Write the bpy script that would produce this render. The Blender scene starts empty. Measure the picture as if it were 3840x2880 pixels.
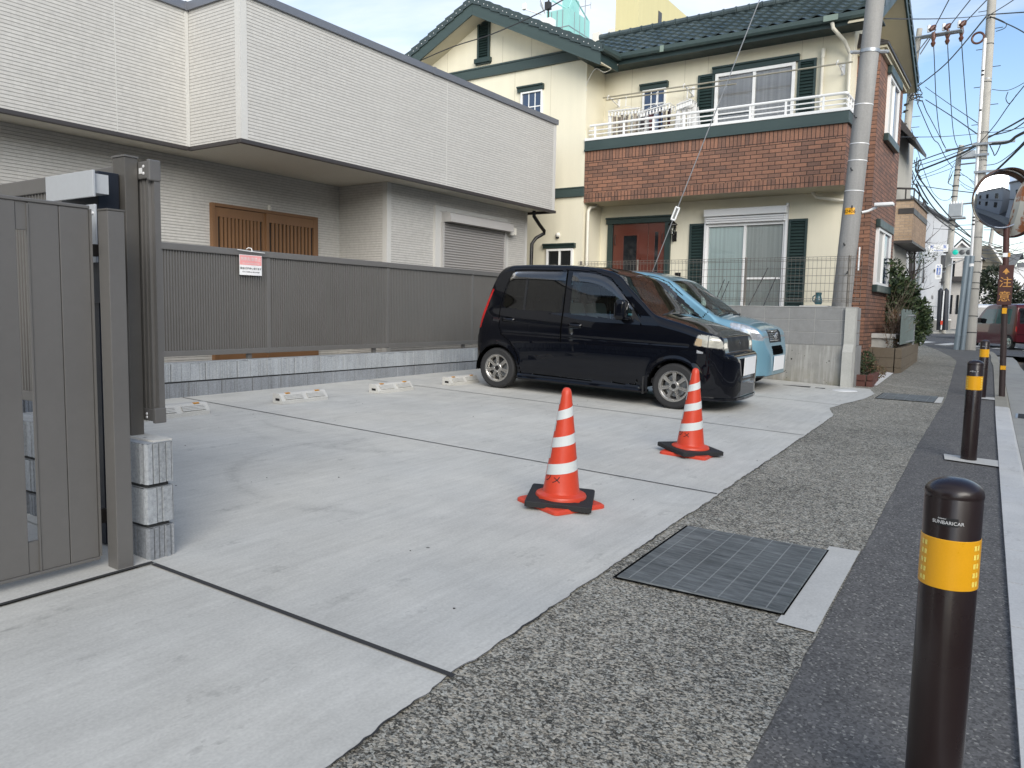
import bpy, bmesh, math, random
from mathutils import Vector, Matrix, noise
random.seed(7)
C = bpy.context.scene.collection
sc = bpy.context.scene
PI = math.pi
R = math.radians

# ------------------------------------------------------------------ camera
YAW, PITCH, ROLL, FPX = R(33.7), R(5.4), 0.0192, 2900.0
EYE = Vector((0, 0, 1.2))
fw = Vector((math.cos(PITCH)*math.cos(YAW), math.cos(PITCH)*math.sin(YAW), -math.sin(PITCH)))
r0 = Vector((math.sin(YAW), -math.cos(YAW), 0)); u0 = r0.cross(fw)
rt = r0*math.cos(ROLL) + u0*math.sin(ROLL); up = u0*math.cos(ROLL) - r0*math.sin(ROLL)
cam = bpy.data.cameras.new('camera'); camo = bpy.data.objects.new('camera', cam); C.objects.link(camo)
cam.sensor_width = 36; cam.lens = FPX/3840*36; cam.clip_start = 0.05; cam.clip_end = 3000
camo.matrix_world = Matrix(((rt.x, up.x, -fw.x, EYE.x), (rt.y, up.y, -fw.y, EYE.y), (rt.z, up.z, -fw.z, EYE.z), (0, 0, 0, 1)))
sc.camera = camo

# ------------------------------------------------------------------ light, sky, exposure
SUN_DIR = Vector((-0.62, -0.62, 0.42)).normalized()
EL = math.asin(SUN_DIR.z); ROT = math.atan2(SUN_DIR.x, SUN_DIR.y)
sl = bpy.data.lights.new('sun', 'SUN'); sl.energy = 2.15; sl.angle = R(46); sl.color = (1, .95, .86)
so = bpy.data.objects.new('sun', sl); C.objects.link(so)
so.rotation_euler = (-SUN_DIR).to_track_quat('-Z', 'Y').to_euler(); so.location = (0, 0, 40)
sc.view_settings.view_transform = 'Standard'; sc.view_settings.look = 'None'
sc.view_settings.exposure = 0.76; sc.view_settings.gamma = 1.0
W = bpy.data.worlds.new('World'); sc.world = W; W.use_nodes = True
nt = W.node_tree; nt.nodes.clear()
def wn(t, **k):
    n = nt.nodes.new(t)
    for a, b in k.items(): setattr(n, a, b)
    return n
def wl(a, b): nt.links.new(a, b)
wo = wn('ShaderNodeOutputWorld'); bg = wn('ShaderNodeBackground'); bg.inputs[1].default_value = 0.128
sky = wn('ShaderNodeTexSky', sky_type='NISHITA', sun_disc=False, sun_elevation=EL, sun_rotation=ROT, air_density=1.0, dust_density=0.6, ozone_density=2.0)
tc = wn('ShaderNodeTexCoord'); sep = wn('ShaderNodeSeparateXYZ'); wl(tc.outputs['Generated'], sep.inputs[0])
def wm(op, a, b=None, clamp=False):
    n = wn('ShaderNodeMath', operation=op, use_clamp=clamp)
    for i, v in enumerate((a, b)):
        if v is None: continue
        if isinstance(v, (int, float)): n.inputs[i].default_value = v
        else: wl(v, n.inputs[i])
    return n.outputs[0]
zz = wm('ADD', wm('MAXIMUM', sep.outputs[2], 0.0), 0.16)
cb = wn('ShaderNodeCombineXYZ'); wl(wm('DIVIDE', sep.outputs[0], zz), cb.inputs[0]); wl(wm('DIVIDE', sep.outputs[1], zz), cb.inputs[1]); cb.inputs[2].default_value = 3.7
mp = wn('ShaderNodeMapping'); mp.inputs['Rotation'].default_value = (0, 0, R(25)); mp.inputs['Scale'].default_value = (.62, .34, 1); wl(cb.outputs[0], mp.inputs[0])
n1 = wn('ShaderNodeTexNoise'); n1.inputs['Scale'].default_value = 1.25; n1.inputs['Detail'].default_value = 9; n1.inputs['Roughness'].default_value = .56; n1.inputs['Distortion'].default_value = .5
wl(mp.outputs[0], n1.inputs['Vector'])
cr = wn('ShaderNodeValToRGB'); cr.color_ramp.elements[0].position = .44; cr.color_ramp.elements[1].position = .72; wl(n1.outputs['Fac'], cr.inputs[0])
hz = wm('POWER', wm('SUBTRACT', 1.0, wm('MAXIMUM', sep.outputs[2], 0.0), True), 7.0)          # whiter air towards the horizon
mask = wm('ADD', wm('MULTIPLY', cr.outputs[0], .82), wm('MULTIPLY', hz, .50), True)
mx = wn('ShaderNodeMix', data_type='RGBA'); wl(mask, mx.inputs[0])
hs = wn('ShaderNodeHueSaturation'); hs.inputs['Saturation'].default_value = 1.08; hs.inputs['Value'].default_value = .98; wl(sky.outputs[0], hs.inputs['Color'])
wl(hs.outputs[0], mx.inputs[6]); mx.inputs[7].default_value = (7.0, 6.75, 6.2, 1)
wl(mx.outputs[2], bg.inputs[0]); wl(bg.outputs[0], wo.inputs[0])

# ------------------------------------------------------------------ ground shape
def gz(x, y):
    return -.042 + .006*min(max(x, -30), 90) + .035*min(max(y, -3), 7.4)
def at(px, py, x=None, y=None, z=None):
    """point on the ray through a photo pixel (3840 wide) where world x, y or z has the given value"""
    d = fw + rt*((px-1920)/FPX) - up*((py-1440)/FPX)
    if x is not None: t = (x-EYE.x)/d.x
    elif y is not None: t = (y-EYE.y)/d.y
    else: t = (z-EYE.z)/d.z
    return EYE + d*t

# ------------------------------------------------------------------ object helpers
ORG = {}
def thing(name, label, cat, loc=(0, 0, 0), group=None, rot=None):
    o = bpy.data.objects.new(name, None); C.objects.link(o)
    o.empty_display_size = .2
    o.location = loc; o['label'] = label; o['category'] = cat
    if group: o['group'] = group
    if rot is not None: o.rotation_euler = (0, 0, rot) if isinstance(rot, (int, float)) else rot
    ORG[o.name] = Vector((0, 0, 0)) if rot is not None else Vector(loc)
    return o
def tag(o, label, cat, group=None):
    o['label'] = label; o['category'] = cat
    if group: o['group'] = group
    return o
def struct(o, kind='structure'):
    o['kind'] = kind; return o
def kids(o): return [c for c in bpy.data.objects if c.parent == o]
def dup(root, loc=None, rot=None, label=None):
    r = root.copy(); C.objects.link(r); ORG[r.name] = Vector((0, 0, 0))
    if loc is not None: r.location = loc
    if rot is not None: r.rotation_euler = rot if not isinstance(rot, (int, float)) else (0, 0, rot)
    if label: r['label'] = label
    for ch in root.children:
        c = ch.copy(); C.objects.link(c); c.parent = r
        for g in ch.children:
            d = g.copy(); C.objects.link(d); d.parent = c
    return r

class MB:
    def __init__(s): s.v = []; s.f = []; s.m = []; s.mats = []; s.cur = 0
    def mat(s, m):
        if m not in s.mats: s.mats.append(m)
        s.cur = s.mats.index(m); return s
    def add(s, vs, fs, M=None):
        b = len(s.v)
        s.v += [tuple(M @ Vector(p)) if M is not None else tuple(p) for p in vs]
        for f in fs: s.f.append([b+i for i in f]); s.m.append(s.cur)
        return s
    def box(s, a, b, M=None, bev=0):
        x0, y0, z0 = a; x1, y1, z1 = b
        x0, x1 = min(x0, x1), max(x0, x1); y0, y1 = min(y0, y1), max(y0, y1); z0, z1 = min(z0, z1), max(z0, z1)
        if bev and min(x1-x0, y1-y0, z1-z0) > 2.2*bev:
            bm = bmesh.new(); bmesh.ops.create_cube(bm, size=1)
            for v in bm.verts: v.co = Vector(((x0+x1)/2+v.co.x*(x1-x0), (y0+y1)/2+v.co.y*(y1-y0), (z0+z1)/2+v.co.z*(z1-z0)))
            bmesh.ops.bevel(bm, geom=bm.edges[:], offset=bev, segments=2, affect='EDGES', profile=.6)
            bm.verts.index_update()
            s.add([v.co[:] for v in bm.verts], [[v.index for v in f.verts] for f in bm.faces], M); bm.free(); return s
        return s.add([(x0,y0,z0),(x1,y0,z0),(x1,y1,z0),(x0,y1,z0),(x0,y0,z1),(x1,y0,z1),(x1,y1,z1),(x0,y1,z1)],
                     [(0,3,2,1),(4,5,6,7),(0,1,5,4),(1,2,6,5),(2,3,7,6),(3,0,4,7)], M)
    def quad(s, a, b, c, d, M=None): return s.add([a, b, c, d], [(0, 1, 2, 3)], M)
    def prism(s, pts, axis, a, b, M=None):
        """2D polygon extruded along an axis: pts are the two other coordinates in x,y,z order"""
        def mk(p, t): return (t, p[0], p[1]) if axis == 0 else (p[0], t, p[1]) if axis == 1 else (p[0], p[1], t)
        n = len(pts)
        return s.add([mk(p, a) for p in pts]+[mk(p, b) for p in pts],
                     [list(range(n))[::-1], list(range(n, 2*n))]+[(i, (i+1) % n, n+(i+1) % n, n+i) for i in range(n)], M)
    def tube(s, pts, r, n=8, cap=True, M=None):
        pts = [Vector(p) for p in pts]; k = len(pts)
        rs = r if isinstance(r, (list, tuple)) else [r]*k
        vs = []; prev = None
        for i, p in enumerate(pts):
            t = (pts[min(i+1, k-1)]-pts[max(i-1, 0)])
            t = t.normalized() if t.length > 1e-9 else Vector((0, 0, 1))
            if prev is None:
                a = Vector((0, 0, 1)) if abs(t.z) < .9 else Vector((1, 0, 0)); e = t.cross(a).normalized()
            else:
                e = (prev - t*prev.dot(t))
                e = e.normalized() if e.length > 1e-6 else t.orthogonal().normalized()
            prev = e; g = t.cross(e)
            for j in range(n):
                w = 2*PI*j/n; vs.append(p+(e*math.cos(w)+g*math.sin(w))*rs[i])
        fs = [(i*n+j, i*n+(j+1) % n, (i+1)*n+(j+1) % n, (i+1)*n+j) for i in range(k-1) for j in range(n)]
        if cap: fs += [list(range(n))[::-1], [(k-1)*n+j for j in range(n)]]
        return s.add(vs, fs, M)
    def lathe(s, prof, c=(0, 0, 0), n=24, M=None, axis='z', a0=0, a1=2*PI):
        """profile of (radius, height) pairs turned about an axis through c"""
        full = abs(a1-a0-2*PI) < 1e-6; m = n if full else n+1
        vs = []
        for (r, h) in prof:
            for j in range(m):
                w = a0+(a1-a0)*j/n; x, y = r*math.cos(w), r*math.sin(w)
                vs.append((c[0]+x, c[1]+y, c[2]+h) if axis == 'z' else (c[0]+h, c[1]+x, c[2]+y) if axis == 'x' else (c[0]+x, c[1]+h, c[2]-y))
        fs = [(i*m+j, i*m+(j+1) % m, (i+1)*m+(j+1) % m, (i+1)*m+j) for i in range(len(prof)-1) for j in range(m if full else n)]
        return s.add(vs, fs, M)
    def grid(s, nu, nv, fn, M=None):
        vs = [fn(i/nu, j/nv) for i in range(nu+1) for j in range(nv+1)]
        fs = [(i*(nv+1)+j, (i+1)*(nv+1)+j, (i+1)*(nv+1)+j+1, i*(nv+1)+j+1) for i in range(nu) for j in range(nv)]
        return s.add(vs, fs, M)
    def each(s, name, m=None, parent=None, **k):
        """one object for every separate piece"""
        par = list(range(len(s.v)))
        def fd(i):
            while par[i] != i: par[i] = par[par[i]]; i = par[i]
            return i
        for f in s.f:
            for i in f[1:]: par[fd(i)] = fd(f[0])
        gr = {}
        for f, mi in zip(s.f, s.m): gr.setdefault(fd(f[0]), []).append((f, mi))
        out = []
        for fs in gr.values():
            ids = sorted({i for f, _ in fs for i in f}); mp_ = {i: n for n, i in enumerate(ids)}
            q = MB(); q.v = [s.v[i] for i in ids]; q.mats = list(s.mats)
            q.f = [[mp_[i] for i in f] for f, _ in fs]; q.m = [mi for _, mi in fs]
            out.append(q.build(name, m, parent, **k))
        return out
    def build(s, name, m=None, parent=None, smooth=False, fix=True, local=False, angle=40):
        me = bpy.data.meshes.new(name)
        org = Vector((0, 0, 0))
        if parent is not None and not local: org = ORG.get(parent.name, org)
        me.from_pydata([(a-org.x, b-org.y, c-org.z) for a, b, c in s.v], [], s.f)
        if m is not None and not s.mats: me.materials.append(m)
        for q in s.mats: me.materials.append(q)
        if s.mats: me.polygons.foreach_set('material_index', s.m)
        if fix:
            bm = bmesh.new(); bm.from_mesh(me); bmesh.ops.recalc_face_normals(bm, faces=bm.faces); bm.to_mesh(me); bm.free()
        if smooth:
            me.shade_smooth()
            if angle < 180: me.set_sharp_from_angle(angle=R(angle))
        me.update()
        o = bpy.data.objects.new(name, me); C.objects.link(o)
        if parent is not None:
            o.parent = parent; ORG[o.name] = org
        return o

def text(name, s, size, loc, xdir, ydir, m, parent, align='CENTER', depth=.001, sx=1.0, local=False, bold=0):
    """real letters: mesh text lying in the plane of xdir, ydir at loc"""
    cu = bpy.data.curves.new(name, 'FONT'); cu.body = s; cu.size = size; cu.align_x = align; cu.align_y = 'CENTER'; cu.extrude = depth; cu.offset = bold
    to = bpy.data.objects.new(name, cu); C.objects.link(to)
    dg = bpy.context.evaluated_depsgraph_get(); dg.update()
    me = bpy.data.meshes.new_from_object(to.evaluated_get(dg))
    bpy.data.objects.remove(to); bpy.data.curves.remove(cu)
    xd = Vector(xdir).normalized(); yd = Vector(ydir).normalized(); zd = xd.cross(yd)
    org = Vector((0, 0, 0)) if (parent is None or local) else ORG.get(parent.name, Vector((0, 0, 0)))
    L = Vector(loc)-org
    for v in me.vertices: v.co = L+xd*v.co.x*sx+yd*v.co.y+zd*v.co.z
    me.materials.clear(); me.materials.append(m); me.name = name
    o = bpy.data.objects.new(name, me); C.objects.link(o)
    if parent is not None: o.parent = parent; ORG[o.name] = org
    return o

# ------------------------------------------------------------------ materials
def newmat(name):
    m = bpy.data.materials.new(name); m.use_nodes = True
    t = m.node_tree; p = t.nodes['Principled BSDF']; return m, t, p
class NT:
    def __init__(s, t): s.t = t
    def n(s, ty, **k):
        q = s.t.nodes.new(ty)
        for a, b in k.items(): setattr(q, a, b)
        return q
    def l(s, a, b): s.t.links.new(a, b)
    def pos(s, scale=(1, 1, 1), rot=(0, 0, 0), loc=(0, 0, 0), world=True):
        if world: g = s.n('ShaderNodeNewGeometry').outputs['Position']
        else: g = s.n('ShaderNodeTexCoord').outputs['Object']
        mp = s.n('ShaderNodeMapping'); mp.inputs['Scale'].default_value = scale; mp.inputs['Rotation'].default_value = rot; mp.inputs['Location'].default_value = loc
        s.l(g, mp.inputs[0]); return mp.outputs[0]
    def noise(s, vec, scale=5, detail=4, rough=.55, dist=0):
        q = s.n('ShaderNodeTexNoise'); q.inputs['Scale'].default_value = scale; q.inputs['Detail'].default_value = detail
        q.inputs['Roughness'].default_value = rough; q.inputs['Distortion'].default_value = dist
        if vec is not None: s.l(vec, q.inputs['Vector'])
        return q.outputs['Fac']
    def ramp(s, fac, stops, interp='LINEAR'):
        q = s.n('ShaderNodeValToRGB'); e = q.color_ramp.elements; q.color_ramp.interpolation = interp
        while len(e) < len(stops): e.new(.5)
        for i, (p, c) in enumerate(stops):
            e[i].position = p; e[i].color = (c, c, c, 1) if isinstance(c, (int, float)) else (*c, 1)
        s.l(fac, q.inputs[0]); return q.outputs[0]
    def mix(s, fac, a, b, blend='MIX'):
        q = s.n('ShaderNodeMix', data_type='RGBA', blend_type=blend)
        for i, v in ((0, fac), (6, a), (7, b)):
            if isinstance(v, (int, float)): q.inputs[i].default_value = v if i == 0 else (v, v, v, 1)
            elif isinstance(v, tuple): q.inputs[i].default_value = (*v, 1)
            else: s.l(v, q.inputs[i])
        return q.outputs[2]
    def math(s, op, a, b=0.0, clamp=False):
        q = s.n('ShaderNodeMath', operation=op, use_clamp=clamp)
        for i, v in enumerate((a, b)):
            if isinstance(v, (int, float)): q.inputs[i].default_value = v
            else: s.l(v, q.inputs[i])
        return q.outputs[0]
    def bump(s, h, p, strength=.3, dist=.01):
        q = s.n('ShaderNodeBump'); q.inputs['Strength'].default_value = strength; q.inputs['Distance'].default_value = dist
        s.l(h, q.inputs['Height']); s.l(q.outputs[0], p.inputs['Normal']); return q
def plain(name, col, rough=.5, metal=0, var=.12, vs=4.0, bump=.0, bs=120, coat=0, spec=.5, fine=.06):
    """painted, metal or plastic surface with uneven tone, small grain and wear in its gloss"""
    m, t, p = newmat(name); N = NT(t)
    v = N.pos(world=False)
    a = N.noise(v, vs, 5, .6); b = N.noise(v, vs*14, 3, .6)
    f = N.math('ADD', N.math('MULTIPLY', N.math('SUBTRACT', a, .5), var*2), N.math('MULTIPLY', N.math('SUBTRACT', b, .5), fine*2))
    f = N.math('ADD', f, 1.0)
    q = N.n('ShaderNodeVectorMath', operation='SCALE'); q.inputs[0].default_value = col; N.l(f, q.inputs['Scale'])
    N.l(q.outputs[0], p.inputs['Base Color'])
    N.l(N.ramp(a, [(.3, max(rough-.08, .02)), (.7, min(rough+.08, 1))]), p.inputs['Roughness'])
    p.inputs['Metallic'].default_value = metal; p.inputs['Coat Weight'].default_value = coat; p.inputs['Coat Roughness'].default_value = .04
    p.inputs['Specular IOR Level'].default_value = spec
    if bump: N.bump(N.noise(v, bs, 3, .6), p, bump, .004)
    return m
def glass(name, tint=(.9, .95, .95), rough=0.0, mixv=.12, ior=1.45):
    m, t, p = newmat(name); N = NT(t); t.nodes.remove(p)
    o = t.nodes['Material Output']
    tr = N.n('ShaderNodeBsdfTransparent'); tr.inputs[0].default_value = (*tint, 1)
    gl = N.n('ShaderNodeBsdfGlossy'); gl.inputs['Roughness'].default_value = max(rough, .01)
    fr = N.n('ShaderNodeFresnel'); fr.inputs[0].default_value = ior
    f = N.math('ADD', fr.outputs[0], mixv, True)
    ms = N.n('ShaderNodeMixShader'); N.l(f, ms.inputs[0]); N.l(tr.outputs[0], ms.inputs[1]); N.l(gl.outputs[0], ms.inputs[2]); N.l(ms.outputs[0], o.inputs[0])
    return m

M = {}
M['alu'] = plain('bronze_aluminium', (.168, .162, .155), .42, .3, .05, 2.0)
M['alu_dark'] = plain('dark_bronze_aluminium', (.125, .118, .108), .45, .3, .06, 3)
M['siding_trim'] = plain('siding_corner_trim', (.545, .538, .515), .75, 0, .05, 3, .3, 200)
M['dark_trim'] = plain('dark_brown_trim', (.055, .05, .05), .5, .2, .1, 3)
M['cap'] = plain('grey_steel_cap', (.19, .20, .225), .45, .4, .08, 1.2)
M['soffit'] = plain('cream_soffit', (.72, .69, .60), .7, 0, .04, 2)
M['door_wood'] = plain('honey_timber', (.20, .105, .05), .5, 0, .16, 2.5, .1, 60)
M['door_wood_dark'] = plain('dark_timber_gap', (.03, .022, .018), .5)
M['shutter_grey'] = plain('grey_roller_shutter', (.36, .345, .335), .5, .2, .05, 2)
M['shutter_box'] = plain('pale_shutter_box', (.46, .45, .44), .45, .15, .05, 2)
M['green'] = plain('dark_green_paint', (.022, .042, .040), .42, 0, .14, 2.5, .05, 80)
M['green_lit'] = plain('lit_green_trim', (.042, .066, .064), .5, 0, .16, 1.4)  # lighter copy of the green paint, with daylight put into its colour
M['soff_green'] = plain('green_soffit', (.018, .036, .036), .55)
M['white'] = plain('white_paint', (.80, .80, .79), .4, 0, .05, 3)
M['white_metal'] = plain('white_aluminium', (.78, .78, .78), .35, .1, .05, 3)
M['offwhite'] = plain('off_white_plastic', (.72, .70, .64), .5, 0, .06, 3)
M['black'] = plain('black_plastic', (.014, .014, .015), .5, 0, .2, 6)
M['rubber'] = plain('tyre_rubber', (.022, .022, .023), .78, 0, .2, 9, .3, 300)
M['blk_metal'] = plain('black_metal', (.012, .011, .011), .3, .2, .1, 4)
M['chrome'] = plain('chrome', (.72, .73, .74), .12, 1, .03, 3)
M['rim'] = plain('alloy_rim', (.52, .50, .47), .28, .9, .06, 6)
M['grey_metal'] = plain('galvanised_steel', (.36, .38, .40), .45, .6, .14, 4)
M['wire'] = plain('cable_black', (.03, .032, .035), .6)
M['cable_grey'] = plain('cable_grey', (.12, .125, .13), .6)
M['brown_ins'] = plain('brown_porcelain', (.11, .045, .032), .3)
M['glass_dark'] = plain('dark_window_glass', (.012, .014, .017), .04, 0, .15, 1, 0, 50, 0, .7)
M['glass_blue'] = plain('sky_lit_window_glass', (.05, .075, .13), .03, .35, .1, 1, 0, 50, 0, 1.0)
M['glass'] = glass('clear_glass')
M['mesh'] = plain('mesh_fence_wire', (.22, .20, .175), .5, .4, .1, 6)
M['cream_pipe'] = plain('cream_downpipe', (.66, .63, .54), .45, 0, .06, 3)
M['red_lens'] = plain('red_lamp_lens', (.42, .012, .012), .15, 0, .1, 8, 0, 50, .6)
M['amber'] = plain('amber_reflector', (.60, .27, .03), .25, 0, .15, 30)
M['yellow'] = plain('yellow_reflective_sheet', (.83, .40, .012), .33, 0, .05, 20, .05, 400)
M['yellow_lit'] = plain('bright_yellow_cells', (1.0, .80, .16), .25, 0, .15, 60)
M['black_ink'] = plain('black_ink', (.012, .012, .014), .6)
# ------------------------------------------------------------------ paving materials
def concrete(name, base=(.40, .395, .38), lo=.78, streak=True, marks=0):
    m, t, p = newmat(name); N = NT(t)
    v = N.pos()
    big = N.noise(v, .55, 5, .6, .4); mid = N.noise(v, 3.2, 5, .65)
    st = N.noise(N.pos((2.2, 26, 1), (0, 0, R(4))), 1.0, 5, .7)
    st2 = N.noise(N.pos((1.1, 9, 1), (0, 0, R(-3))), 1.3, 4, .65)
    fine = N.noise(v, 95, 2, .5)
    f = N.math('ADD', N.math('MULTIPLY', N.math('SUBTRACT', big, .5), .40), N.math('MULTIPLY', N.math('SUBTRACT', mid, .5), .36))
    if streak:
        f = N.math('ADD', f, N.math('MULTIPLY', N.math('SUBTRACT', st, .5), .34))
        f = N.math('ADD', f, N.math('MULTIPLY', N.math('SUBTRACT', st2, .5), .20))
    f = N.math('ADD', f, N.math('MULTIPLY', N.math('SUBTRACT', fine, .5), .34))
    f = N.math('ADD', f, 1.0)
    tone = N.ramp(N.noise(v, .9, 3, .5), [(.35, base), (.68, (base[0]*.93, base[1]*.945, base[2]*.97))])
    # small dark flecks and scuffs
    vo = N.n('ShaderNodeTexVoronoi'); vo.inputs['Scale'].default_value = 1.7; N.l(v, vo.inputs['Vector'])
    fleck = N.ramp(vo.outputs['Distance'], [(.012, .25), (.02, 1)])
    sc_ = N.math('GREATER_THAN', N.noise(N.pos((1.6, 4.5, 1), (0, 0, R(20))), 1.5, 4, .6), .63)
    scm = N.ramp(N.math('MULTIPLY', sc_, N.noise(v, 22, 3, .6)), [(.45, 1), (.75, .74)])
    q = N.n('ShaderNodeVectorMath', operation='SCALE'); N.l(tone, q.inputs[0]); N.l(N.math('MULTIPLY', N.math('MULTIPLY', f, fleck), scm), q.inputs['Scale'])
    col = q.outputs[0]
    if marks:   # faint rubber arcs left by turning tyres
        for (cx, cy, rad, wd, a) in ((3.9, 3.55, 1.05, .07, .26), (5.6, 4.9, 1.6, .09, .2), (5.3, 5.2, .95, .05, .22), (1.1, 2.1, .75, .05, .16), (7.3, 4.6, 1.3, .06, .14), (6.2, 3.0, 2.2, .06, .14)):
            g = N.n('ShaderNodeVectorMath', operation='DISTANCE'); sx = N.n('ShaderNodeSeparateXYZ'); N.l(v, sx.inputs[0])
            cc = N.n('ShaderNodeCombineXYZ'); N.l(sx.outputs[0], cc.inputs[0]); N.l(sx.outputs[1], cc.inputs[1]); N.l(cc.outputs[0], g.inputs[0]); g.inputs[1].default_value = (cx, cy, 0)
            d = N.math('ABSOLUTE', N.math('SUBTRACT', N.math('ADD', g.outputs['Value'], N.math('MULTIPLY', mid, .12)), rad+.06))
            k = N.math('MULTIPLY', N.ramp(d, [(0, 1), (wd, 0)]), N.ramp(N.noise(v, 1.3, 4, .6), [(.48, 0), (.62, 1)]))
            k = N.math('MULTIPLY', N.math('MULTIPLY', k, N.ramp(N.noise(v, 40, 2), [(.35, .3), (.6, 1)])), a*1.05)
            col = N.mix(k, col, (.13, .13, .125))
    N.l(col, p.inputs['Base Color']); p.inputs['Roughness'].default_value = .82; p.inputs['Specular IOR Level'].default_value = .35
    N.bump(N.math('ADD', N.math('MULTIPLY', st, .5), N.math('MULTIPLY', fine, .5)), p, .25, .004)
    return m
M['concrete'] = concrete('smooth_concrete', (.54, .53, .49), marks=1)
M['concrete_pale'] = concrete('pale_new_concrete', (.54, .53, .495), streak=False)
M['concrete_old'] = concrete('old_concrete', (.34, .335, .31), streak=False)
M['kerb_new'] = concrete('kerb_concrete', (.56, .555, .535), streak=False)
M['kerb_old'] = concrete('weathered_kerb_concrete', (.31, .29, .24), streak=False)
def aggregate(name):
    """old concrete worn down to its stones: pale mortar, dark pits and single stones"""
    m, t, p = newmat(name); N = NT(t); v = N.pos()
    vo = N.n('ShaderNodeTexVoronoi'); vo.inputs['Scale'].default_value = 120; N.l(N.pos((1.25, .85, 1)), vo.inputs['Vector'])
    v2 = N.n('ShaderNodeTexVoronoi'); v2.inputs['Scale'].default_value = 210; N.l(v, v2.inputs['Vector'])
    s1 = N.n('ShaderNodeSeparateColor'); N.l(vo.outputs['Color'], s1.inputs[0]); s2 = N.n('ShaderNodeSeparateColor'); N.l(v2.outputs['Color'], s2.inputs[0])
    cl = N.noise(v, 16, 4, .7); big = N.noise(v, .9, 5, .65, .6)
    f = N.math('ADD', N.math('MULTIPLY', s1.outputs[0], .52), N.math('MULTIPLY', s2.outputs[0], .34))
    f = N.math('ADD', f, N.math('MULTIPLY', N.math('SUBTRACT', cl, .5), .5)); f = N.math('ADD', f, N.math('MULTIPLY', N.math('SUBTRACT', big, .5), .34))
    col = N.ramp(f, [(.10, (.042, .041, .036)), (.30, (.125, .121, .108)), (.45, (.28, .268, .235)), (.62, (.42, .402, .352)), (.82, (.56, .535, .47))])
    warm = N.ramp(s1.outputs[1], [(0, (1.06, 1, .92)), (1, (.95, 1, 1.04))])
    N.l(N.mix(1.0, col, warm, 'MULTIPLY'), p.inputs['Base Color']); p.inputs['Roughness'].default_value = .9; p.inputs['Specular IOR Level'].default_value = .25
    N.bump(f, p, .6, .010); return m
M['aggregate'] = aggregate('worn_exposed_aggregate')
def asphalt(name, base, scale_=120, dustc=(.27, .262, .245)):
    m, t, p = newmat(name); N = NT(t); v = N.pos()
    vo = N.n('ShaderNodeTexVoronoi'); vo.inputs['Scale'].default_value = scale_; N.l(v, vo.inputs['Vector']); s1 = N.n('ShaderNodeSeparateColor'); N.l(vo.outputs['Color'], s1.inputs[0])
    big = N.noise(v, .7, 5, .65, .5); mid = N.noise(v, 6, 5, .65); a = N.noise(v, 260, 2, .6)
    f = N.math('ADD', N.math('MULTIPLY', N.math('SUBTRACT', s1.outputs[0], .5), .75), N.math('MULTIPLY', N.math('SUBTRACT', big, .5), .55))
    f = N.math('ADD', N.math('ADD', f, N.math('MULTIPLY', N.math('SUBTRACT', mid, .5), .55)), 1.0); f = N.math('ADD', f, N.math('MULTIPLY', N.math('SUBTRACT', a, .5), .5))
    q = N.n('ShaderNodeVectorMath', operation='SCALE'); q.inputs[0].default_value = base; N.l(N.math('MAXIMUM', f, .25), q.inputs['Scale'])
    dust = N.ramp(N.noise(N.pos((1, 2.6, 1)), 1.3, 7, .72), [(.54, 0), (.72, .6)])
    spk = N.math('GREATER_THAN', s1.outputs[1], .955)
    col = N.mix(N.math('MULTIPLY', dust, .4), q.outputs[0], dustc); col = N.mix(N.math('MULTIPLY', spk, .7), col, (.34, .33, .30))
    N.l(col, p.inputs['Base Color']); p.inputs['Roughness'].default_value = .88; p.inputs['Specular IOR Level'].default_value = .3
    N.bump(s1.outputs[0], p, .5, .006); return m
M['asphalt'] = asphalt('dark_pavement_asphalt', (.122, .119, .116))
M['road'] = asphalt('road_asphalt', (.105, .107, .115), 90)
M['soil'] = plain('dry_soil', (.15, .12, .09), .95, 0, .3, 2, .4, 60)
M['joint'] = plain('dark_joint_filler', (.035, .035, .036), .85, 0, .3, 9)
M['road_paint'] = plain('worn_road_paint', (.62, .62, .60), .7, 0, .2, 6)

# ------------------------------------------------------------------ sheets
def drape(name, pts, dz, m, kind='structure', thick=0, extra=None):
    bm = bmesh.new()
    vs = [bm.verts.new((x, y, 0)) for x, y in pts]; f = bm.faces.new(vs)
    bmesh.ops.triangulate(bm, faces=[f], ngon_method='EAR_CLIP')
    if thick:
        g = bmesh.ops.extrude_face_region(bm, geom=bm.faces[:]); low = {v for v in g['geom'] if isinstance(v, bmesh.types.BMVert)}
        for v in bm.verts: v.co.z = gz(v.co.x, v.co.y)+dz-(thick if v in low else 0)
    else:
        for v in bm.verts: v.co.z = gz(v.co.x, v.co.y)+dz
    bmesh.ops.recalc_face_normals(bm, faces=bm.faces)
    if not thick and bm.faces[:] and sum(f.normal.z for f in bm.faces) < 0: bmesh.ops.reverse_faces(bm, faces=bm.faces[:])
    me = bpy.data.meshes.new(name); bm.to_mesh(me); bm.free(); me.materials.append(m)
    o = bpy.data.objects.new(name, me); C.objects.link(o); o['kind'] = kind; return o
def strip(mb, pts, w, dz):
    """thin painted or filled line along a polyline on the ground"""
    for (a, b) in zip(pts, pts[1:]):
        d = (Vector(b)-Vector(a)).normalized(); n = Vector((-d.y, d.x))*w/2
        q = [Vector(a)+n, Vector(a)-n, Vector(b)-n, Vector(b)+n]
        mb.quad(*[(p.x, p.y, gz(p.x, p.y)+dz) for p in q])
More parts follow.
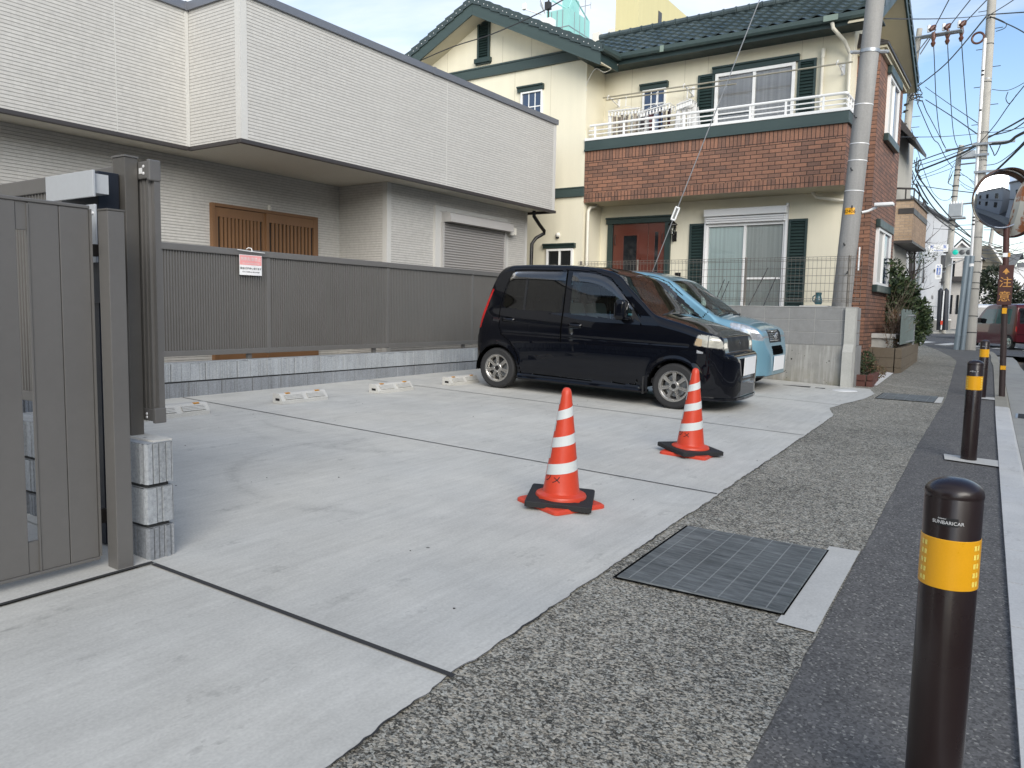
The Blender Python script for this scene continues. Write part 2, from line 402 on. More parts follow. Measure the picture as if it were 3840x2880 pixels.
def lerp(tab, x):
    if x <= tab[0][0]: (x0, y0), (x1, y1) = tab[0], tab[1]
    elif x >= tab[-1][0]: (x0, y0), (x1, y1) = tab[-2], tab[-1]
    else:
        for (x0, y0), (x1, y1) in zip(tab, tab[1:]):
            if x0 <= x <= x1: break
    return y0+(y1-y0)*(x-x0)/(x1-x0)
LOT = [(-8, 1.06), (1.32, 1.43), (1.9, 1.48), (3.23, 1.54), (4.84, 1.61), (7.69, 1.73), (9.3, 1.80), (10.0, 1.98), (10.7, 1.93), (11.4, 1.84), (12.3, 1.83), (12.95, 2.0)]
ASP = [(-8, .20), (2.0, .559), (6.22, .728), (8.2, .809), (10.2, .869), (12.7, .949), (15.66, 1.117), (19.1, 1.315), (22.7, 1.516), (24.8, 1.81), (28.5, 2.48), (31.5, 3.14), (33, 3.6)]
KIN = [(-8, -.50), (2.48, -.06), (6.82, .115), (11, .282), (14, .391), (16.3, .476), (21.5, .672), (24, .814), (27, .93), (29.4, 1.10), (31.2, 1.45), (32.5, 2.05), (33.0, 3.0), (33.2, 4.0)]
WALL = [(12.95, 2.32), (13.6, 2.32), (14.8, 2.30), (16.9, 2.07), (21.4, 2.28), (24, 2.7), (28, 3.3), (33.1, 4.2)]
def wob(x, a=.012, s=2.1): return a*(1.2*noise.noise(Vector((x*s, .3, 1.7)))+.9*noise.noise(Vector((x*s*3.1, 4.1, 2)))+.8*noise.noise(Vector((x*s*9, 4.1, 2)))+.45*noise.noise(Vector((x*s*25, 1.1, 2))))
def edge(tab, x0, x1, n, a=.012):
    return [(x0+(x1-x0)*i/n, lerp(tab, x0+(x1-x0)*i/n)+wob(x0+(x1-x0)*i/n, a)) for i in range(n+1)]
lot_edge = edge(LOT, -8, 12.95, 900, .011)
# earth to the horizon
g = MB(); xs = [-700, -200, -60, -30, -10, 0, 10, 20, 30, 45, 60, 90, 130, 250, 700]; ys = [-700, -200, -60, -20, -8, -3, 0, 3, 7.4, 20, 60, 200, 700]
for i in range(len(xs)-1):
    for j in range(len(ys)-1):
        q = [(xs[i], ys[j]), (xs[i+1], ys[j]), (xs[i+1], ys[j+1]), (xs[i], ys[j+1])]
        g.quad(*[(x, y, gz(x, y)-.30) for x, y in q])
struct(g.build('ground', M['soil']))
g = MB(); xs = [-30+5*i for i in range(25)]; ys = [-34, -20, -8, -5.4, -3, -1.5, 0, 2, 4, 7.4, 20, 40]
for i in range(len(xs)-1):
    for j in range(len(ys)-1):
        q = [(xs[i], ys[j]), (xs[i+1], ys[j]), (xs[i+1], ys[j+1]), (xs[i], ys[j+1])]
        if ys[j] >= 0 and xs[i+1] <= 30: continue
        g.quad(*[(x, y, gz(x, y)-.115) for x, y in q])
struct(g.build('road', M['road']))
struct(drape('road_gutter', edge(KIN, -8, 29, 60, .0)[::-1] and [(x, y-.20) for x, y in edge(KIN, -8, 29, 60, 0)]+[(x, y-.66) for x, y in edge(KIN, -8, 29, 60, 0)][::-1], -.110, M['concrete_old']))
g = MB()
for (x0, x1, off) in ((12.0, 15.0, .95), (17.4, 20.0, .80), (23, 28.5, .85)):
    strip(g, [(x0+(x1-x0)*i/4, lerp(KIN, x0+(x1-x0)*i/4)-.2-off) for i in range(5)], .13, -.107)
strip(g, [(31.5, -.8), (31.9, -5.0)], .45, -.105)
for k in range(7): strip(g, [(35.2, 6-1.0*k), (38.4, 5.6-1.0*k)], .45, -.105)
struct(g.build('road_marking', M['road_paint']))
def ribbon(name, lo, hi, dz, m, ny=1):
    """sheet between two lines with equal point counts"""
    g = MB(); n = len(lo)
    g.add([(x0+(x1-x0)*k/ny, y0+(y1-y0)*k/ny, gz(x0+(x1-x0)*k/ny, y0+(y1-y0)*k/ny)+dz) for (x0, y0), (x1, y1) in zip(lo, hi) for k in range(ny+1)], [(i*(ny+1)+k, (i+1)*(ny+1)+k, (i+1)*(ny+1)+k+1, i*(ny+1)+k+1) for i in range(n-1) for k in range(ny)])
    o = g.build(name, m, fix=False); o['kind'] = 'structure'; return o
ribbon('parking_lot', lot_edge, [(x, 7.27 if x > 1.8 else 3.10) for x, y in lot_edge], 0, M['concrete'])
struct(drape('entry_path', [(-8, 3.096), (1.873, 3.096), (1.873, 9.9), (-8, 9.9)], .006, M['concrete_pale']))
pv = edge(ASP, -8, 33, 700, .006)
def lot_y(x):
    return lerp(lot_edge, x)+.03 if x < 12.95 else lerp(WALL, x)+.02
ribbon('old_pavement', pv, [(x, lot_y(x)) for x, y in pv], -.006, M['aggregate'])
kin = [(x, lerp(KIN, x)-.002) for x, y in pv]
ribbon('asphalt_footway', kin, [(x, y+.03) for x, y in pv], -.011, M['asphalt'])
# dark joints between the slabs, ragged crack along the edge of the new concrete
g = MB()
strip(g, [(1.857, 3.086), (1.899, 1.47)], .024, .004); strip(g, [(-8, 3.097), (1.86, 3.096)], .022, .010)
for a, b in (((4.728, 7.25), (4.842, 1.615)), ((7.44, 7.25), (7.669, 1.735)), ((10.22, 7.25), (10.42, 1.95))): strip(g, [a, b], .013, .004)
struct(g.build('expansion_joint', M['joint']))
g = MB(); e2 = [(x, y-.001) for x, y in lot_edge if -1 < x < 9.4]
for (a, b) in zip(e2, e2[1:]):
    w = .0028+.010*max(0, noise.noise(Vector((a[0]*2.3, 7, 1))))
    strip(g, [a, b], w, .003)
struct(g.build('crack', M['joint']))
# kerb stones
def kerbstones(x0, x1, step, m, name, dz=.0):
    g = MB(); x = x0
    while x < x1-.01:
        xb = min(x+step-.008, x1)
        a = Vector((x, lerp(KIN, x), 0)); b = Vector((xb, lerp(KIN, xb), 0)); d = (b-a).normalized(); n = Vector((d.y, -d.x, 0))
        sec = [(0, -.25), (0, .008), (.145, .008), (.168, -.008), (.20, -.12), (.20, -.25)]
        va = []
        for e in (a, b):
            for (o, h) in sec:
                q = e+n*o; va.append((q.x, q.y, gz(q.x, q.y)+h+dz))
        k = len(sec)
        g.add(va, [list(range(k))[::-1], list(range(k, 2*k))]+[(i, (i+1) % k, k+(i+1) % k, k+i) for i in range(k)])
        x += step
    return struct(g.build(name, m))
kerbstones(-7.8, 12.2, .6, M['kerb_new'], 'new_kerb'); kerbstones(12.2, 31.4, .6, M['kerb_old'], 'old_kerb', -.004)
g = MB()
for (a, b) in zip([(31.4, 1.52), (32.4, 2.1), (32.95, 3.0), (33.1, 4.3), (33.2, 9)], [(32.4, 2.1), (32.95, 3.0), (33.1, 4.3), (33.2, 9), (33.2, 20)]):
    strip(g, [a, b], .18, .006)
struct(g.build('corner_kerb', M['kerb_old']))
# white concrete patches the bollards stand in, slab by the grating
struct(drape('concrete_patch', [(7.40, .135), (7.715, .15), (7.69, .56), (7.41, .53)], .001, M['concrete_pale']))
struct(drape('concrete_patch', [(13.14, .36), (13.5, .375), (13.46, .72), (13.15, .70)], .001, M['concrete_pale']))
struct(drape('concrete_patch', [(3.03, .605), (4.22, .65), (4.2, .795), (3.03, .752)], .001, M['concrete_pale']))
struct(drape('concrete_patch', [(11.93, .94), (12.8, .98), (12.73, 1.05), (11.9, 1.03)], .001, M['concrete_pale']))
# far side of the street, and the block across the junction
struct(drape('far_pavement', [(-30, -5.4), (30, -5.4), (30, -8), (-30, -8)], .0, M['concrete_old'], thick=.3))
struct(drape('far_corner_pavement', [(51.5, 30), (51.3, 5.9), (52.6, 5.0), (54.4, 4.25), (57.2, 3.75), (75, 3.0), (75, 30)], .0, M['concrete_old'], thick=.3))
struct(drape('verge_ground', [(13.0, 2.3), (14.8, 2.30), (16.9, 2.08), (21.4, 2.29), (24, 2.7), (28, 3.3), (33.1, 4.2), (33.1, 26), (13.0, 26)], -.012, M['soil']))
# white gravelly strip and dark slip stone beside the brick planter
struct(drape('white_gravel', [(13.6, 2.0), (16.6, 2.16), (16.75, 2.30), (14.9, 2.28), (13.75, 2.22)], .004, M['white']))
# ------------------------------------------------------------------ pale grey house
def siding(name, axis, c1, c2, mortar):
    """thin horizontal fibre-cement courses; axis 0 for walls facing x, 1 for walls facing y"""
    m, t, p = newmat(name); N = NT(t)
    g = N.n('ShaderNodeNewGeometry'); sx = N.n('ShaderNodeSeparateXYZ'); N.l(g.outputs['Position'], sx.inputs[0])
    cb = N.n('ShaderNodeCombineXYZ'); N.l(sx.outputs[1 if axis == 0 else 0], cb.inputs[0]); N.l(sx.outputs[2], cb.inputs[1])
    b = N.n('ShaderNodeTexBrick'); N.l(cb.outputs[0], b.inputs['Vector'])
    b.inputs['Scale'].default_value = 1; b.inputs['Brick Width'].default_value = .46; b.inputs['Row Height'].default_value = .041
    b.inputs['Mortar Size'].default_value = .0042; b.inputs['Mortar Smooth'].default_value = .35; b.offset = .37; b.inputs['Bias'].default_value = 0
    b.inputs['Color1'].default_value = (*c1, 1); b.inputs['Color2'].default_value = (*c2, 1); b.inputs['Mortar'].default_value = (*[.8*x+.2*y for x, y in zip(c2, mortar)], 1)
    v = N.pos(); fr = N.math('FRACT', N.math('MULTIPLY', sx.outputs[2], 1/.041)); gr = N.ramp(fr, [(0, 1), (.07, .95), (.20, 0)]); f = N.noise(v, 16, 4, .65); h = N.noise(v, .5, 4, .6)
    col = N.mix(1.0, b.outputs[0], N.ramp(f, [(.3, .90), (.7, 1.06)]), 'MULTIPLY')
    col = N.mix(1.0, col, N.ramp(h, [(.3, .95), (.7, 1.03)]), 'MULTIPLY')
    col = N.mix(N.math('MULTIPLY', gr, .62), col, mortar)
    N.l(col, p.inputs['Base Color']); p.inputs['Roughness'].default_value = .8; p.inputs['Specular IOR Level'].default_value = .3
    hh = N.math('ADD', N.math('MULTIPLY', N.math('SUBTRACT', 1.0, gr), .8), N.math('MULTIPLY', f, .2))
    N.bump(hh, p, .8, .008); return m
c1, c2, mo = (.545, .533, .505), (.515, .503, .477), (.32, .312, .297)
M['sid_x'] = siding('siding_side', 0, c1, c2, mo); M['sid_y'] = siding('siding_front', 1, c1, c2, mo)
h1 = thing('pale_house', 'pale grey flat-roofed house with fine horizontal siding and a timber sliding door', 'house', (8, 9, .3))
def wallbox(g, a, b, mx, my, top=None):
    x0, y0, z0 = a; x1, y1, z1 = b
    g.mat(my).quad((x0, y0, z0), (x1, y0, z0), (x1, y0, z1), (x0, y0, z1)); g.quad((x0, y1, z0), (x1, y1, z0), (x1, y1, z1), (x0, y1, z1))
    g.mat(mx).quad((x0, y0, z0), (x0, y1, z0), (x0, y1, z1), (x0, y0, z1)); g.quad((x1, y0, z0), (x1, y1, z0), (x1, y1, z1), (x1, y0, z1))
    if top: g.mat(top).quad((x0, y0, z1), (x1, y0, z1), (x1, y1, z1), (x0, y1, z1)); g.quad((x0, y0, z0), (x1, y0, z0), (x1, y1, z0), (x0, y1, z0))
g = MB()
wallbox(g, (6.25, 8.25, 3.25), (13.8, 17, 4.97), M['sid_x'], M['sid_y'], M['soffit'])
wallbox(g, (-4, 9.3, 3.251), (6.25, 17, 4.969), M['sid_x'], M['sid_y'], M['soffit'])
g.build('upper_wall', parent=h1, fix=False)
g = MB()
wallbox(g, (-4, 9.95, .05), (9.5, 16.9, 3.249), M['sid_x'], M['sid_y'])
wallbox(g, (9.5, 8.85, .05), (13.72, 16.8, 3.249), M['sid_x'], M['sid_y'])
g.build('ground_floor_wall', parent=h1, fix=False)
g = MB().mat(M['siding_trim'])
def corner(g, x, y, z0, z1, w=.095, t=.006, sx=1, sy=1):
    g.box((x-t*sx, y-t*sy, z0), (x+w*sx, y+w*sy, z1))
corner(g, 6.25, 8.25, 3.252, 4.955); corner(g, 13.8, 8.25, 3.252, 4.955, .085, .006, -1, 1); corner(g, 9.5, 8.85, .1, 3.247); corner(g, 13.72, 8.85, .1, 3.247, .07, .005, -1, 1)
g.box((6.2, 9.285, 3.252), (6.245, 9.30, 4.955))
for (x, y) in ((5.27, 9.3), (10.28, 8.25), (2.2, 9.3)): g.box((x, y-.003, 3.26), (x+.012, y, 4.955))
g.each('corner_trim', parent=h1)
g = MB().mat(M['dark_trim'])
g.box((6.22, 8.222, 3.20), (13.83, 8.29, 3.252), bev=.006); g.box((6.222, 8.30, 3.202), (6.262, 9.30, 3.251)); g.box((-4, 9.27, 3.2015), (6.21, 9.33, 3.2515), bev=.006); g.box((13.79, 8.3, 3.201), (13.829, 12, 3.251))
g.each('drip_edge', parent=h1)
g = MB().mat(M['cap'])
g.box((6.215, 8.212, 4.957), (13.84, 8.45, 5.06), bev=.006); g.box((6.2155, 8.46, 4.958), (6.45, 9.27, 5.059)); g.box((-4, 9.262, 4.9575), (6.21, 9.5, 5.0605), bev=.006); g.box((13.6, 8.46, 4.958), (13.8395, 16, 5.059))
for x in (-.9, 2.75, 9.9, 6.19): g.box((x, 8.206 if x > 6.2 else 9.256, 4.953), (x+.05, 8.44 if x > 6.2 else 9.49, 5.064))
g.each('parapet_cap', parent=h1)
# sliding door of timber lattice
d = MB().mat(M['door_wood'])
d.box((6.975, 9.89, .30), (7.03, 9.955, 2.672), bev=.004); d.box((8.915, 9.89, .30), (8.972, 9.955, 2.672), bev=.004); d.box((7.031, 9.888, 2.625), (8.914, 9.954, 2.6725), bev=.004)
fr = d.build('sliding_door', parent=h1)
def leaf(x0, x1, y, nsl):
    g = MB().mat(M['door_wood'])
    za, zb, zt = .34, .75, 2.485
    g.box((x0, y, za), (x0+.055, y+.035, 2.62), bev=.003); g.box((x1-.055, y, za), (x1, y+.035, 2.62), bev=.003)
    g.box((x0+.056, y+.001, zt), (x1-.056, y+.034, 2.6195)); g.box((x0+.056, y+.001, za), (x1-.056, y+.034, zb))
    w = (x1-x0-.11)/nsl
    for i in range(nsl-1):
        c = x0+.055+w*(i+1); g.box((c-.019, y+.004, zb), (c+.019, y+.03, zt))
    g.mat(M['door_wood_dark']).box((x0+.055, y+.0345, zb), (x1-.055, y+.04, zt)); return g
leaf(7.032, 7.93, 9.912, 12).build('door_leaf', None, fr); leaf(7.915, 8.913, 9.872, 12).build('door_leaf', None, fr)
# roller shutter
s = MB().mat(M['siding_trim'])
s.box((10.683, 8.80, .9), (10.80, 8.852, 3.02)); s.box((10.801, 8.801, 2.935), (12.93, 8.8515, 3.019)); s.box((10.80, 8.822, .9), (10.88, 8.8525, 2.93))
s.box((12.91, 8.815, .3), (12.985, 8.853, 2.70))
sh = s.build('roller_shutter', parent=h1)
s = MB().mat(M['shutter_box']); s.prism([(8.60, 2.75), (8.845, 2.75), (8.845, 2.932), (8.72, 2.932), (8.63, 2.90)], 0, 10.882, 12.88); s.build('shutter_box', None, sh)
s = MB().mat(M['shutter_grey'])
for i in range(42):
    z = 2.745-i*.046; s.prism([(8.80, z), (8.784, z-.006), (8.784, z-.034), (8.80, z-.0405), (8.815, z-.02)], 0, 10.90, 12.80)
s.box((10.90, 8.803, .8), (12.80, 8.81, 2.74)); s.build('shutter_slats', None, sh)
s = MB().mat(M['shutter_box']); s.box((10.86, 8.77, .8), (10.902, 8.82, 2.748)); s.box((12.798, 8.77, .8), (12.86, 8.82, 2.748)); s.each('guide_rail', None, sh)
s = MB().mat(M['offwhite']); s.box((12.92, 8.72, 2.70), (13.05, 8.81, 2.86), bev=.01); s.box((13.05, 8.70, 2.71), (13.12, 8.79, 2.85), bev=.015); s.build('meter_box', None, h1)
s = MB().mat(M['blk_metal']); s.tube([(13.62, 8.62, 3.25), (13.62, 8.62, 3.14), (13.82, 8.60, 2.98), (14.0, 8.60, 2.88), (14.03, 8.62, 2.83), (13.84, 8.70, 2.72), (13.78, 8.76, 2.60), (13.78, 8.8, .3)], .038, 10); s.build('downpipe', None, h1, smooth=True)
s = MB().mat(M['offwhite']); s.tube([(7.985, 9.86, 2.675), (7.985, 9.86, 2.72)], .012, 8); s.box((7.95, 9.88, 2.675), (8.0, 9.89, 2.75)); s.build('door_sensor', None, h1)

# ------------------------------------------------------------------ fences with fine vertical ribs
def ribs(g, p0, p1, z0, z1, out, pitch=.0315, depth=.014):
    p0 = Vector(p0); p1 = Vector(p1); L = (p1-p0).length; d = (p1-p0)/L; o = Vector(out); n = int(L/pitch); vs = []
    prof = [(0, 0), (.08, 1), (.62, .92), (.76, .15), (.92, 0)]
    for i in range(n):
        for (u, h) in prof:
            q = p0+d*(L*(i+u)/n)+o*(h*depth); vs += [(q.x, q.y, z0), (q.x, q.y, z1)]
    q = p1; vs += [(q.x, q.y, z0), (q.x, q.y, z1)]
    g.add(vs, [(2*i, 2*i+2, 2*i+3, 2*i+1) for i in range(len(vs)//2-1)])
FG = 'bronze aluminium garden fences'
f1 = thing('ribbed_fence', 'long bronze ribbed aluminium fence standing on the low blue-grey block wall behind the lot', 'fence', (7, 7.33, .6))
xs = [2.09, 3.95, 5.885, 7.88, 9.805, 11.75, 12.7]
for a, b in zip(xs, xs[1:]):
    g = MB().mat(M['alu']); ribs(g, (a+.02, 7.335), (b-.02, 7.335), .70, 1.765, (0, -1)); g.quad((a, 7.345, .7), (b, 7.345, .7), (b, 7.345, 1.77), (a, 7.345, 1.77)); g.build('ribbed_panel', None, f1, fix=False)
for x in xs[:-1]:
    g = MB().mat(M['alu']); g.box((x-.028, 7.314, .66), (x+.028, 7.36, 1.78), bev=.004); g.build('post', None, f1)
for x in (3.75, 5.637, 7.647, 9.632, 11.6):
    g = MB().mat(M['alu']); g.box((x-.025, 7.34, .58), (x+.025, 7.38, .70)); g.build('leg', None, f1)
g = MB().mat(M['alu'])
for a, b in zip(xs, xs[1:]): g.box((a+.001, 7.296, 1.752), (b-.001, 7.372, 1.822), bev=.008)
g.build('top_rail', None, f1)
g = MB().mat(M['alu'])
for a, b in zip(xs, xs[1:]): g.box((a+.001, 7.305, .665), (b-.001, 7.365, .722), bev=.005)
g.build('bottom_rail', None, f1)
f2 = thing('ribbed_fence', 'tall end of a bronze ribbed fence on the block wall beside the letter box', 'fence', (2.02, 4, .6))
g = MB().mat(M['alu']); ribs(g, (2.018, 3.295), (2.018, 7.25), .70, 1.76, (-1, 0)); ribs(g, (2.030, 3.295), (2.030, 7.25), .70, 1.76, (1, 0)); g.build('ribbed_panel', None, f2, fix=False)
g = MB().mat(M['alu']); g.box((1.992, 3.285, 1.752), (2.045, 7.25, 1.828), bev=.006); g.build('top_rail', None, f2)
g = MB().mat(M['alu']); g.box((1.994, 3.285, .668), (2.045, 7.25, .722), bev=.004); g.build('bottom_rail', None, f2)
g = MB().mat(M['alu']); g.box((1.989, 3.264, 1.742), (2.046, 3.2845, 1.834), bev=.006); g.box((1.99, 3.264, .66), (2.046, 3.2845, .73), bev=.005); g.box((2.016, 3.270, .70), (2.044, 3.292, 1.76)); g.build('end_cap', None, f2)
for y in (3.35, 5.2, 7.0):
    g = MB().mat(M['alu_dark']); g.box((1.928, y, .56), (1.988, y+.095, 1.842), bev=.003); g.mat(M['alu']).box((1.924, y-.004, 1.8425), (1.991, y+.099, 1.850)); g.build('post', None, f2)
g = MB().mat(M['white_metal'])
for (y, z) in ((3.31, 1.805), (3.31, 1.775), (3.33, .70), (3.33, .685)): g.lathe([(.0, -.004), (.006, -.003), (.007, 0)], (1.9915, y, z), 8, axis='x')
g.box((1.9905, 3.32, 1.775), (1.9915, 3.345, 1.80)); g.each('screw', None, f2)
# low walls of ribbed decorative block
def blockmat(name, base):
    m, t, p = newmat(name); N = NT(t); v = N.pos()
    a = N.noise(v, 70, 4, .7); b = N.noise(v, 2.2, 4, .6); st = N.noise(N.pos((9, 9, .8)), 1.6, 4, .65)
    f = N.math('ADD', N.math('MULTIPLY', N.math('SUBTRACT', a, .5), 1.1), N.math('MULTIPLY', N.math('SUBTRACT', b, .5), .5))
    f = N.math('ADD', f, N.math('MULTIPLY', N.math('SUBTRACT', st, .5), .7)); f = N.math('ADD', f, 1.0)
    q = N.n('ShaderNodeVectorMath', operation='SCALE'); q.inputs[0].default_value = base; N.l(f, q.inputs['Scale'])
    N.l(q.outputs[0], p.inputs['Base Color']); p.inputs['Roughness'].default_value = .85; p.inputs['Specular IOR Level'].default_value = .3
    N.bump(a, p, .6, .006); return m
M['blk_a'] = blockmat('blue_grey_block_light', (.33, .35, .37)); M['blk_b'] = blockmat('blue_grey_block_dark', (.235, .25, .27)); M['blk_gap'] = plain('dark_block_gap', (.05, .052, .055), .9)  # block gap: dark core that shows between the blocks
def ribblock(g, p0, p1, z0, z1, out, rng, cap=True):
    p0 = Vector((*p0, 0)); p1 = Vector((*p1, 0)); L = (p1-p0).length; d = (p1-p0)/L; o = Vector((*out, 0)); pts = [(0, -.012), (.006, 0)]
    x = .006
    while x < L-.03:
        w = rng.choice((.105, .11, .035, .026, .028, .045)); w = min(w, L-.006-x)
        h = rng.choice((0, 0, .003, -.004)); pts += [(x+.004, h), (x+w-.004, h), (x+w, -.011)]; x += w
    pts += [(L-.006, 0), (L, -.012)]
    vs = []
    for (s, h) in pts:
        q = p0+d*min(s, L)+o*h; vs += [(q.x, q.y, z0+.006), (q.x, q.y, z1-.006)]
    b = len(vs)//2
    g.add(vs, [(2*i, 2*i+2, 2*i+3, 2*i+1) for i in range(b-1)])
rng = random.Random(3)
bw = thing('block_wall', 'low blue-grey ribbed block wall along the back of the parking lot under the fence', 'wall', (7, 7.3, .2))
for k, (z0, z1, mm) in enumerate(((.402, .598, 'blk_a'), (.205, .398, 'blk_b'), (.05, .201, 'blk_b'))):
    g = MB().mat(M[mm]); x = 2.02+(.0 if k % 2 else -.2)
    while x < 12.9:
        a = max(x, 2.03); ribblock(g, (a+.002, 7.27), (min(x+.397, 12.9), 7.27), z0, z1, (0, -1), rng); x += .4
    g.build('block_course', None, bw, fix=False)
g = MB().mat(M['blk_gap']); g.box((2.03, 7.285, .0), (12.9, 7.395, .594)); g.mat(M['blk_a']).box((2.03, 7.274, .588), (12.9, 7.40, .601)); g.build('wall_core', None, bw)
bp = thing('block_wall', 'short end of a blue-grey ribbed block wall, three courses high, next to the gate post', 'wall', (1.95, 3.2, .1))
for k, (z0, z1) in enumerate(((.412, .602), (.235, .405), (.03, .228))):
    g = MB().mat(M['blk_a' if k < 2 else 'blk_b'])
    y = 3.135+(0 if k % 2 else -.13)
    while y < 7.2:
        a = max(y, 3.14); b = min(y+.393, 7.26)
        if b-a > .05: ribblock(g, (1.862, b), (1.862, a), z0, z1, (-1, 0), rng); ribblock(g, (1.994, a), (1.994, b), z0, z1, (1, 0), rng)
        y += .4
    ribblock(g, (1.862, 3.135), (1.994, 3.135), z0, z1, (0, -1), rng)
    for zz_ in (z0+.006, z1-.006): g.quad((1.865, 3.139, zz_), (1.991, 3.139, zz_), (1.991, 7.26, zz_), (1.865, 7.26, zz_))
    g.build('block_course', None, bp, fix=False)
g = MB().mat(M['blk_gap']); g.box((1.878, 3.155, .0), (1.978, 7.26, .594)); g.mat(M['concrete_pale']).box((1.915, 3.16, .596), (2.005, 3.46, .604)); g.build('wall_core', None, bp)
# gate and its post
gt = thing('gate', 'bronze aluminium gate of wide vertical boards with narrow slots', 'gate', (1.2, 3.22, .1))
def board(g, a, b, z0=.135, z1=1.578): g.box((a+.0012, 3.203, z0), (b-.0012, 3.232, z1), bev=.0022)
k = 0; x = 1.6875
while x > -.3:
    g = MB().mat(M['alu']); board(g, x-.117, x); g.build('board', None, gt)
    g = MB().mat(M['alu']); board(g, x-.2285, x-.1175); g.build('board', None, gt)
    g = MB().mat(M['alu']); g.box((x-.2735, 3.206, .137), (x-.2290, 3.229, .258)); g.box((x-.2735, 3.206, 1.472), (x-.2290, 3.229, 1.574)); g.box((x-.2365, 3.199, .136), (x-.2300, 3.2025, 1.573)); g.build('slot_infill', None, gt)
    x -= .274
g = MB().mat(M['alu']); g.box((-.3, 3.1975, 1.5785), (1.69, 3.238, 1.592), bev=.003); g.box((-.3, 3.1975, .122), (1.69, 3.238, .1345), bev=.003); g.box((1.6885, 3.1978, .1355), (1.697, 3.2378, 1.578)); g.build('frame', None, gt)
g = MB().mat(M['blk_metal']); g.box((1.698, 3.21, 1.39), (1.735, 3.235, 1.44), bev=.003); g.box((1.698, 3.21, .27), (1.735, 3.235, .33), bev=.003); g.each('hinge', None, gt)
gp = thing('gate_post', 'square bronze aluminium post between the gate and the block wall', 'post', (1.75, 3.15, .08))
g = MB().mat(M['alu']); g.box((1.719, 3.12, .04), (1.789, 3.195, 1.572), bev=.003); g.build('shaft', None, gp)
g = MB().mat(M['alu_dark']); g.box((1.7165, 3.1175, 1.5725), (1.7915, 3.1975, 1.581), bev=.002); g.build('post_cap', None, gp)
# letter box on its pillar
lb = thing('letter_box', 'navy letter box with a pale grey front plate behind the gate', 'letter box', (1.87, 3.5, .1))
M['navy'] = plain('navy_box', (.012, .016, .026), .45, .1, .1, 3); M['pale_plate'] = plain('pale_grey_plate', (.46, .48, .50), .4, .1, .04, 3)
g = MB().mat(M['navy']); g.box((1.828, 3.385, 1.20), (1.922, 3.70, 1.768), bev=.004); g.box((1.85, 3.45, .1), (1.91, 3.6, 1.21)); g.build('body', None, lb)
g = MB().mat(M['pale_plate']); g.box((1.752, 3.286, 1.642), (1.764, 3.680, 1.752), bev=.003); g.box((1.765, 3.30, 1.66), (1.827, 3.66, 1.74)); g.build('front_plate', None, lb)
g = MB().mat(M['pale_plate']); g.box((1.757, 3.2865, 1.37), (1.767, 3.60, 1.612), bev=.003); g.mat(M['white_metal'])
for z in (1.575, 1.40): g.lathe([(.0, -.008), (.006, -.007), (.007, 0)], (1.757, 3.30, z), 8, axis='x')
g.build('intercom_panel', None, lb)
# notice hanging on the fence
M['sleeve'] = glass('clear_plastic_sleeve', (1, 1, 1), .25, .0, 1.15); M['paper'] = plain('white_paper', (.93, .93, .93), .7, 0, .02, 5); M['faded_red'] = plain('faded_red_print', (.90, .40, .40), .7, 0, .05, 9)
ns = thing('notice', 'red and white parking notice in a clear plastic sleeve hanging on the ribbed fence', 'notice', (5.62, 7.28, 1.65))
g = MB().mat(M['sleeve']); g.grid(8, 8, lambda u, v: (5.433+.373*u, 7.276+.006*math.sin(u*7+v*4), 1.512+.312*v)); g.build('plastic_sleeve', None, ns, smooth=True, fix=False)
g = MB().mat(M['paper']); g.box((5.471, 7.284, 1.54), (5.769, 7.2865, 1.762)); pp = g.build('paper', None, ns)
g = MB().mat(M['faded_red']); g.box((5.476, 7.2825, 1.652), (5.764, 7.2835, 1.757)); g.build('red_panel', None, pp)
def sign_text(s, z, size, m, sx=1): return text('lettering', s, size, (5.62, 7.281, z), (1, 0, 0), (0, 0, 1), m, pp, sx=sx, depth=.0005)
sign_text('無断駐車禁止', 1.715, .045, M['white']); sign_text('No unauthorized parking', 1.672, .022, M['white'])
sign_text('罰金5万円申し受けます', 1.612, .027, M['black_ink']); sign_text('A fine of 50,000 yen will be charged', 1.576, .016, M['black_ink'])
g = MB().mat(M['white']); g.tube([(5.44, 7.27, 1.812), (5.52, 7.268, 1.806), (5.62, 7.268, 1.802), (5.72, 7.268, 1.80), (5.80, 7.27, 1.798)], .004, 6)
g.tube([(5.63, 7.27, 1.80), (5.632, 7.285, 1.838), (5.612, 7.31, 1.845), (5.60, 7.33, 1.83)], .005, 6); g.build('string', None, ns, smooth=True)
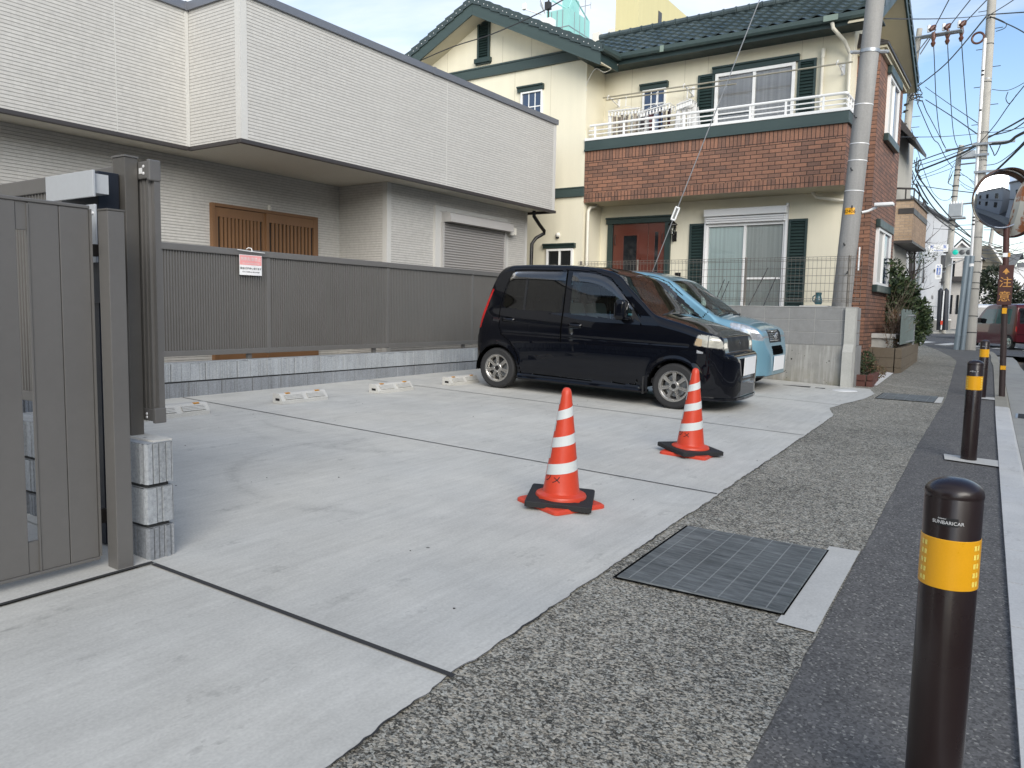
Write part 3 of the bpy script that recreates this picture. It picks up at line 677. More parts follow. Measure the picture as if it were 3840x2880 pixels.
# wheel stops
ws_lab = ['leftmost of the four pale concrete wheel stops, partly hidden by the tall fence end', 'pale concrete wheel stop second from the left, nearest to the hanging notice', 'third concrete wheel stop from the left, in the open between joints', 'concrete wheel stop tucked against the rear wheel of the black car']
def wheel_stop(x, y, lab):
    w = thing('wheel_stop', lab, 'wheel stop', (x, y, gz(x, y)), 'concrete wheel stops along the back of the lot', rot=0.0)
    g = MB().mat(M['concrete_pale']); hw = .31
    sec = [(-.075, 0), (-.075, .032), (-.022, .098), (-.010, .105), (.062, .105), (.072, .098), (.075, .09), (.075, 0)]
    g.prism(sec, 0, -hw, hw)
    for sx in (-1, 1):
        for k in range(4):
            t = .2+.6*k/3.4
            y0 = -.075+.053*t; z0 = .032+.066*t; n = Vector((0, -.78, .62))
            c = Vector((sx*.148, y0, z0))+n*.002
            a = Vector((.115, 0, 0)); b = Vector((0, .62, .78))*.0055
            q = [c-a-b, c+a-b, c+a+b, c-a+b]; g.add([p for p in q]+[p+n*.013 for p in q], [(4, 5, 6, 7), (0, 1, 5, 4), (1, 2, 6, 5), (2, 3, 7, 6), (3, 0, 4, 7)])
    g.build('block', None, w, local=True)
    g = MB().mat(M['blk_metal']); g.box((-.3115, -.03, .03), (-.309, .03, .055)); g.box((.309, -.03, .03), (.3115, .03, .055)); g.each('lifting_slot', None, w, local=True)
    for sx in (-1, 1):
        g = MB().mat(M['amber']); g.box((sx*.2-.028, -.03, .0985), (sx*.2+.028, -.002, .1085), bev=.002); g.build('reflector', None, w, local=True)
    return w
wsr = wheel_stop(4.04, 6.32, ws_lab[0])
for (x, y), l in zip(((5.495, 6.33), (6.845, 6.29), (8.135, 6.24)), ws_lab[1:]):
    o = dup(wsr, (x, y, gz(x, y)), (0, 0, 0), l)
for o in bpy.data.objects:
    if o.name.startswith('wheel_stop'): o.rotation_euler = (R(2), 0, R(.8))
# ------------------------------------------------------------------ cream house with green roof and brick balcony
def stucco(name, base, bscale=260):
    m, t, p = newmat(name); N = NT(t); v = N.pos()
    a = N.noise(v, bscale, 3, .6); b = N.noise(v, .6, 5, .6); st = N.noise(N.pos((5, 5, .35)), 1.2, 4, .6)
    f = N.math('ADD', N.math('MULTIPLY', N.math('SUBTRACT', a, .5), .22), N.math('MULTIPLY', N.math('SUBTRACT', b, .5), .14))
    f = N.math('ADD', N.math('ADD', f, N.math('MULTIPLY', N.math('SUBTRACT', st, .5), .12)), 1.0)
    q = N.n('ShaderNodeVectorMath', operation='SCALE'); q.inputs[0].default_value = base; N.l(f, q.inputs['Scale'])
    N.l(q.outputs[0], p.inputs['Base Color']); p.inputs['Roughness'].default_value = .85; p.inputs['Specular IOR Level'].default_value = .25
    N.bump(a, p, .35, .004); return m
def brick(name, u, v_, w=.232, h=.0755, cols=((.29, .145, .094), (.165, .094, .070)), mortar=(.018, .016, .016), off=.5, ms=.0055):
    """brick bond laid in the u, v_ world axes (0 x, 1 y, 2 z)"""
    m, t, p = newmat(name); N = NT(t); g = N.n('ShaderNodeNewGeometry'); sx = N.n('ShaderNodeSeparateXYZ'); N.l(g.outputs['Position'], sx.inputs[0])
    cb = N.n('ShaderNodeCombineXYZ'); N.l(sx.outputs[u], cb.inputs[0]); N.l(sx.outputs[v_], cb.inputs[1])
    b = N.n('ShaderNodeTexBrick'); N.l(cb.outputs[0], b.inputs['Vector']); b.offset = off
    for k, x in (('Scale', 1), ('Brick Width', w), ('Row Height', h), ('Mortar Size', ms), ('Mortar Smooth', .1), ('Bias', 0)): b.inputs[k].default_value = x
    b.inputs['Color1'].default_value = (*cols[0], 1); b.inputs['Color2'].default_value = (*cols[1], 1); b.inputs['Mortar'].default_value = (*mortar, 1)
    n = N.noise(N.pos(), 34, 4, .65); n2 = N.noise(N.pos(), 1.1, 3, .6)
    col = N.mix(1.0, b.outputs[0], N.ramp(n, [(.3, .82), (.7, 1.16)]), 'MULTIPLY'); col = N.mix(1.0, col, N.ramp(n2, [(.3, .88), (.7, 1.08)]), 'MULTIPLY')
    N.l(col, p.inputs['Base Color']); p.inputs['Roughness'].default_value = .7; p.inputs['Specular IOR Level'].default_value = .35
    N.bump(N.math('ADD', N.math('MULTIPLY', N.math('SUBTRACT', 1.0, b.outputs['Fac']), .85), N.math('MULTIPLY', n, .15)), p, .9, .012); return m
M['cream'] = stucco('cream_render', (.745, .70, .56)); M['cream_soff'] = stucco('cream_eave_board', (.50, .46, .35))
M['brick_x'] = brick('balcony_brick', 1, 2); M['brick_y'] = brick('street_brick', 0, 2)
M['soldier_x'] = brick('upright_brick', 2, 1, .26, .0755, off=0); M['soldier_y'] = brick('upright_street_brick', 2, 0, .26, .0755, off=0)
def tilemat():
    m, t, p = newmat('green_roof_tile'); N = NT(t); v = N.pos(); a = N.noise(v, 2.4, 4, .6); b = N.noise(v, 60, 3, .6)
    f = N.math('ADD', N.math('MULTIPLY', a, .7), N.math('MULTIPLY', b, .3))
    N.l(N.ramp(f, [(.35, (.036, .052, .056)), (.55, (.066, .090, .094)), (.72, (.115, .142, .144))]), p.inputs['Base Color'])
    N.l(N.ramp(a, [(.3, .28), (.7, .45)]), p.inputs['Roughness']); N.bump(b, p, .2, .004); return m
M['tile'] = tilemat()
M['door_red'] = plain('mahogany_door', (.105, .026, .016), .35, 0, .2, 3, .05, 60, .3)
def curtain(name, c):
    m, t, p = newmat(name); N = NT(t); st = N.noise(N.pos((14, 14, .25)), 1.5, 3, .6)
    N.l(N.mix(N.ramp(st, [(.3, 0), (.7, 1)]), tuple(x*.72 for x in c), c), p.inputs['Base Color']); p.inputs['Roughness'].default_value = .9; return m
M['curtain_aqua'] = curtain('pale_aqua_curtain', (.74, .82, .79)); M['curtain_grey'] = curtain('grey_net_curtain', (.56, .56, .53))
M['blind'] = curtain('mauve_blind', (.50, .46, .465))
M['room_dark'] = plain('dark_room', (.02, .02, .022), .9)
M['pane'] = glass('window_pane', (.96, .98, .98), .0, .0)
h2 = thing('cream_house', 'cream two-storey house with dark green tiled roof, green shutters and a brick balcony', 'house', (17, 6, .8))
XM, XB = 15.8, 14.96
g = MB().mat(M['cream'])
# gable wing
g.prism([(8.214, .6), (14.4, .6), (14.4, 6.45), (13.9, 6.56), (10.9, 8.02), (8.214, 6.72)], 0, XB, 21)
g.build('gable_wing_wall', parent=h2)
g = MB().mat(M['cream'])
g.box((XM, 3.07, .6), (19.7, 8.5, 6.60)); g.prism([(XM, 6.6), (19.7, 6.6), (17.35, 7.68)], 1, 3.072, 8.2)
g.build('main_wall', parent=h2)
# panel joints in the render
g = MB().mat(M['cream_soff'])
for y in (9.1, 10.05, 11.3, 12.6): g.box((XB-.0025, y, 3.9), (XB, y+.008, 6.57)); 
for y in (9.62, 10.4, 12.0): g.box((XB-.0025, y, 6.8), (XB, y+.008, 7.4))
for y in (7.55, 6.35, 5.85, 4.0, 3.62): g.box((XM-.0025, y, 4.6), (XM, y+.007, 6.5))
g.each('panel_joint', parent=h2)
# green bands
g = MB().mat(M['green_lit'])
g.box((XB-.055, 8.19, 6.59), (XB, 13.9, 6.765), bev=.008); g.box((XB-.07, 8.18, 6.766), (XB, 13.9, 6.80)); g.box((XB-.062, 8.185, 6.562), (XB, 13.9, 6.588))
g.box((XB-.05, 8.195, 3.69), (XB, 14.3, 3.87), bev=.008); g.box((XB-.062, 8.19, 3.871), (XB, 14.3, 3.895))
g.each('band_trim', parent=h2)
# roof tiles as a stepped, rolled surface
def tiles(g, P0, U, V, nu, nv, hu=.045, hv=.035):
    """P0 eave corner, U along the eave, V up the slope (both full length)"""
    P0, U, V = Vector(P0), Vector(U), Vector(V); n = U.cross(V).normalized(); n = n if n.z > 0 else -n
    A = 8; us = [i/(nu*A) for i in range(nu*A+1)]; vs = []
    for k in range(nv): vs += [(k+.0001)/nv, (k+.5)/nv, (k+.999)/nv]
    pts = []
    for u in us:
        for v in vs:
            fu = (u*nu) % 1; fv = (v*nv) % 1
            roll = math.cos(2*PI*(fu-.28)); roll = (max(roll, 0)**.7)*1.0-.25*max(-roll, 0)
            q = P0+U*u+V*v+n*(hu*roll*.6+hv*(1-fv)); pts.append(q)
    m = len(vs); g.add(pts, [(i*m+j, (i+1)*m+j, (i+1)*m+j+1, i*m+j+1) for i in range(len(us)-1) for j in range(m-1)])
SL = .55
def ridge_caps(g, a, b, n, r=.075):
    a, b = Vector(a), Vector(b); d = (b-a)/n
    for i in range(n):
        p = a+d*i; q = a+d*(i+1); t = d.normalized()
        g.tube([p, p+t*.035, p+t*.06, q-t*.01], [r*1.18, r*1.18, r, r], 10)
rf = MB().mat(M['tile'])
ye, yr = 2.5, 9.3
tiles(rf, (15.2, ye, 6.60), (0, yr-ye, 0), (2.15, 0, 2.15*SL), 26, 9)
tiles(rf, (20.05, ye, 6.48), (0, yr-ye, 0), (-2.70, 0, 1.30), 26, 9)
rfo = rf.build('main_roof', parent=h2, smooth=True, fix=False, angle=50)
g = MB().mat(M['tile']); ridge_caps(g, (17.35, ye-.05, 6.62+2.15*SL+.05), (17.35, 9.2, 6.62+2.15*SL+.05), 24); g.build('ridge_tiles', None, rfo, smooth=True, angle=30)
wf = MB().mat(M['tile']); WS = .486
tiles(wf, (14.45, 7.60, 6.545), (6.5, 0, 0), (0, 3.30, 3.30*WS), 22, 11)
tiles(wf, (14.45, 14.25, 6.52), (6.5, 0, 0), (0, -3.35, 3.35*WS), 22, 11)
wfo = wf.build('wing_roof', parent=h2, smooth=True, fix=False, angle=50)
g = MB().mat(M['tile']); ridge_caps(g, (14.5, 10.9, 8.185), (20.9, 10.9, 8.185), 22); g.build('ridge_tiles', None, wfo, smooth=True, angle=30)
# verge tiles, stepped down both slopes of the front gable
M['verge'] = plain('dark_verge_tile', (.040, .058, .060), .4, 0, .2, 3)
for sgn, n in ((-1, 13), (1, 13)):
    g = MB()
    for k in range(n):
        s0, s1 = k/n*3.32, (k+1)/n*3.32
        y0, y1 = 10.9+sgn*s0, 10.9+sgn*s1; z0, z1 = 8.20-s0*WS, 8.20-s1*WS
        lift = .03
        a = [(y0, z0+.0), (y1, z1+lift), (y1, z1-.125), (y0, z0-.155)]
        g.mat(M['verge']).prism(a if sgn > 0 else a[::-1], 0, 14.425, 14.60)
        for f in (.3, .72):
            yy = y0+(y1-y0)*f; z = z0+(z1-z0)*f-.075; g.mat(M['white_metal']).lathe([(0, -.008), (.009, -.006), (.011, 0)], (14.425, yy, z), 6, axis='x')
    g.build('verge_tiles', None, wfo)
for sgn in (-1, 1):
    g = MB().mat(M['green_lit']); L = 3.26
    y1 = 10.9+sgn*L; zt = 8.06
    a = [(10.9+sgn*.001, zt), (y1, zt-L*WS), (y1, zt-L*WS-.245), (10.9+sgn*.001, zt-.245)]
    g.prism(a, 0, 14.455, 14.49); 
    a = [(10.9+sgn*.0015, zt-.205), (y1-.002*sgn, zt-L*WS-.205), (y1-.002*sgn, zt-L*WS-.262), (10.9+sgn*.0015, zt-.262)]
    g.prism(a, 0, 14.435, 14.454)
    g.build('bargeboard', None, h2)
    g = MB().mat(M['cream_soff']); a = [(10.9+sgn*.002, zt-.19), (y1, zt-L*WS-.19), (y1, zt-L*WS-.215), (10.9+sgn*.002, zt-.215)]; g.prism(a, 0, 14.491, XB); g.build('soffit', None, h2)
# eaves of the main roof: fascia, soffit, gutter
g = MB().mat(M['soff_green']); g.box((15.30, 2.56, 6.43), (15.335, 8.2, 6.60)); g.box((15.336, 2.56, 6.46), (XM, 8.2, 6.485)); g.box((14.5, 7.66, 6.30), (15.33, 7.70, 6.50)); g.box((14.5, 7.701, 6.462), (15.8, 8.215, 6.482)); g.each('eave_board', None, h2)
g = MB().mat(M['green_lit'])
def gutter(g, a, b, out, w=.115, h=.115):
    a, b, o = Vector(a), Vector(b), Vector(out)
    sec = [(0, 0), (w*.75, 0), (w, h*.35), (w, h), (w-.012, h+.004), (w-.016, h*.4), (.01, .012), (0, h)]
    vs = []
    for e in (a, b): vs += [e+o*s+Vector((0, 0, t)) for s, t in sec]
    k = len(sec); g.add(vs, [list(range(k))[::-1], list(range(k, 2*k))]+[(i, (i+1) % k, k+(i+1) % k, k+i) for i in range(k)])
gutter(g, (15.298, 2.52, 6.50), (15.298, 7.62, 6.52), (-1, 0, 0)); gutter(g, (14.42, 7.655, 6.47), (15.29, 7.655, 6.5), (0, -1, 0))
gt_ = g.each('gutter', None, h2)[0]
g = MB().mat(plain('faded_green_bracket', (.20, .26, .22), .5)); g.box((15.17, 6.58, 6.505), (15.182, 6.66, 6.628)); g.box((15.17, 3.25, 6.515), (15.182, 3.50, 6.618)); g.build('gutter_bracket', None, gt_)
# balcony
bal = MB()
y0, y1, zb, zt = 2.95, 8.205, 3.555, 4.665
b_ = bal.mat(M['soldier_x']); b_.quad((XB, y0, zt-.26), (XB, y1, zt-.26), (XB, y1, zt), (XB, y0, zt)); b_.quad((XB, y0, zb), (XB, y1, zb), (XB, y1, zb+.19), (XB, y0, zb+.19))
bal.mat(M['brick_x']).quad((XB-.001, y0, zb+.19), (XB-.001, y1, zb+.19), (XB-.001, y1, zt-.26), (XB-.001, y0, zt-.26))
bal.mat(M['soldier_y']).quad((XB, y0, zb), (XM+.4, y0, zb), (XM+.4, y0, zb+.19), (XB, y0, zb+.19)); bal.quad((XB, y0, zt-.26), (XM+.4, y0, zt-.26), (XM+.4, y0, zt), (XB, y0, zt))
bal.mat(M['brick_y']).quad((XB, y0-.001, zb+.19), (XM+.4, y0-.001, zb+.19), (XM+.4, y0-.001, zt-.26), (XB, y0-.001, zt-.26))
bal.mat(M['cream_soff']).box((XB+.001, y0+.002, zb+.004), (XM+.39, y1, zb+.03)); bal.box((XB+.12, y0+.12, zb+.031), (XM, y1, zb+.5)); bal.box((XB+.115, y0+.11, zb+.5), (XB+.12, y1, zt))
bo = bal.build('brick_balcony', parent=h2, fix=False)
g = MB().mat(M['green_lit']); g.box((XB-.03, y0-.03, zt+.001), (XB+.13, y1+.005, zt+.175), bev=.006); g.box((XB-.045, y0-.045, zt-.035), (XB-.002, y1+.008, zt)); g.box((XB+.131, y0-.0295, zt+.0015), (XM, y0+.10, zt+.1745)); g.box((XB-.001, y0-.046, zt-.034), (XM, y0-.003, zt-.001)); g.each('green_coping', None, bo)
g = MB().mat(M['white']); g.box((XB-.045, y0-.045, zt+.176), (XB+.14, y1+.002, zt+.232), bev=.008); g.box((XB+.1405, y0-.0445, zt+.1765), (XM, y0+.11, zt+.2315)); g.each('white_coping', None, bo)
rz = zt+.232
g = MB().mat(M['white'])
g.tube([(XB+.05, 8.13, rz+.27), (XB+.05, y0+.06, rz+.27), (XB+.075, y0+.05, rz+.27), (XB+.10, y0+.045, rz+.27), (XM-.05, y0+.045, rz+.27)], .026, 10)
for z in (.17, .085): g.tube([(XB+.05, 8.15, rz+z), (XB+.05, y0+.05, rz+z), (XM-.05, y0+.045, rz+z)], .014, 6)
for y in (8.0, 7.33, 6.67, 6.01, 5.35, 4.70, 4.04, 3.38): g.box((XB+.035, y-.018, rz), (XB+.065, y+.018, rz+.262))
for k in range(3): g.box((XB+.25+k*.2, y0+.03, rz), (XB+.28+k*.2, y0+.06, rz+.26))
g.build('railing', None, bo, smooth=True, angle=30)
# windows and doors
def window(parent, x, ya, yb, za, zb_, frame=.05, cols=1, rows=1, mull=True, cur=None, pane=None, header=None, proud=.05):
    """window in a wall facing -x between ya<yb"""
    g = MB().mat(M['white']); f = frame
    g.box((x-proud, ya, za), (x+.02, ya+f, zb_), bev=.004); g.box((x-proud, yb-f, za), (x+.02, yb, zb_), bev=.004); g.box((x-proud+.002, ya+f, zb_-f), (x+.02, yb-f, zb_-.001)); g.box((x-proud+.002, ya+f, za+.001), (x+.02, yb-f, za+f))
    if mull: g.box((x-proud+.012, (ya+yb)/2-f*.45, za+f), (x+.018, (ya+yb)/2+f*.45, zb_-f))
    for i in range(1, cols): yy = ya+f+(yb-ya-2*f)*i/cols; g.box((x-.012, yy-.011, za+f), (x+.001, yy+.011, zb_-f))
    for i in range(1, rows): z = za+f+(zb_-za-2*f)*i/rows; g.box((x-.0125, ya+f, z-.011), (x+.0005, yb-f, z+.011))
    w = g.build('window', parent=parent)
    q = MB().mat(pane or M['glass_dark']); q.box((x-.008, ya+f, za+f), (x-.004, yb-f, zb_-f)); q.build('pane', None, w)
    if cur: 
        q = MB(); 
        for (a, b, mm) in cur: q.mat(mm).grid(int((b-a)*40), 1, lambda u, v: (x-.002, a+(b-a)*u, za+f+(zb_-za-2*f)*v)); 
        q.build('curtain', None, w, fix=False)
    if header:
        q = MB().mat(M['green']); a, b, z, h = header; q.prism([(x-.06, z), (x, z), (x, z+h), (x-.10, z+h), (x-.10, z+h-.03), (x-.065, z+h-.045)], 1, a, b); q.build('window_header', None, w)
    return w
window(h2, XB, 9.30, 9.865, 5.1, 6.075, .035, 3, 3, False, pane=M['glass_blue'], header=(9.27, 9.95, 6.08, .12))
window(h2, XB, 8.425, 9.10, 1.7, 2.585, .045, pane=M['glass_dark'], header=(8.37, 9.18, 2.60, .10), cur=None)
window(h2, XM, 6.75, 7.28, 5.10, 5.965, .035, 3, 3, False, pane=M['glass_blue'], header=(6.70, 7.34, 5.97, .12))
w = window(h2, XM, 4.10, 5.68, 4.25, 6.07, .06, cur=[(4.16, 4.86, M['blind']), (4.92, 5.62, M['blind'])], pane=M['pane'], header=(4.03, 5.74, 6.075, .13))
g = MB().mat(M['room_dark']); g.box((XM-.0035, 4.16, 5.37), (XM-.0025, 5.62, 5.41)); g.box((XM-.0036, 4.9, 5.23), (XM-.0026, 5.60, 5.26)); g.build('curtain_rail', None, w)
w = window(h2, XM, 4.115, 5.735, 1.22, 3.06, .055, cur=[(4.17, 4.90, M['curtain_grey']), (4.95, 5.68, M['curtain_aqua'])], pane=M['pane'], proud=.07)
g = MB().mat(M['white']); g.box((XM-.045, 4.19, 1.925), (XM-.01, 4.87, 1.965)); g.build('crossbar', None, w)
g = MB().mat(M['white_metal']); g.box((XM-.20, 4.09, 3.20), (XM, 5.75, 3.345), bev=.012)
for k in range(3): g.box((XM-.15+.004*k, 4.13, 3.062+.045*k), (XM-.02, 5.72, 3.100+.045*k), bev=.006)
g.box((XM-.10, 4.085, 1.22), (XM+.01, 4.13, 3.40)); g.box((XM-.10, 5.72, 1.22), (XM+.01, 5.76, 3.22)); g.build('shutter_box', None, w)
def louvre(ya, yb, za, zb_, x=XM):
    g = MB().mat(M['green']); f = .045
    g.box((x-.045, ya, za), (x, ya+f, zb_), bev=.004); g.box((x-.045, yb-f, za), (x, yb, zb_), bev=.004); g.box((x-.044, ya+f, zb_-f), (x, yb-f, zb_-.001)); g.box((x-.044, ya+f, za+.001), (x, yb-f, za+f)); g.box((x-.044, ya+f, (za+zb_)/2-f/2), (x, yb-f, (za+zb_)/2+f/2)); g.box((x-.008, ya+f, za+f), (x-.002, yb-f, zb_-f))
    n = int((zb_-za)/.062)
    for i in range(1, n):
        z = za+(zb_-za)*i/n; g.add([(x-.040, ya+f, z-.02), (x-.040, yb-f, z-.02), (x-.012, yb-f, z+.022), (x-.012, ya+f, z+.022), (x-.034, ya+f, z-.024), (x-.034, yb-f, z-.024), (x-.008, yb-f, z+.018), (x-.008, ya+f, z+.018)], [(0, 1, 2, 3), (7, 6, 5, 4), (0, 4, 5, 1), (2, 6, 7, 3), (0, 3, 7, 4), (1, 5, 6, 2)])
    return g.build('window_shutter', parent=h2)
louvre(5.765, 6.10, 1.35, 3.09); louvre(3.72, 4.08, 1.35, 3.09); louvre(5.70, 6.05, 4.6, 6.10); louvre(3.715, 4.055, 4.6, 6.09)
g = MB().mat(M['green']); f = .05; x = XB
g.box((x-.05, 10.75, 6.99), (x, 10.80, 7.90), bev=.004); g.box((x-.05, 11.05, 6.99), (x, 11.10, 7.90), bev=.004); g.box((x-.049, 10.80, 7.85), (x, 11.05, 7.899)); g.box((x-.10, 10.70, 6.885), (x, 11.15, 6.99), bev=.01); g.box((x-.06, 10.72, 6.86), (x, 11.13, 6.884))
for i in range(15): z = 7.02+i*.056; g.add([(x-.045, 10.8, z-.02), (x-.045, 11.05, z-.02), (x-.012, 11.05, z+.024), (x-.012, 10.8, z+.024)], [(0, 1, 2, 3)])
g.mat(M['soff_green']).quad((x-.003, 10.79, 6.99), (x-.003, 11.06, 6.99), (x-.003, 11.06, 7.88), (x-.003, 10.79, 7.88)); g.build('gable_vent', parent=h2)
g = MB().mat(M['offwhite']); g.lathe([(.0, -.055), (.03, -.05), (.05, -.03), (.057, 0)], (XB, 8.83, 2.89), 16, axis='x'); g.mat(M['room_dark']).box((XB-.05, 8.80, 2.815), (XB, 8.86, 2.842)); g.build('vent_hood', None, h2, smooth=True)
# entrance
g = MB().mat(M['green']); g.box((XM-.06, 6.52, 1.15), (XM+.01, 6.645, 3.16), bev=.005); g.box((XM-.06, 7.885, 1.15), (XM+.01, 8.01, 3.16), bev=.005); g.prism([(XM-.08, 3.161), (XM, 3.161), (XM, 3.30), (XM-.12, 3.30), (XM-.12, 3.27), (XM-.085, 3.255)], 1, 6.50, 8.04)
en = g.build('entrance', parent=h2)
def panel_door(ya, yb, gl):
    g = MB().mat(M['door_red']); a, b, z0, z1 = gl
    g.box((XM-.02, ya, 1.2), (XM+.01, yb, 3.155), bev=.004)
    for (p, q, r, s) in ((a-.035, a, z0-.035, z1+.035), (b, b+.035, z0-.035, z1+.035)): g.box((XM-.037, p, r), (XM-.0205, q, s), bev=.004)
    g.box((XM-.0365, a, z0-.035), (XM-.0206, b, z0)); g.box((XM-.0365, a, z1), (XM-.0206, b, z1+.035))
    d = g.build('door_leaf', None, en); q = MB().mat(M['glass_dark']); q.box((XM-.026, a, z0), (XM-.0207, b, z1)); q.build('glass_panel', None, d); return d
d1 = panel_door(7.045, 7.88, (7.30, 7.62, 1.75, 2.90)); d2 = panel_door(6.65, 7.035, (6.80, 6.88, 1.75, 2.96))
for d, y in ((d1, 7.82), (d2, 6.70)):
    g = MB().mat(M['room_dark']); g.tube([(XM-.022, y, 2.7), (XM-.06, y, 2.72), (XM-.06, y, 2.9), (XM-.022, y, 2.92)], .008, 6); g.build('handle', None, d)
# carriage lamp by the door, intercom
g = MB().mat(M['blk_metal']); y = 6.44
g.box((XM-.025, y-.05, 2.74), (XM, y+.05, 2.95), bev=.01); g.tube([(XM-.02, y, 2.80), (XM-.07, y, 2.74), (XM-.13, y, 2.78), (XM-.13, y, 2.87)], .013, 8); g.lathe([(.0, .0), (.035, 0), (.045, .01)], (XM-.13, y, 2.87), 6)
for k in range(6): a = k*PI/3; g.tube([(XM-.13+.045*math.cos(a), y+.045*math.sin(a), 2.88), (XM-.13+.075*math.cos(a), y+.075*math.sin(a), 3.07)], .006, 4)
g.lathe([(.10, 3.07), (.098, 3.085), (.045, 3.135), (.03, 3.17), (.008, 3.19), (0, 3.195)], (XM-.13, y, 0), 6)
lp = g.build('wall_lamp', parent=h2)
g = MB().mat(M['pane']); g.lathe([(.042, 2.885), (.07, 3.065)], (XM-.13, y, 0), 6); g.build('lamp_glass', None, lp)
g = MB().mat(M['blk_metal']); g.box((XM-.03, 6.27, 1.93), (XM, 6.39, 2.08), bev=.005); g.build('intercom', parent=h2)
# pipes
g = MB().mat(M['cream_pipe']); g.tube([(15.35, 8.10, 3.56), (15.30, 8.12, 3.50), (15.12, 8.135, 3.46), (15.05, 8.14, 3.38), (15.05, 8.14, 1.0)], .036, 10)
g.tube([(15.25, 3.36, 6.50), (15.25, 3.34, 6.40), (15.55, 3.2, 6.25), (15.72, 3.12, 6.05), (15.735, 3.11, 4.9), (15.735, 3.11, 3.6)], .035, 10); g.tube([(15.735, 3.60, 6.07), (15.735, 3.60, 4.85)], .032, 10); g.tube([(15.735, 3.60, 6.05), (15.735, 3.60, 6.22)], .042, 10)
g.tube([(15.6, 3.62, 3.56), (15.58, 3.55, 3.46), (15.70, 3.2, 3.40), (15.75, 2.98, 3.36), (15.75, 2.96, 1.0)], .034, 10); g.each('downpipe', None, h2, smooth=True)
# brick bay to the street
xa, xb2, yb_ = 16.2, 19.2, 2.67
g = MB()
g.mat(M['brick_x']).quad((xa, yb_, .35), (xa, 3.3, .35), (xa, 3.3, 5.84), (xa, yb_, 5.84)); g.mat(M['soldier_x']).quad((xa, yb_, 5.84), (xa, 3.3, 5.84), (xa, 3.3, 6.12), (xa, yb_, 6.12))
g.mat(M['brick_y']).quad((xa, yb_, .35), (xb2, yb_, .35), (xb2, yb_, 5.84), (xa, yb_, 5.84)); g.mat(M['soldier_y']).quad((xa, yb_, 5.84), (xb2, yb_, 5.84), (xb2, yb_, 6.12), (xa, yb_, 6.12)); g.mat(M['brick_x']).quad((xb2, yb_, .35), (xb2, 3.3, .35), (xb2, 3.3, 6.12), (xb2, yb_, 6.12))
bay = g.build('brick_bay', parent=h2, fix=False)
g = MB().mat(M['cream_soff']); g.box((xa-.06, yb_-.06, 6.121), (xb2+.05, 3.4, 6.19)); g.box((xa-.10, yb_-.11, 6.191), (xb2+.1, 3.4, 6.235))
g.mat(M['dark_trim']).box((xa-.13, yb_-.14, 6.236), (xb2+.12, 3.4, 6.285), bev=.01); g.add([(xa-.13, yb_-.14, 6.286), (xb2+.12, yb_-.14, 6.286), (xb2, 3.07, 6.55), (xa+.02, 3.07, 6.55), (xa-.13, 3.07, 6.286)], [(0, 1, 2, 3), (0, 3, 4)])
g.build('cornice', None, bay)
def street_window(x0, x1, z0, z1, pane):
    y = yb_; g = MB().mat(M['white']); f = .05
    g.box((x0, y-.06, z0), (x0+f, y+.01, z1)); g.box((x1-f, y-.06, z0), (x1, y+.01, z1)); g.box((x0+f, y-.058, z1-f), (x1-f, y+.01, z1)); g.box((x0+f, y-.058, z0), (x1-f, y+.01, z0+f)); g.box(((x0+x1)/2-.03, y-.05, z0+f), ((x0+x1)/2+.03, y, z1-f))
    w = g.build('window', parent=h2); q = MB().mat(M['curtain_grey']).quad((x0+f, y-.012, z0+f), ((x0+x1)/2-.03, y-.012, z0+f), ((x0+x1)/2-.03, y-.012, z1-f), (x0+f, y-.012, z1-f)); q.mat(pane).quad(((x0+x1)/2+.03, y-.02, z0+f), (x1-f, y-.02, z0+f), (x1-f, y-.02, z1-f), ((x0+x1)/2+.03, y-.02, z1-f)); q.build('pane', None, w)
    q = MB().mat(M['green']); q.box((x0-.08, y-.09, z1+.002), (x1+.08, y, z1+.16), bev=.015); q.build('window_header', None, w)
    q = MB().mat(M['green']); q.box((x0-.08, y-.10, z0-.15), (x1+.08, y, z0-.002), bev=.015); q.build('window_sill', None, w)
street_window(17.1, 18.4, 4.83, 5.96, M['glass_blue']); street_window(16.85, 18.48, 1.86, 2.98, M['glass_blue'])
# street gable above the bay: boards along the verge
for sgn, xe, L, SL in ((-1, 17.35, 2.2, .55), (1, 17.35, 2.72, .48)):
    g = MB().mat(M['green']); zt_ = 6.62+2.15*.55+.02
    a = [(xe, zt_), (xe+sgn*L, zt_-L*SL), (xe+sgn*L, zt_-L*SL-.22), (xe, zt_-.22)]; g.prism(a, 1, 2.50, 2.535); g.build('bargeboard', None, h2)
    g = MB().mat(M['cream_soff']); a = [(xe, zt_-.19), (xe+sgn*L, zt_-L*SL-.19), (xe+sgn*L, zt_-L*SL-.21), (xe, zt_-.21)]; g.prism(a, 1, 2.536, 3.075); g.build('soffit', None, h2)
    g = MB().mat(M['verge'])
    for k in range(10):
        s0, s1 = L*k/10, L*(k+1)/10; a = [(xe+sgn*s0, zt_+.09-s0*SL), (xe+sgn*s1, zt_+.12-s1*SL), (xe+sgn*s1, zt_-.02-s1*SL), (xe+sgn*s0, zt_-.05-s0*SL)]; g.prism(a, 1, 2.475, 2.60)
    g.build('verge_tiles', None, rfo)
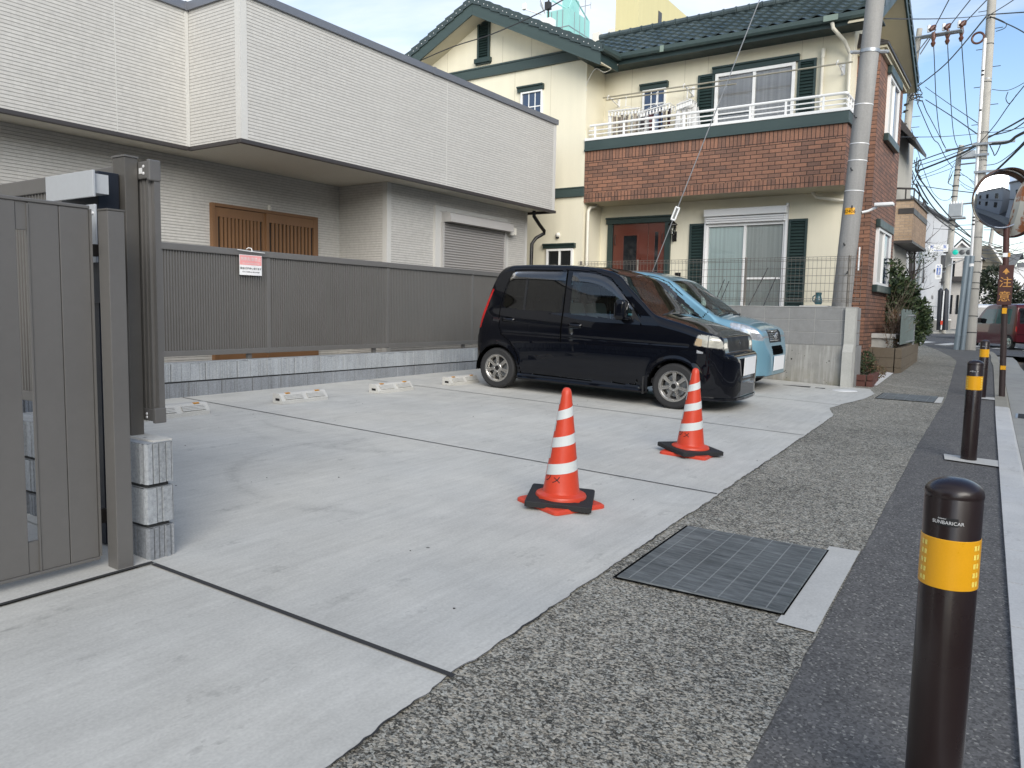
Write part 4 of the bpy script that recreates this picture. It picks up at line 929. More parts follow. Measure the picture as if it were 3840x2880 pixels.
# drying poles with brackets
for y in (7.853, 6.154, 3.233):
    g = MB().mat(M['white_metal']); g.box((XM-.012, y-.03, 5.70), (XM, y+.03, 5.90)); g.tube([(XM-.012, y, 5.72), (15.34, y, 5.795)], .014, 6); g.tube([(XM-.012, y, 5.86), (15.4, y, 5.80)], .010, 6); g.tube([(15.30, y+.02, 5.75), (15.27, y+.01, 5.80), (15.30, y, 5.84), (15.335, y, 5.80)], .009, 6); g.build('pole_bracket', parent=h2)
M['pole'] = plain('worn_steel_pole', (.52, .48, .38), .35, .7, .1, 8)
g = MB().mat(M['pole']); g.tube([(15.30, 7.99, 5.80), (15.30, 2.98, 5.772)], .016, 8); tag(g.build('drying_pole', None, smooth=True), 'long steel drying pole running the length of the balcony', 'drying pole', 'laundry poles on the balcony')
g = MB().mat(M['pole']); g.tube([(15.42, 7.98, 5.78), (15.42, 5.13, 5.722)], .015, 8); tag(g.build('drying_pole', None, smooth=True), 'short steel drying pole that carries the laundry hangers', 'drying pole', 'laundry poles on the balcony')
# ------------------------------------------------------------------ cars
def paint(name, base, metal=.0, rough=.28, coat=1.0, spec=.5, cior=1.5):
    m, t, p = newmat(name); N = NT(t); v = N.pos(world=False)
    a = N.noise(v, 3.0, 4, .6); d = N.noise(v, 30, 4, .7)
    N.l(N.mix(N.math('MULTIPLY', N.ramp(a, [(.35, 0), (.75, 1)]), .10), base, tuple(min(1, c*1.25+.006) for c in base)), p.inputs['Base Color'])
    p.inputs['Metallic'].default_value = metal; p.inputs['Coat Weight'].default_value = coat; p.inputs['Coat IOR'].default_value = cior; p.inputs['Specular IOR Level'].default_value = spec
    N.l(N.ramp(d, [(.3, rough-.03), (.75, rough+.03)]), p.inputs['Roughness'])
    N.l(N.ramp(a, [(.35, .012), (.8, .035)]), p.inputs['Coat Roughness']); return m
M['car_black'] = paint('black_car_paint', (.0030, .0036, .0062), 0, .3, 1.0, 0.0, 1.45)
M['car_blue'] = paint('sky_blue_metallic_paint', (.215, .42, .53), .45, .30)
M['car_red'] = paint('wine_red_paint', (.085, .005, .011), .2, .3, 1.0, .2, 1.35)
M['car_white'] = paint('white_car_paint', (.72, .72, .72), 0, .3)
M['tint'] = glass('tinted_privacy_glass', (.035, .038, .042), .0, .03)
M['carglass'] = glass('car_glass', (.62, .74, .71), .0, .05)
M['visor'] = glass('smoked_visor', (.34, .34, .345), .06, .10)
M['lamp_glass'] = plain('hazed_headlamp', (.50, .485, .42), .10, .15, .55, 16, 0, 50, 1.0); M['lamp_amber'] = plain('hazed_amber_corner_lamp', (.52, .40, .26), .12, .1, .3, 16, 0, 50, 1.0); M['lamp_rim'] = plain('headlamp_rim', (.10, .10, .10), .3, .4); M['grille_black'] = plain('grille_black', (.008, .009, .013), .4, 0, .2, 6, 0, 50, 0, .06)
M['lamp_clear'] = plain('bright_headlamp_reflector', (.58, .60, .63), .12, .6, .85, 15, .6, 22, 1.0)
M['seat'] = plain('grey_seat_cloth', (.085, .088, .092), .9); M['dash'] = plain('dark_dashboard', (.03, .031, .034), .7)
M['seam'] = plain('door_gap', (.002, .002, .002), .8, 0, .1, 3, 0, 50, 0, .04)
M['plate'] = plain('blank_white_plate', (.86, .86, .86), .5, 0, .0, 1, 0, 1, 0, .5, .0); M['plate_yellow'] = plain('yellow_plate', (.83, .56, .03), .45)
def pch(tab):
    """monotone cubic through the table"""
    xs = [a for a, _ in tab]; ys = [b for _, b in tab]; n = len(xs)
    d = [(ys[i+1]-ys[i])/(xs[i+1]-xs[i]) for i in range(n-1)]; mm = [d[0]]
    for i in range(1, n-1): mm.append(0 if d[i-1]*d[i] <= 0 else 2*d[i-1]*d[i]/(d[i-1]+d[i]))
    mm.append(d[-1])
    def f(x):
        if x <= xs[0]: return ys[0]
        if x >= xs[-1]: return ys[-1]
        lo = 0
        while xs[lo+1] < x: lo += 1
        h = xs[lo+1]-xs[lo]; t = (x-xs[lo])/h
        return (2*t**3-3*t*t+1)*ys[lo]+(t**3-2*t*t+t)*h*mm[lo]+(-2*t**3+3*t*t)*ys[lo+1]+(t**3-t*t)*h*mm[lo+1]
    return f
def inpoly(u, w, poly):
    c = False; j = len(poly)-1
    for i in range(len(poly)):
        (x1, y1), (x2, y2) = poly[i], poly[j]
        if (y1 > w) != (y2 > w) and u < (x2-x1)*(w-y1)/(y2-y1)+x1: c = not c
        j = i
    return c
def seg(u, w, pts):
    d = 9.
    for (x1, y1), (x2, y2) in zip(pts, pts[1:]):
        dx, dy = x2-x1, y2-y1; t = max(0, min(1, ((u-x1)*dx+(w-y1)*dy)/(dx*dx+dy*dy+1e-12))); d = min(d, math.hypot(u-x1-t*dx, w-y1-t*dy))
    return d
def rpoly(p, r=.05, n=4):
    """polygon with rounded corners"""
    out = []; k = len(p)
    for i in range(k):
        a, b, c = Vector(p[i-1]), Vector(p[i]), Vector(p[(i+1) % k]); e = (a-b); f = (c-b); q = min(r, e.length*.45, f.length*.45)
        s, t = b+e.normalized()*q, b+f.normalized()*q
        for j in range(n+1):
            x = j/n; out.append(tuple((1-x)**2*s+2*x*(1-x)*b+x*x*t))
    return out
def loft(spec):
    T, B, H, F, RC, CR = (pch(spec[k]) for k in ('top', 'bot', 'half', 'tum', 'rad', 'crown'))
    u0, u1 = spec['top'][0][0], spec['top'][-1][0]
    nu = spec.get('nu', 250); us = []
    for i in range(nu+1):
        t = i/nu; us.append(u0+(u1-u0)*(t-.30*math.sin(2*PI*t)/(2*PI)*1.6))
    n1, n2, n3 = 80, 12, 18; V = []; hw = spec['hw']; dv = spec.get('dv')
    for u in us:
        t, b = T(u), B(u); r = min(RC(u), (t-b)*.48); row = []
        for k in range(n1+1):
            w = b+(t-r-b)*k/n1; v = H(u)*F(w)/1.0
            if dv: v += dv(u, w)
            row.append((u, v, w))
        vt = row[-1][1]; slope = (H(u)*F(t)-vt)
        for k in range(1, n2+1):
            a = k/n2*PI/2; row.append((u, vt+slope*math.sin(a)*.5-min(r, vt*.8)*(1-math.cos(a)), t-r+r*math.sin(a)))
        ve = row[-1][1]
        for k in range(1, n3+1):
            x = 1-k/n3; row.append((u, ve*x, t+CR(u)*(1-x*x)))
        V.append(row)
    return us, V
def car_shell(root, spec, classify, mats, inset):
    us, V = loft(spec); m = len(V[0]); parts = {}
    for i in range(len(us)-1):
        for j in range(m-1):
            q = (V[i][j], V[i+1][j], V[i+1][j+1], V[i][j+1])
            c = [sum(p[k] for p in q)/4 for k in range(3)]
            nx = Vector(q[1])-Vector(q[0]); ny = Vector(q[3])-Vector(q[0]); n = nx.cross(ny)
            n = n.normalized() if n.length > 1e-12 else Vector((0, 0, 1))
            for sgn in (1, -1):
                key = classify(c[0], c[1]*sgn, c[2], abs(n.x), abs(n.y), n.z)
                if key is None: continue
                d = parts.setdefault(key, ({}, [], [])); ids = []
                order = ((i, j), (i+1, j), (i+1, j+1), (i, j+1)) if sgn > 0 else ((i, j), (i, j+1), (i+1, j+1), (i+1, j))
                for (a, b) in order:
                    k = (a, b, sgn)
                    if k not in d[0]:
                        d[0][k] = len(d[1]); p = V[a][b]; d[1].append((p[0], p[1]*sgn, p[2]))
                    ids.append(d[0][k])
                d[2].append(ids)
    objs = {}
    for key, (_, vs, fs) in sorted(parts.items(), key=lambda x: str(x[0])):
        nm = key.split('#')[0]
        g = MB().mat(mats[nm] if nm in mats else mats['body']); g.v = vs; g.f = fs; g.m = [0]*len(fs)
        # end caps close the shell front and rear
        if nm == 'body':
            for row in (V[0], V[-1]):
                cap = [(p[0], p[1], p[2]) for p in row]+[(p[0], -p[1], p[2]) for p in row[::-1]]
                g.add(cap, [list(range(len(cap)))])
        o = (g.each(nm, None, root, smooth=True, fix=True, local=True, angle=48) if nm in ('seam', 'lamp_rim') else [g.build(nm, None, root, smooth=True, fix=True, local=True, angle=48)])
        ins = inset.get(nm, 0)
        if ins:
            for o_ in o:
                nr = [v.normal.copy() for v in o_.data.vertices]
                for v, n_ in zip(o_.data.vertices, nr): v.co -= n_*ins
        objs[key] = o
    return objs, V
def make_wheel(root, name, u, v, rad, width, side, spokes, rim_m, cover=False, R_rim=None):
    """wheel with its axle along v; side +1 or -1 is the outer face"""
    rr = R_rim or rad*.655
    w = bpy.data.objects.new(name, None); C.objects.link(w); w.parent = root; w.location = (u, v, rad); ORG[w.name] = Vector((0, 0, 0))
    h = width/2
    prof = [(rr-.012, -h*.7), (rr, -h*.96), (rad-.03, -h), (rad-.008, -h*.82), (rad, -h*.5), (rad, h*.5), (rad-.008, h*.82), (rad-.03, h), (rr+.004, h*.96), (rr-.012, h*.78), (rr-.012, -h*.7)]
    g = MB().mat(M['rubber']); g.lathe([(a, b*side) for a, b in prof], (0, 0, 0), 56, axis='y')
    for k in range(40):
        a = k*2*PI/40
        for s_ in (-.55, .55):
            c = Vector((math.cos(a)*(rad-.001), s_*h*.6, math.sin(a)*(rad-.001))); t = Vector((-math.sin(a), 0, math.cos(a))); nn = Vector((math.cos(a), 0, math.sin(a)))
            q = [c-t*.006+Vector((0, -h*.36, 0)), c+t*.006+Vector((0, -h*.36, 0)), c+t*.012+Vector((0, h*.36, 0)), c+Vector((0, h*.36, 0))]; g.add([x+nn*.0022 for x in q], [(0, 1, 2, 3)])
    g.build('tyre', None, w, smooth=True, local=True, angle=35)
    g = MB().mat(rim_m); o = side
    g.lathe([(rr-.002, h*.78*o), (rr+.006, h*.97*o), (rr-.010, h*.98*o), (rr-.022, h*.80*o), (rr-.03, -h*.5*o)], (0, 0, 0), 48, axis='y')
    yo = h*.82*o
    if not cover:
        for k in range(spokes):
            a = PI/2+k*2*PI/spokes
            for sd in (-1, 1):
                r0_, r1_ = .052, rr-.016; w0, w1 = .020, .027
                d = Vector((math.cos(a), 0, math.sin(a))); t = Vector((-math.sin(a), 0, math.cos(a)))
                A = d*r0_; Bp = d*r1_
                pts = []
                for (P_, ww, y_) in ((A, w0, yo-.004*o), (Bp, w1, yo+.006*o)):
                    i0, i1 = (.0035, ww)
                    pts += [P_+t*sd*i0+Vector((0, y_-.006*o, 0)), P_+t*sd*(i0+.004)+Vector((0, y_, 0)), P_+t*sd*i1*.8+Vector((0, y_, 0)), P_+t*sd*i1+Vector((0, y_-.012*o, 0)), P_+t*sd*i1*.9+Vector((0, y_-.03*o, 0)), P_+Vector((0, y_-.03*o, 0))]
                g.add(pts, [(0, 1, 7, 6), (1, 2, 8, 7), (2, 3, 9, 8), (3, 4, 10, 9), (0, 6, 11, 5)])
            d = Vector((math.cos(a), 0, math.sin(a))); t = Vector((-math.sin(a), 0, math.cos(a)))
            A = d*.052; Bp = d*(rr-.016); g.add([A-t*.004+Vector((0, yo-.008*o, 0)), A+t*.004+Vector((0, yo-.008*o, 0)), Bp+t*.004+Vector((0, yo+.0*o, 0)), Bp-t*.004+Vector((0, yo+.0*o, 0))], [(0, 1, 2, 3)])
        g.lathe([(.062, yo-.03*o), (.060, yo-.004*o), (.054, yo+.002*o), (.03, yo+.002*o)], (0, 0, 0), 24, axis='y')
        g.lathe([(rr-.03, yo-.03*o), (rr-.016, yo-.012*o)], (0, 0, 0), 48, axis='y')
        g.build('rim', None, w, smooth=True, local=True, angle=30)
        g = MB().mat(M['blk_metal']); g.lathe([(.030, yo+.0025*o), (.026, yo+.004*o), (0, yo+.004*o)], (0, 0, 0), 20, axis='y'); g.build('hub_cap', None, w, local=True)
        g = MB().mat(M['chrome'])
        for k in range(4): a = k*PI/2; g.lathe([(.010, yo-.004*o), (.0095, yo+.006*o), (0, yo+.008*o)], (.046*math.cos(a), 0, .046*math.sin(a)), 8, axis='y')
        g.build('wheel_nut', None, w, smooth=True, local=True)
        g = MB().mat(M['grey_metal']); g.lathe([(.03, -.01*o), (rr-.045, -.01*o), (rr-.045, -.02*o)], (0, 0, 0), 40, axis='y'); g.mat(M['dash']).lathe([(.0, -.025*o), (rr-.02, -.025*o)], (0, 0, 0), 32, axis='y'); g.box((-.04, -.02*o, .05), (.05, .012*o, rr-.05)); g.build('brake_disc', None, w, local=True)
    else:
        g.lathe([(0, yo), (.04, yo+.004*o), (rr-.04, yo+.002*o), (rr-.012, yo-.005*o)], (0, 0, 0), 40, axis='y'); g.build('rim', None, w, smooth=True, local=True, angle=40)
        g = MB().mat(M['black'])
        for k in range(9): a = k*2*PI/9; d = Vector((math.cos(a), 0, math.sin(a))); t = Vector((-math.sin(a), 0, math.cos(a))); y_ = yo+.006*o; g.add([d*.06-t*.008+Vector((0, y_, 0)), d*.06+t*.008+Vector((0, y_, 0)), d*(rr-.03)+t*.022+Vector((0, y_, 0)), d*(rr-.03)-t*.022+Vector((0, y_, 0))], [(0, 1, 2, 3)])
        g.build('cover_slot', None, w, local=True)
    return w
def interior(root, rear_u, front_u, floor=.30, dash_u=2.0, belt=.95, wheel_v=-.33):
    for (u, v, n) in ((front_u, -.34, 'seat'), (front_u, .34, 'seat'), (rear_u, -.33, 'seat'), (rear_u, .33, 'seat')):
        g = MB().mat(M['seat']); g.box((u-.05, v-.23, floor+.12), (u+.45, v+.23, floor+.32), bev=.05)
        A = Matrix.Translation((u-.02, v, floor+.3)) @ Matrix.Rotation(R(-14), 4, 'Y'); g.box((-.09, -.22, 0), (.04, .22, .56), A, bev=.05); g.box((-.07, -.12, .60), (.03, .12, .79), A, bev=.045); g.tube([A @ Vector((-.02, -.05, .55)), A @ Vector((-.02, -.05, .62))], .008, 6)
        g.build(n, None, root, smooth=True, local=True, angle=30)
    g = MB().mat(M['dash']); g.prism([(dash_u-.30, belt-.20), (dash_u-.25, belt-.02), (dash_u, belt+.03), (dash_u+.25, belt-.02), (dash_u+.2, .45), (dash_u-.1, .45)], 1, -.62, .62); g.box((-.28, -.60, floor-.04), (dash_u+.2, .60, floor+.02)); g.build('dashboard', None, root, local=True)
    g = MB().mat(M['dash']); A = Matrix.Translation((dash_u-.38, wheel_v, belt-.08)) @ Matrix.Rotation(R(62), 4, 'Y')
    g.tube([A @ Vector((.18*math.cos(2*PI*k/24), .18*math.sin(2*PI*k/24), 0)) for k in range(25)], .014, 8); g.tube([A @ Vector((-.17, 0, 0)), A @ Vector((.17, 0, 0))], .012, 6); g.tube([A @ Vector((0, 0, 0)), A @ Vector((0, 0, -.25))], .025, 8); g.build('steering_wheel', None, root, smooth=True, local=True)

# ---- black hatchback: u runs from the rear axle to the nose, v to its left, w up
WB = 2.36
black = dict(
    top=[(-.395, .40), (-.385, .60), (-.375, .665), (-.335, .715), (-.318, .80), (-.262, 1.02), (-.205, 1.20), (-.130, 1.42), (-.085, 1.50), (-.02, 1.552), (.10, 1.578), (.45, 1.592), (.85, 1.594), (1.20, 1.578), (1.42, 1.543), (1.56, 1.490), (1.72, 1.345), (1.90, 1.19), (2.02, 1.085), (2.075, 1.048), (2.14, 1.028), (2.40, .968), (2.62, .905), (2.76, .868), (2.835, .845), (2.856, .82), (2.868, .76), (2.876, .70), (2.884, .668), (2.93, .652), (2.972, .628), (2.990, .58), (3.0, .44), (3.004, .36)],
    bot=[(-.395, .30), (-.33, .22), (-.2, .20), (.3, .175), (1.9, .165), (2.45, .17), (2.7, .165), (2.9, .15), (3.004, .17)],
    half=[(-.395, .52), (-.385, .60), (-.34, .665), (-.25, .712), (-.1, .732), (.2, .7375), (2.3, .7375), (2.55, .732), (2.70, .712), (2.80, .682), (2.87, .640), (2.93, .575), (2.975, .49), (2.995, .40), (3.004, .30)],
    tum=[(0, .965), (.15, .965), (.22, .975), (.33, .99), (.58, 1.0), (.80, .995), (.90, .982), (.98, .962), (1.02, .95), (1.25, .905), (1.45, .86), (1.62, .82)],
    rad=[(-.395, .03), (-.1, .10), (.1, .085), (1.4, .085), (1.65, .05), (2.0, .05), (2.15, .10), (2.6, .10), (2.8, .06), (3.004, .04)],
    crown=[(-.395, .0), (.1, .02), (1.2, .02), (2.0, .025), (2.3, .035), (2.7, .02), (2.85, 0), (3.004, 0)], hw=.7375)
def bdv(u, w):
    d = -.007*math.exp(-((w-.728)/.011)**2)*(1 if .05 < u < 2.5 else 0)
    for c in (0, WB):
        r = math.hypot(u-c, w-.25)
        if r < .42: d += .014*math.exp(-((r-.315)/.04)**2)
    if w < .24 and .28 < u < 1.95: d += .022*math.exp(-((w-.195)/.022)**2)
    return d
black['dv'] = bdv
RW = rpoly([(.02, 1.035), (.085, 1.36), (.145, 1.475), (.885, 1.493), (.872, 1.012)], .09)
RWs = RW
FW = rpoly([(.985, 1.005), (.972, 1.495), (1.20, 1.49), (1.45, 1.43), (1.62, 1.27), (1.79, 1.09), (1.80, 1.02), (1.66, .972), (1.45, .985)], .06)
DR = [(.90, 1.54), (.895, .85), (.885, .24)]; DF = [(1.905, .97), (1.93, .9), (1.925, .3), (1.90, .235)]; DB = [(1.90, .232), (.885, .226), (.40, .226)]
DRR = [(-.005, 1.0), (.01, .80), (.05, .70), (.20, .60), (.29, .47), (.335, .30), (.36, .228)]; DTOP = [(.05, 1.30), (.09, 1.40), (.16, 1.517), (.90, 1.532), (1.25, 1.525), (1.48, 1.455), (1.66, 1.28), (1.90, 1.02)]; DTR = [(-.005, 1.0), (.0, 1.10), (.05, 1.30)]
HL = rpoly([(2.555, .735), (2.60, .868), (2.80, .858), (2.862, .80), (2.884, .722), (2.86, .715)], .03)
TL = rpoly([(-.36, .755), (-.15, 1.27), (-.128, 1.262), (-.20, 1.05), (-.285, .76)], .03)
def bcls(u, v, w, nx, ny, nz):
    side = ny > .45 and abs(v) > .45
    for c in (0, WB):
        r = math.hypot(u-c, w-.25)
        if r < .305 and w < .62 and abs(v) > .45: return None
        if r < .315 and w < .62 and abs(v) > .45: return 'seam'
    s = '#r' if v < 0 else '#l'
    if w > .70 and u < .05 and inpoly(u, w, TL) and abs(v) > .55: return 'tail_lamp'+s
    if 2.5 < u and .66 < w < .9 and inpoly(u, w, HL) and abs(v) > .47: return 'lamp_rim'+s if seg(u, w, HL+HL[:1]) < .006 or abs(v) < .478 else ('lamp_divider'+s if 2.705 < u < 2.718 else ('corner_lamp'+s if u < 2.645 and w < .82 else 'headlight'+s))
    if u > 2.80 and .675 < w < .838 and abs(v) < .455: return 'grille'
    if abs(v) > .45 and .9 < w < 1.56 and -.2 < u < 1.95 and w < black_T(u)-.03:
        if inpoly(u, w, RW):
            return 'rear_quarter_window'+s if u < .335 else ('window_divider'+s if u < .36 else 'rear_side_window'+s)
        if inpoly(u, w, FW): return 'front_side_window'+s
    if side or abs(v) > .6:
        for L, wd in ((DR, .006), (DF, .005), (DB, .005), (DRR, .005), (DTOP, .005), (DTR, .005)):
            if seg(u, w, L) < wd: return 'seam'
    if 1.585 < u < 2.06 and abs(v) < .585-.0*(u) and w > 1.0 and ny < .62 and nz != 0:
        lim = .555+.07*(2.06-u)*-.3+.06*(u-1.585)
        if abs(v) < lim: return 'windscreen'
    if -.33 < u < -.05 and 1.03 < w < 1.46 and abs(v) < .56 and nx > .3: return 'rear_window'
    if abs(v) > .5 and side:
        if .90 < u < 1.915 and .23 < w < 1.54: return 'front_door'+s
        if .0 < u <= .90 and .23 < w < 1.53 and not (u < .36 and w < .70 and math.hypot(u, w-.25) < .42): return 'rear_door'+s
    if u > 2.45 and w < .66-.0 and not (abs(v) > .5 and u < 2.60): return 'front_bumper'
    if u < -.30 and w < .67: return 'rear_bumper'
    return 'body'
black_T = pch(black['top'])
P0b = Vector((8.15, 5.68)); P1b = Vector((8.27, 3.33)); hd = (P1b-P0b).normalized(); lf = Vector((-hd.y, hd.x))
ax = P0b+lf*.72
def car_matrix(ax, hd):
    """car standing on the sloping lot: nose along hd"""
    f = Vector((hd.x, hd.y, .006*hd.x+.035*hd.y)).normalized(); n = Vector((-.006, -.035, 1)).normalized(); l = n.cross(f).normalized()
    return Matrix(((f.x, l.x, n.x, ax.x), (f.y, l.y, n.y, ax.y), (f.z, l.z, n.z, gz(ax.x, ax.y)), (0, 0, 0, 1)))
bc = thing('black_car', 'black boxy hatchback with smoked door visors, silver seven-spoke wheels and a blank white plate', 'car', rot=0.0)
bc.matrix_world = car_matrix(ax, hd)
cm = dict(body=M['car_black'], front_door=M['car_black'], rear_door=M['car_black'], front_bumper=M['car_black'], rear_bumper=M['car_black'], seam=M['seam'], tail_lamp=M['red_lens'], headlight=M['lamp_glass'], corner_lamp=M['lamp_amber'], lamp_rim=M['lamp_rim'], lamp_divider=M['lamp_rim'], grille=M['grille_black'],
          rear_quarter_window=M['tint'], rear_side_window=M['tint'], window_divider=M['black'], front_side_window=M['carglass'], windscreen=M['carglass'], rear_window=M['tint'])
ins = dict(seam=.004, rear_quarter_window=.004, rear_side_window=.004, front_side_window=.004, windscreen=.001)
bo_, BV = car_shell(bc, black, bcls, cm, ins)
for u in (0, WB):
    for v, s in ((-.655, -1), (.655, 1)): make_wheel(bc, 'wheel', u, v, .262, .155, s, 7, M['rim'])
for u in (0, WB):
    g = MB().mat(M['seam'])
    for s in (-1, 1): g.lathe([(.318, s*.725), (.318, s*.42), (.0, s*.42)], (u, 0, .25), 24, axis='y', a0=PI*.97, a1=PI*2.03)
    g.each('wheel_arch_liner', None, bc, local=True)
interior(bc, .25, 1.02, dash_u=1.95, belt=.97)
def side_part(name, prof_pts, mat, off, th, s, F, H):
    """thin moulding lying on the car side: polygon in u, w pushed out by off"""
    g = MB().mat(mat); tf = pch(F); hf = pch(H); n = len(prof_pts)
    a = [(u, s*(hf(u)*tf(w)+off), w) for u, w in prof_pts]; b = [(u, s*(hf(u)*tf(w)+off-th), w) for u, w in prof_pts]
    g.add(a+b, [list(range(n)), list(range(n, 2*n))[::-1]]+[(i, n+i, n+(i+1) % n, (i+1) % n) for i in range(n)]); return g
for s in (-1, 1):
    # smoked visors over both doors
    g = MB().mat(M['visor']); tf, hf = pch(black['tum']), pch(black['half'])
    up_ = [(.10, 1.41), (.15, 1.49), (.4, 1.502), (.89, 1.508)]; dn = [(.105, 1.38), (.17, 1.405), (.4, 1.41), (.87, 1.405)]
    def visor(up_, dn, n):
        fu, fd = pch(up_), pch(dn); a, b = up_[0][0], up_[-1][0]
        g.grid(n, 4, lambda x, y: (lambda u, w0, w1: (u, s*(hf(u)*tf(w0+(w1-w0)*y)+.008+.018*math.sin(min(y*1.3, 1)*PI/2)*min(1, 8*min(x, 1-x)+.1)), w0+(w1-w0)*y))(a+(b-a)*x, fu(a+(b-a)*x), fd(a+(b-a)*x)))
    visor(up_, dn, 24)
    visor([(.975, 1.508), (1.15, 1.505), (1.35, 1.478), (1.50, 1.412), (1.64, 1.285), (1.80, 1.115)], [(.98, 1.405), (1.15, 1.40), (1.35, 1.365), (1.50, 1.30), (1.64, 1.20), (1.80, 1.08)], 36)
    g.each('door_visor', None, bc, smooth=True, local=True, fix=False)
    # handles
    for u, w in ((.145, .885), (1.085, .868)):
        y = hf(u)*tf(w); g = MB().mat(M['car_black']); g.grid(14, 6, lambda x, q: (u-.085+.17*x, s*(y+.004+.026*math.sin(PI*x)**.35*math.sin(PI*q)**.6), w-.026+.052*q)); h_ = g.build('door_handle', None, bc, smooth=True, local=True, fix=False)
        q = MB().mat(M['seam']); q.lathe([(0, s*.0012), (.078, s*.0012)], (0, 0, 0), 24, Matrix.Translation((u, s*y, w)) @ Matrix.Diagonal((1.25, 1, .52, 1)), axis='y'); q.build('handle_recess', None, h_, local=True, fix=False)
    g = MB().mat(M['chrome']); u, w = 1.05, .775; y = hf(u)*tf(w); g.lathe([(.015, s*.0), (.014, s*.004), (0, s*.005)], (u, s*y, w), 14, axis='y'); g.build('key_lock', None, bc, local=True)
    # mirror
    g = MB().mat(M['car_black']); mu, mv, mw = 1.70, s*.80, 1.09
    bm = bmesh.new(); bmesh.ops.create_cube(bm, size=1); bmesh.ops.bevel(bm, geom=bm.edges[:], offset=.24, segments=5, affect='EDGES', profile=.5)
    g.add([(mu+v.co.x*.12-.05*abs(v.co.z+.5)*0, mv+v.co.y*.155, mw+v.co.z*.235) for v in bm.verts], [[v.index for v in f.verts] for f in bm.faces] if not bm.verts.index_update() else []); bm.free()
    g.box((1.70, s*.70, .975), (1.80, s*.80, 1.02), bev=.018); mo_ = g.build('mirror', None, bc, smooth=True, local=True)
    q = MB().mat(M['chrome']); q.box((1.636, s*.80-.055, 1.0), (1.642, s*.80+.055, 1.17)); q.build('mirror_glass', None, mo_, local=True)
    q = side_part('quarter_panel', [(1.81, 1.005), (1.79, 1.12), (1.92, .955)], M['black'], .004, .01, s, black['tum'], black['half']); q.build('mirror_base', None, bc, local=True)
    # side skirt, mud flap
    g = MB().mat(M['car_black']); g.prism([(s*.70, .150), (s*.752, .152), (s*.765, .175), (s*.742, .195), (s*.70, .205)], 0, .33, 1.99); g.build('side_skirt', None, bc, local=True)
    g = MB().mat(M['rubber']); g.box((1.985, s*.60, .14), (2.005, s*.735, .34)); g.build('mud_flap', None, bc, local=True)
# nose: emblem-free grille slats, lower intake, lip, plate, indicator
g = MB().mat(M['seam'])
g.grid(20, 6, lambda x, y: ((2.994-.30*(abs(x-.5)*2*.42)**2.2), -.42+.84*x, .285+.20*y)); g.build('lower_intake', None, bc, local=True, fix=False)
for z in (.335, .385, .435):
    g = MB().mat(M['car_black']); g.tube([(2.975, -.36, z), (3.0, -.18, z), (3.004, 0, z), (3.0, .18, z), (2.975, .36, z)], .013, 6); g.build('intake_bar', None, bc, smooth=True, local=True)
g = MB().mat(M['car_black']); g.add([(u, v, w) for (u, v) in ((2.62, -.735), (2.80, -.705), (2.93, -.60), (3.0, -.42), (3.03, -.2), (3.035, 0), (3.03, .2), (3.0, .42), (2.93, .60), (2.80, .705), (2.62, .735)) for w in (.135, .165)]+[(2.7, -.6, .15), (2.9, 0, .15), (2.7, .6, .15)], [(2*i, 2*i+2, 2*i+3, 2*i+1) for i in range(10)]+[tuple(range(0, 22, 2)), tuple(range(1, 22, 2))[::-1]]); g.build('front_lip', None, bc, local=True)
g = MB().mat(M['chrome']); q = 2.868
for y in (-.035, .035): g.box((q, y-.006, .742), (q+.012, y+.006, .80))
g.box((q, -.03, .766), (q+.011, .03, .776)); g.build('badge', None, bc, local=True)
g = MB().mat(M['plate']); g.box((3.012, -.25, .41), (3.020, .25, .615)); g.build('number_plate', None, bc, local=True)
for s in (-1, 1):
    g = MB().mat(M['lamp_clear']); g.grid(8, 4, lambda x, y: (2.60+.07*x, s*(pch(black['half'])(2.60+.07*x)*1.0+.003), .655+.035*y*(1-.5*x))); g.build('indicator', None, bc, local=True, fix=False)
g = MB().mat(M['black']); g.tube([(2.10, -.50, 1.052), (2.07, -.2, 1.072), (2.02, .08, 1.105)], .010, 6); g.tube([(2.10, .1, 1.066), (2.06, .35, 1.07), (2.03, .52, 1.07)], .010, 6); g.each('wiper', None, bc, smooth=True, local=True)
g = MB().mat(M['black']); g.tube([(1.50, -.48, 1.53), (1.42, -.5, 1.56), (1.40, -.5, 1.57)], .012, 6); g.build('aerial', None, bc, smooth=True, local=True)

# ---- blue hatchback
WBB = 2.455
blue = dict(
    top=[(-.36, .42), (-.35, .62), (-.33, .80), (-.27, 1.05), (-.17, 1.36), (-.08, 1.53), (.05, 1.60), (.4, 1.63), (.9, 1.635), (1.2, 1.61), (1.40, 1.565), (1.55, 1.505), (1.85, 1.305), (2.15, 1.105), (2.27, 1.035), (2.34, 1.012), (2.5, .985), (2.70, .945), (2.85, .895), (2.925, .84), (2.955, .77), (2.97, .70), (2.99, .64), (3.02, .56), (3.035, .44), (3.036, .30)],
    bot=[(-.36, .32), (-.25, .22), (.3, .19), (2.0, .18), (2.6, .19), (2.9, .20), (3.036, .235)],
    half=[(-.36, .55), (-.3, .66), (-.15, .715), (.1, .735), (2.4, .7375), (2.6, .73), (2.75, .705), (2.86, .665), (2.93, .62), (2.99, .54), (3.025, .44), (3.036, .32)],
    tum=[(0, .96), (.18, .965), (.35, .99), (.60, 1.0), (.80, .992), (.95, .965), (1.03, .945), (1.25, .895), (1.45, .845), (1.65, .79)],
    rad=[(-.36, .03), (0, .13), (1.2, .12), (1.6, .06), (2.2, .05), (2.35, .11), (2.75, .10), (2.9, .06), (3.036, .04)],
    crown=[(-.36, 0), (.2, .02), (1.3, .02), (2.2, .03), (2.5, .04), (2.85, .02), (2.95, 0), (3.036, 0)], hw=.7375, nu=230)
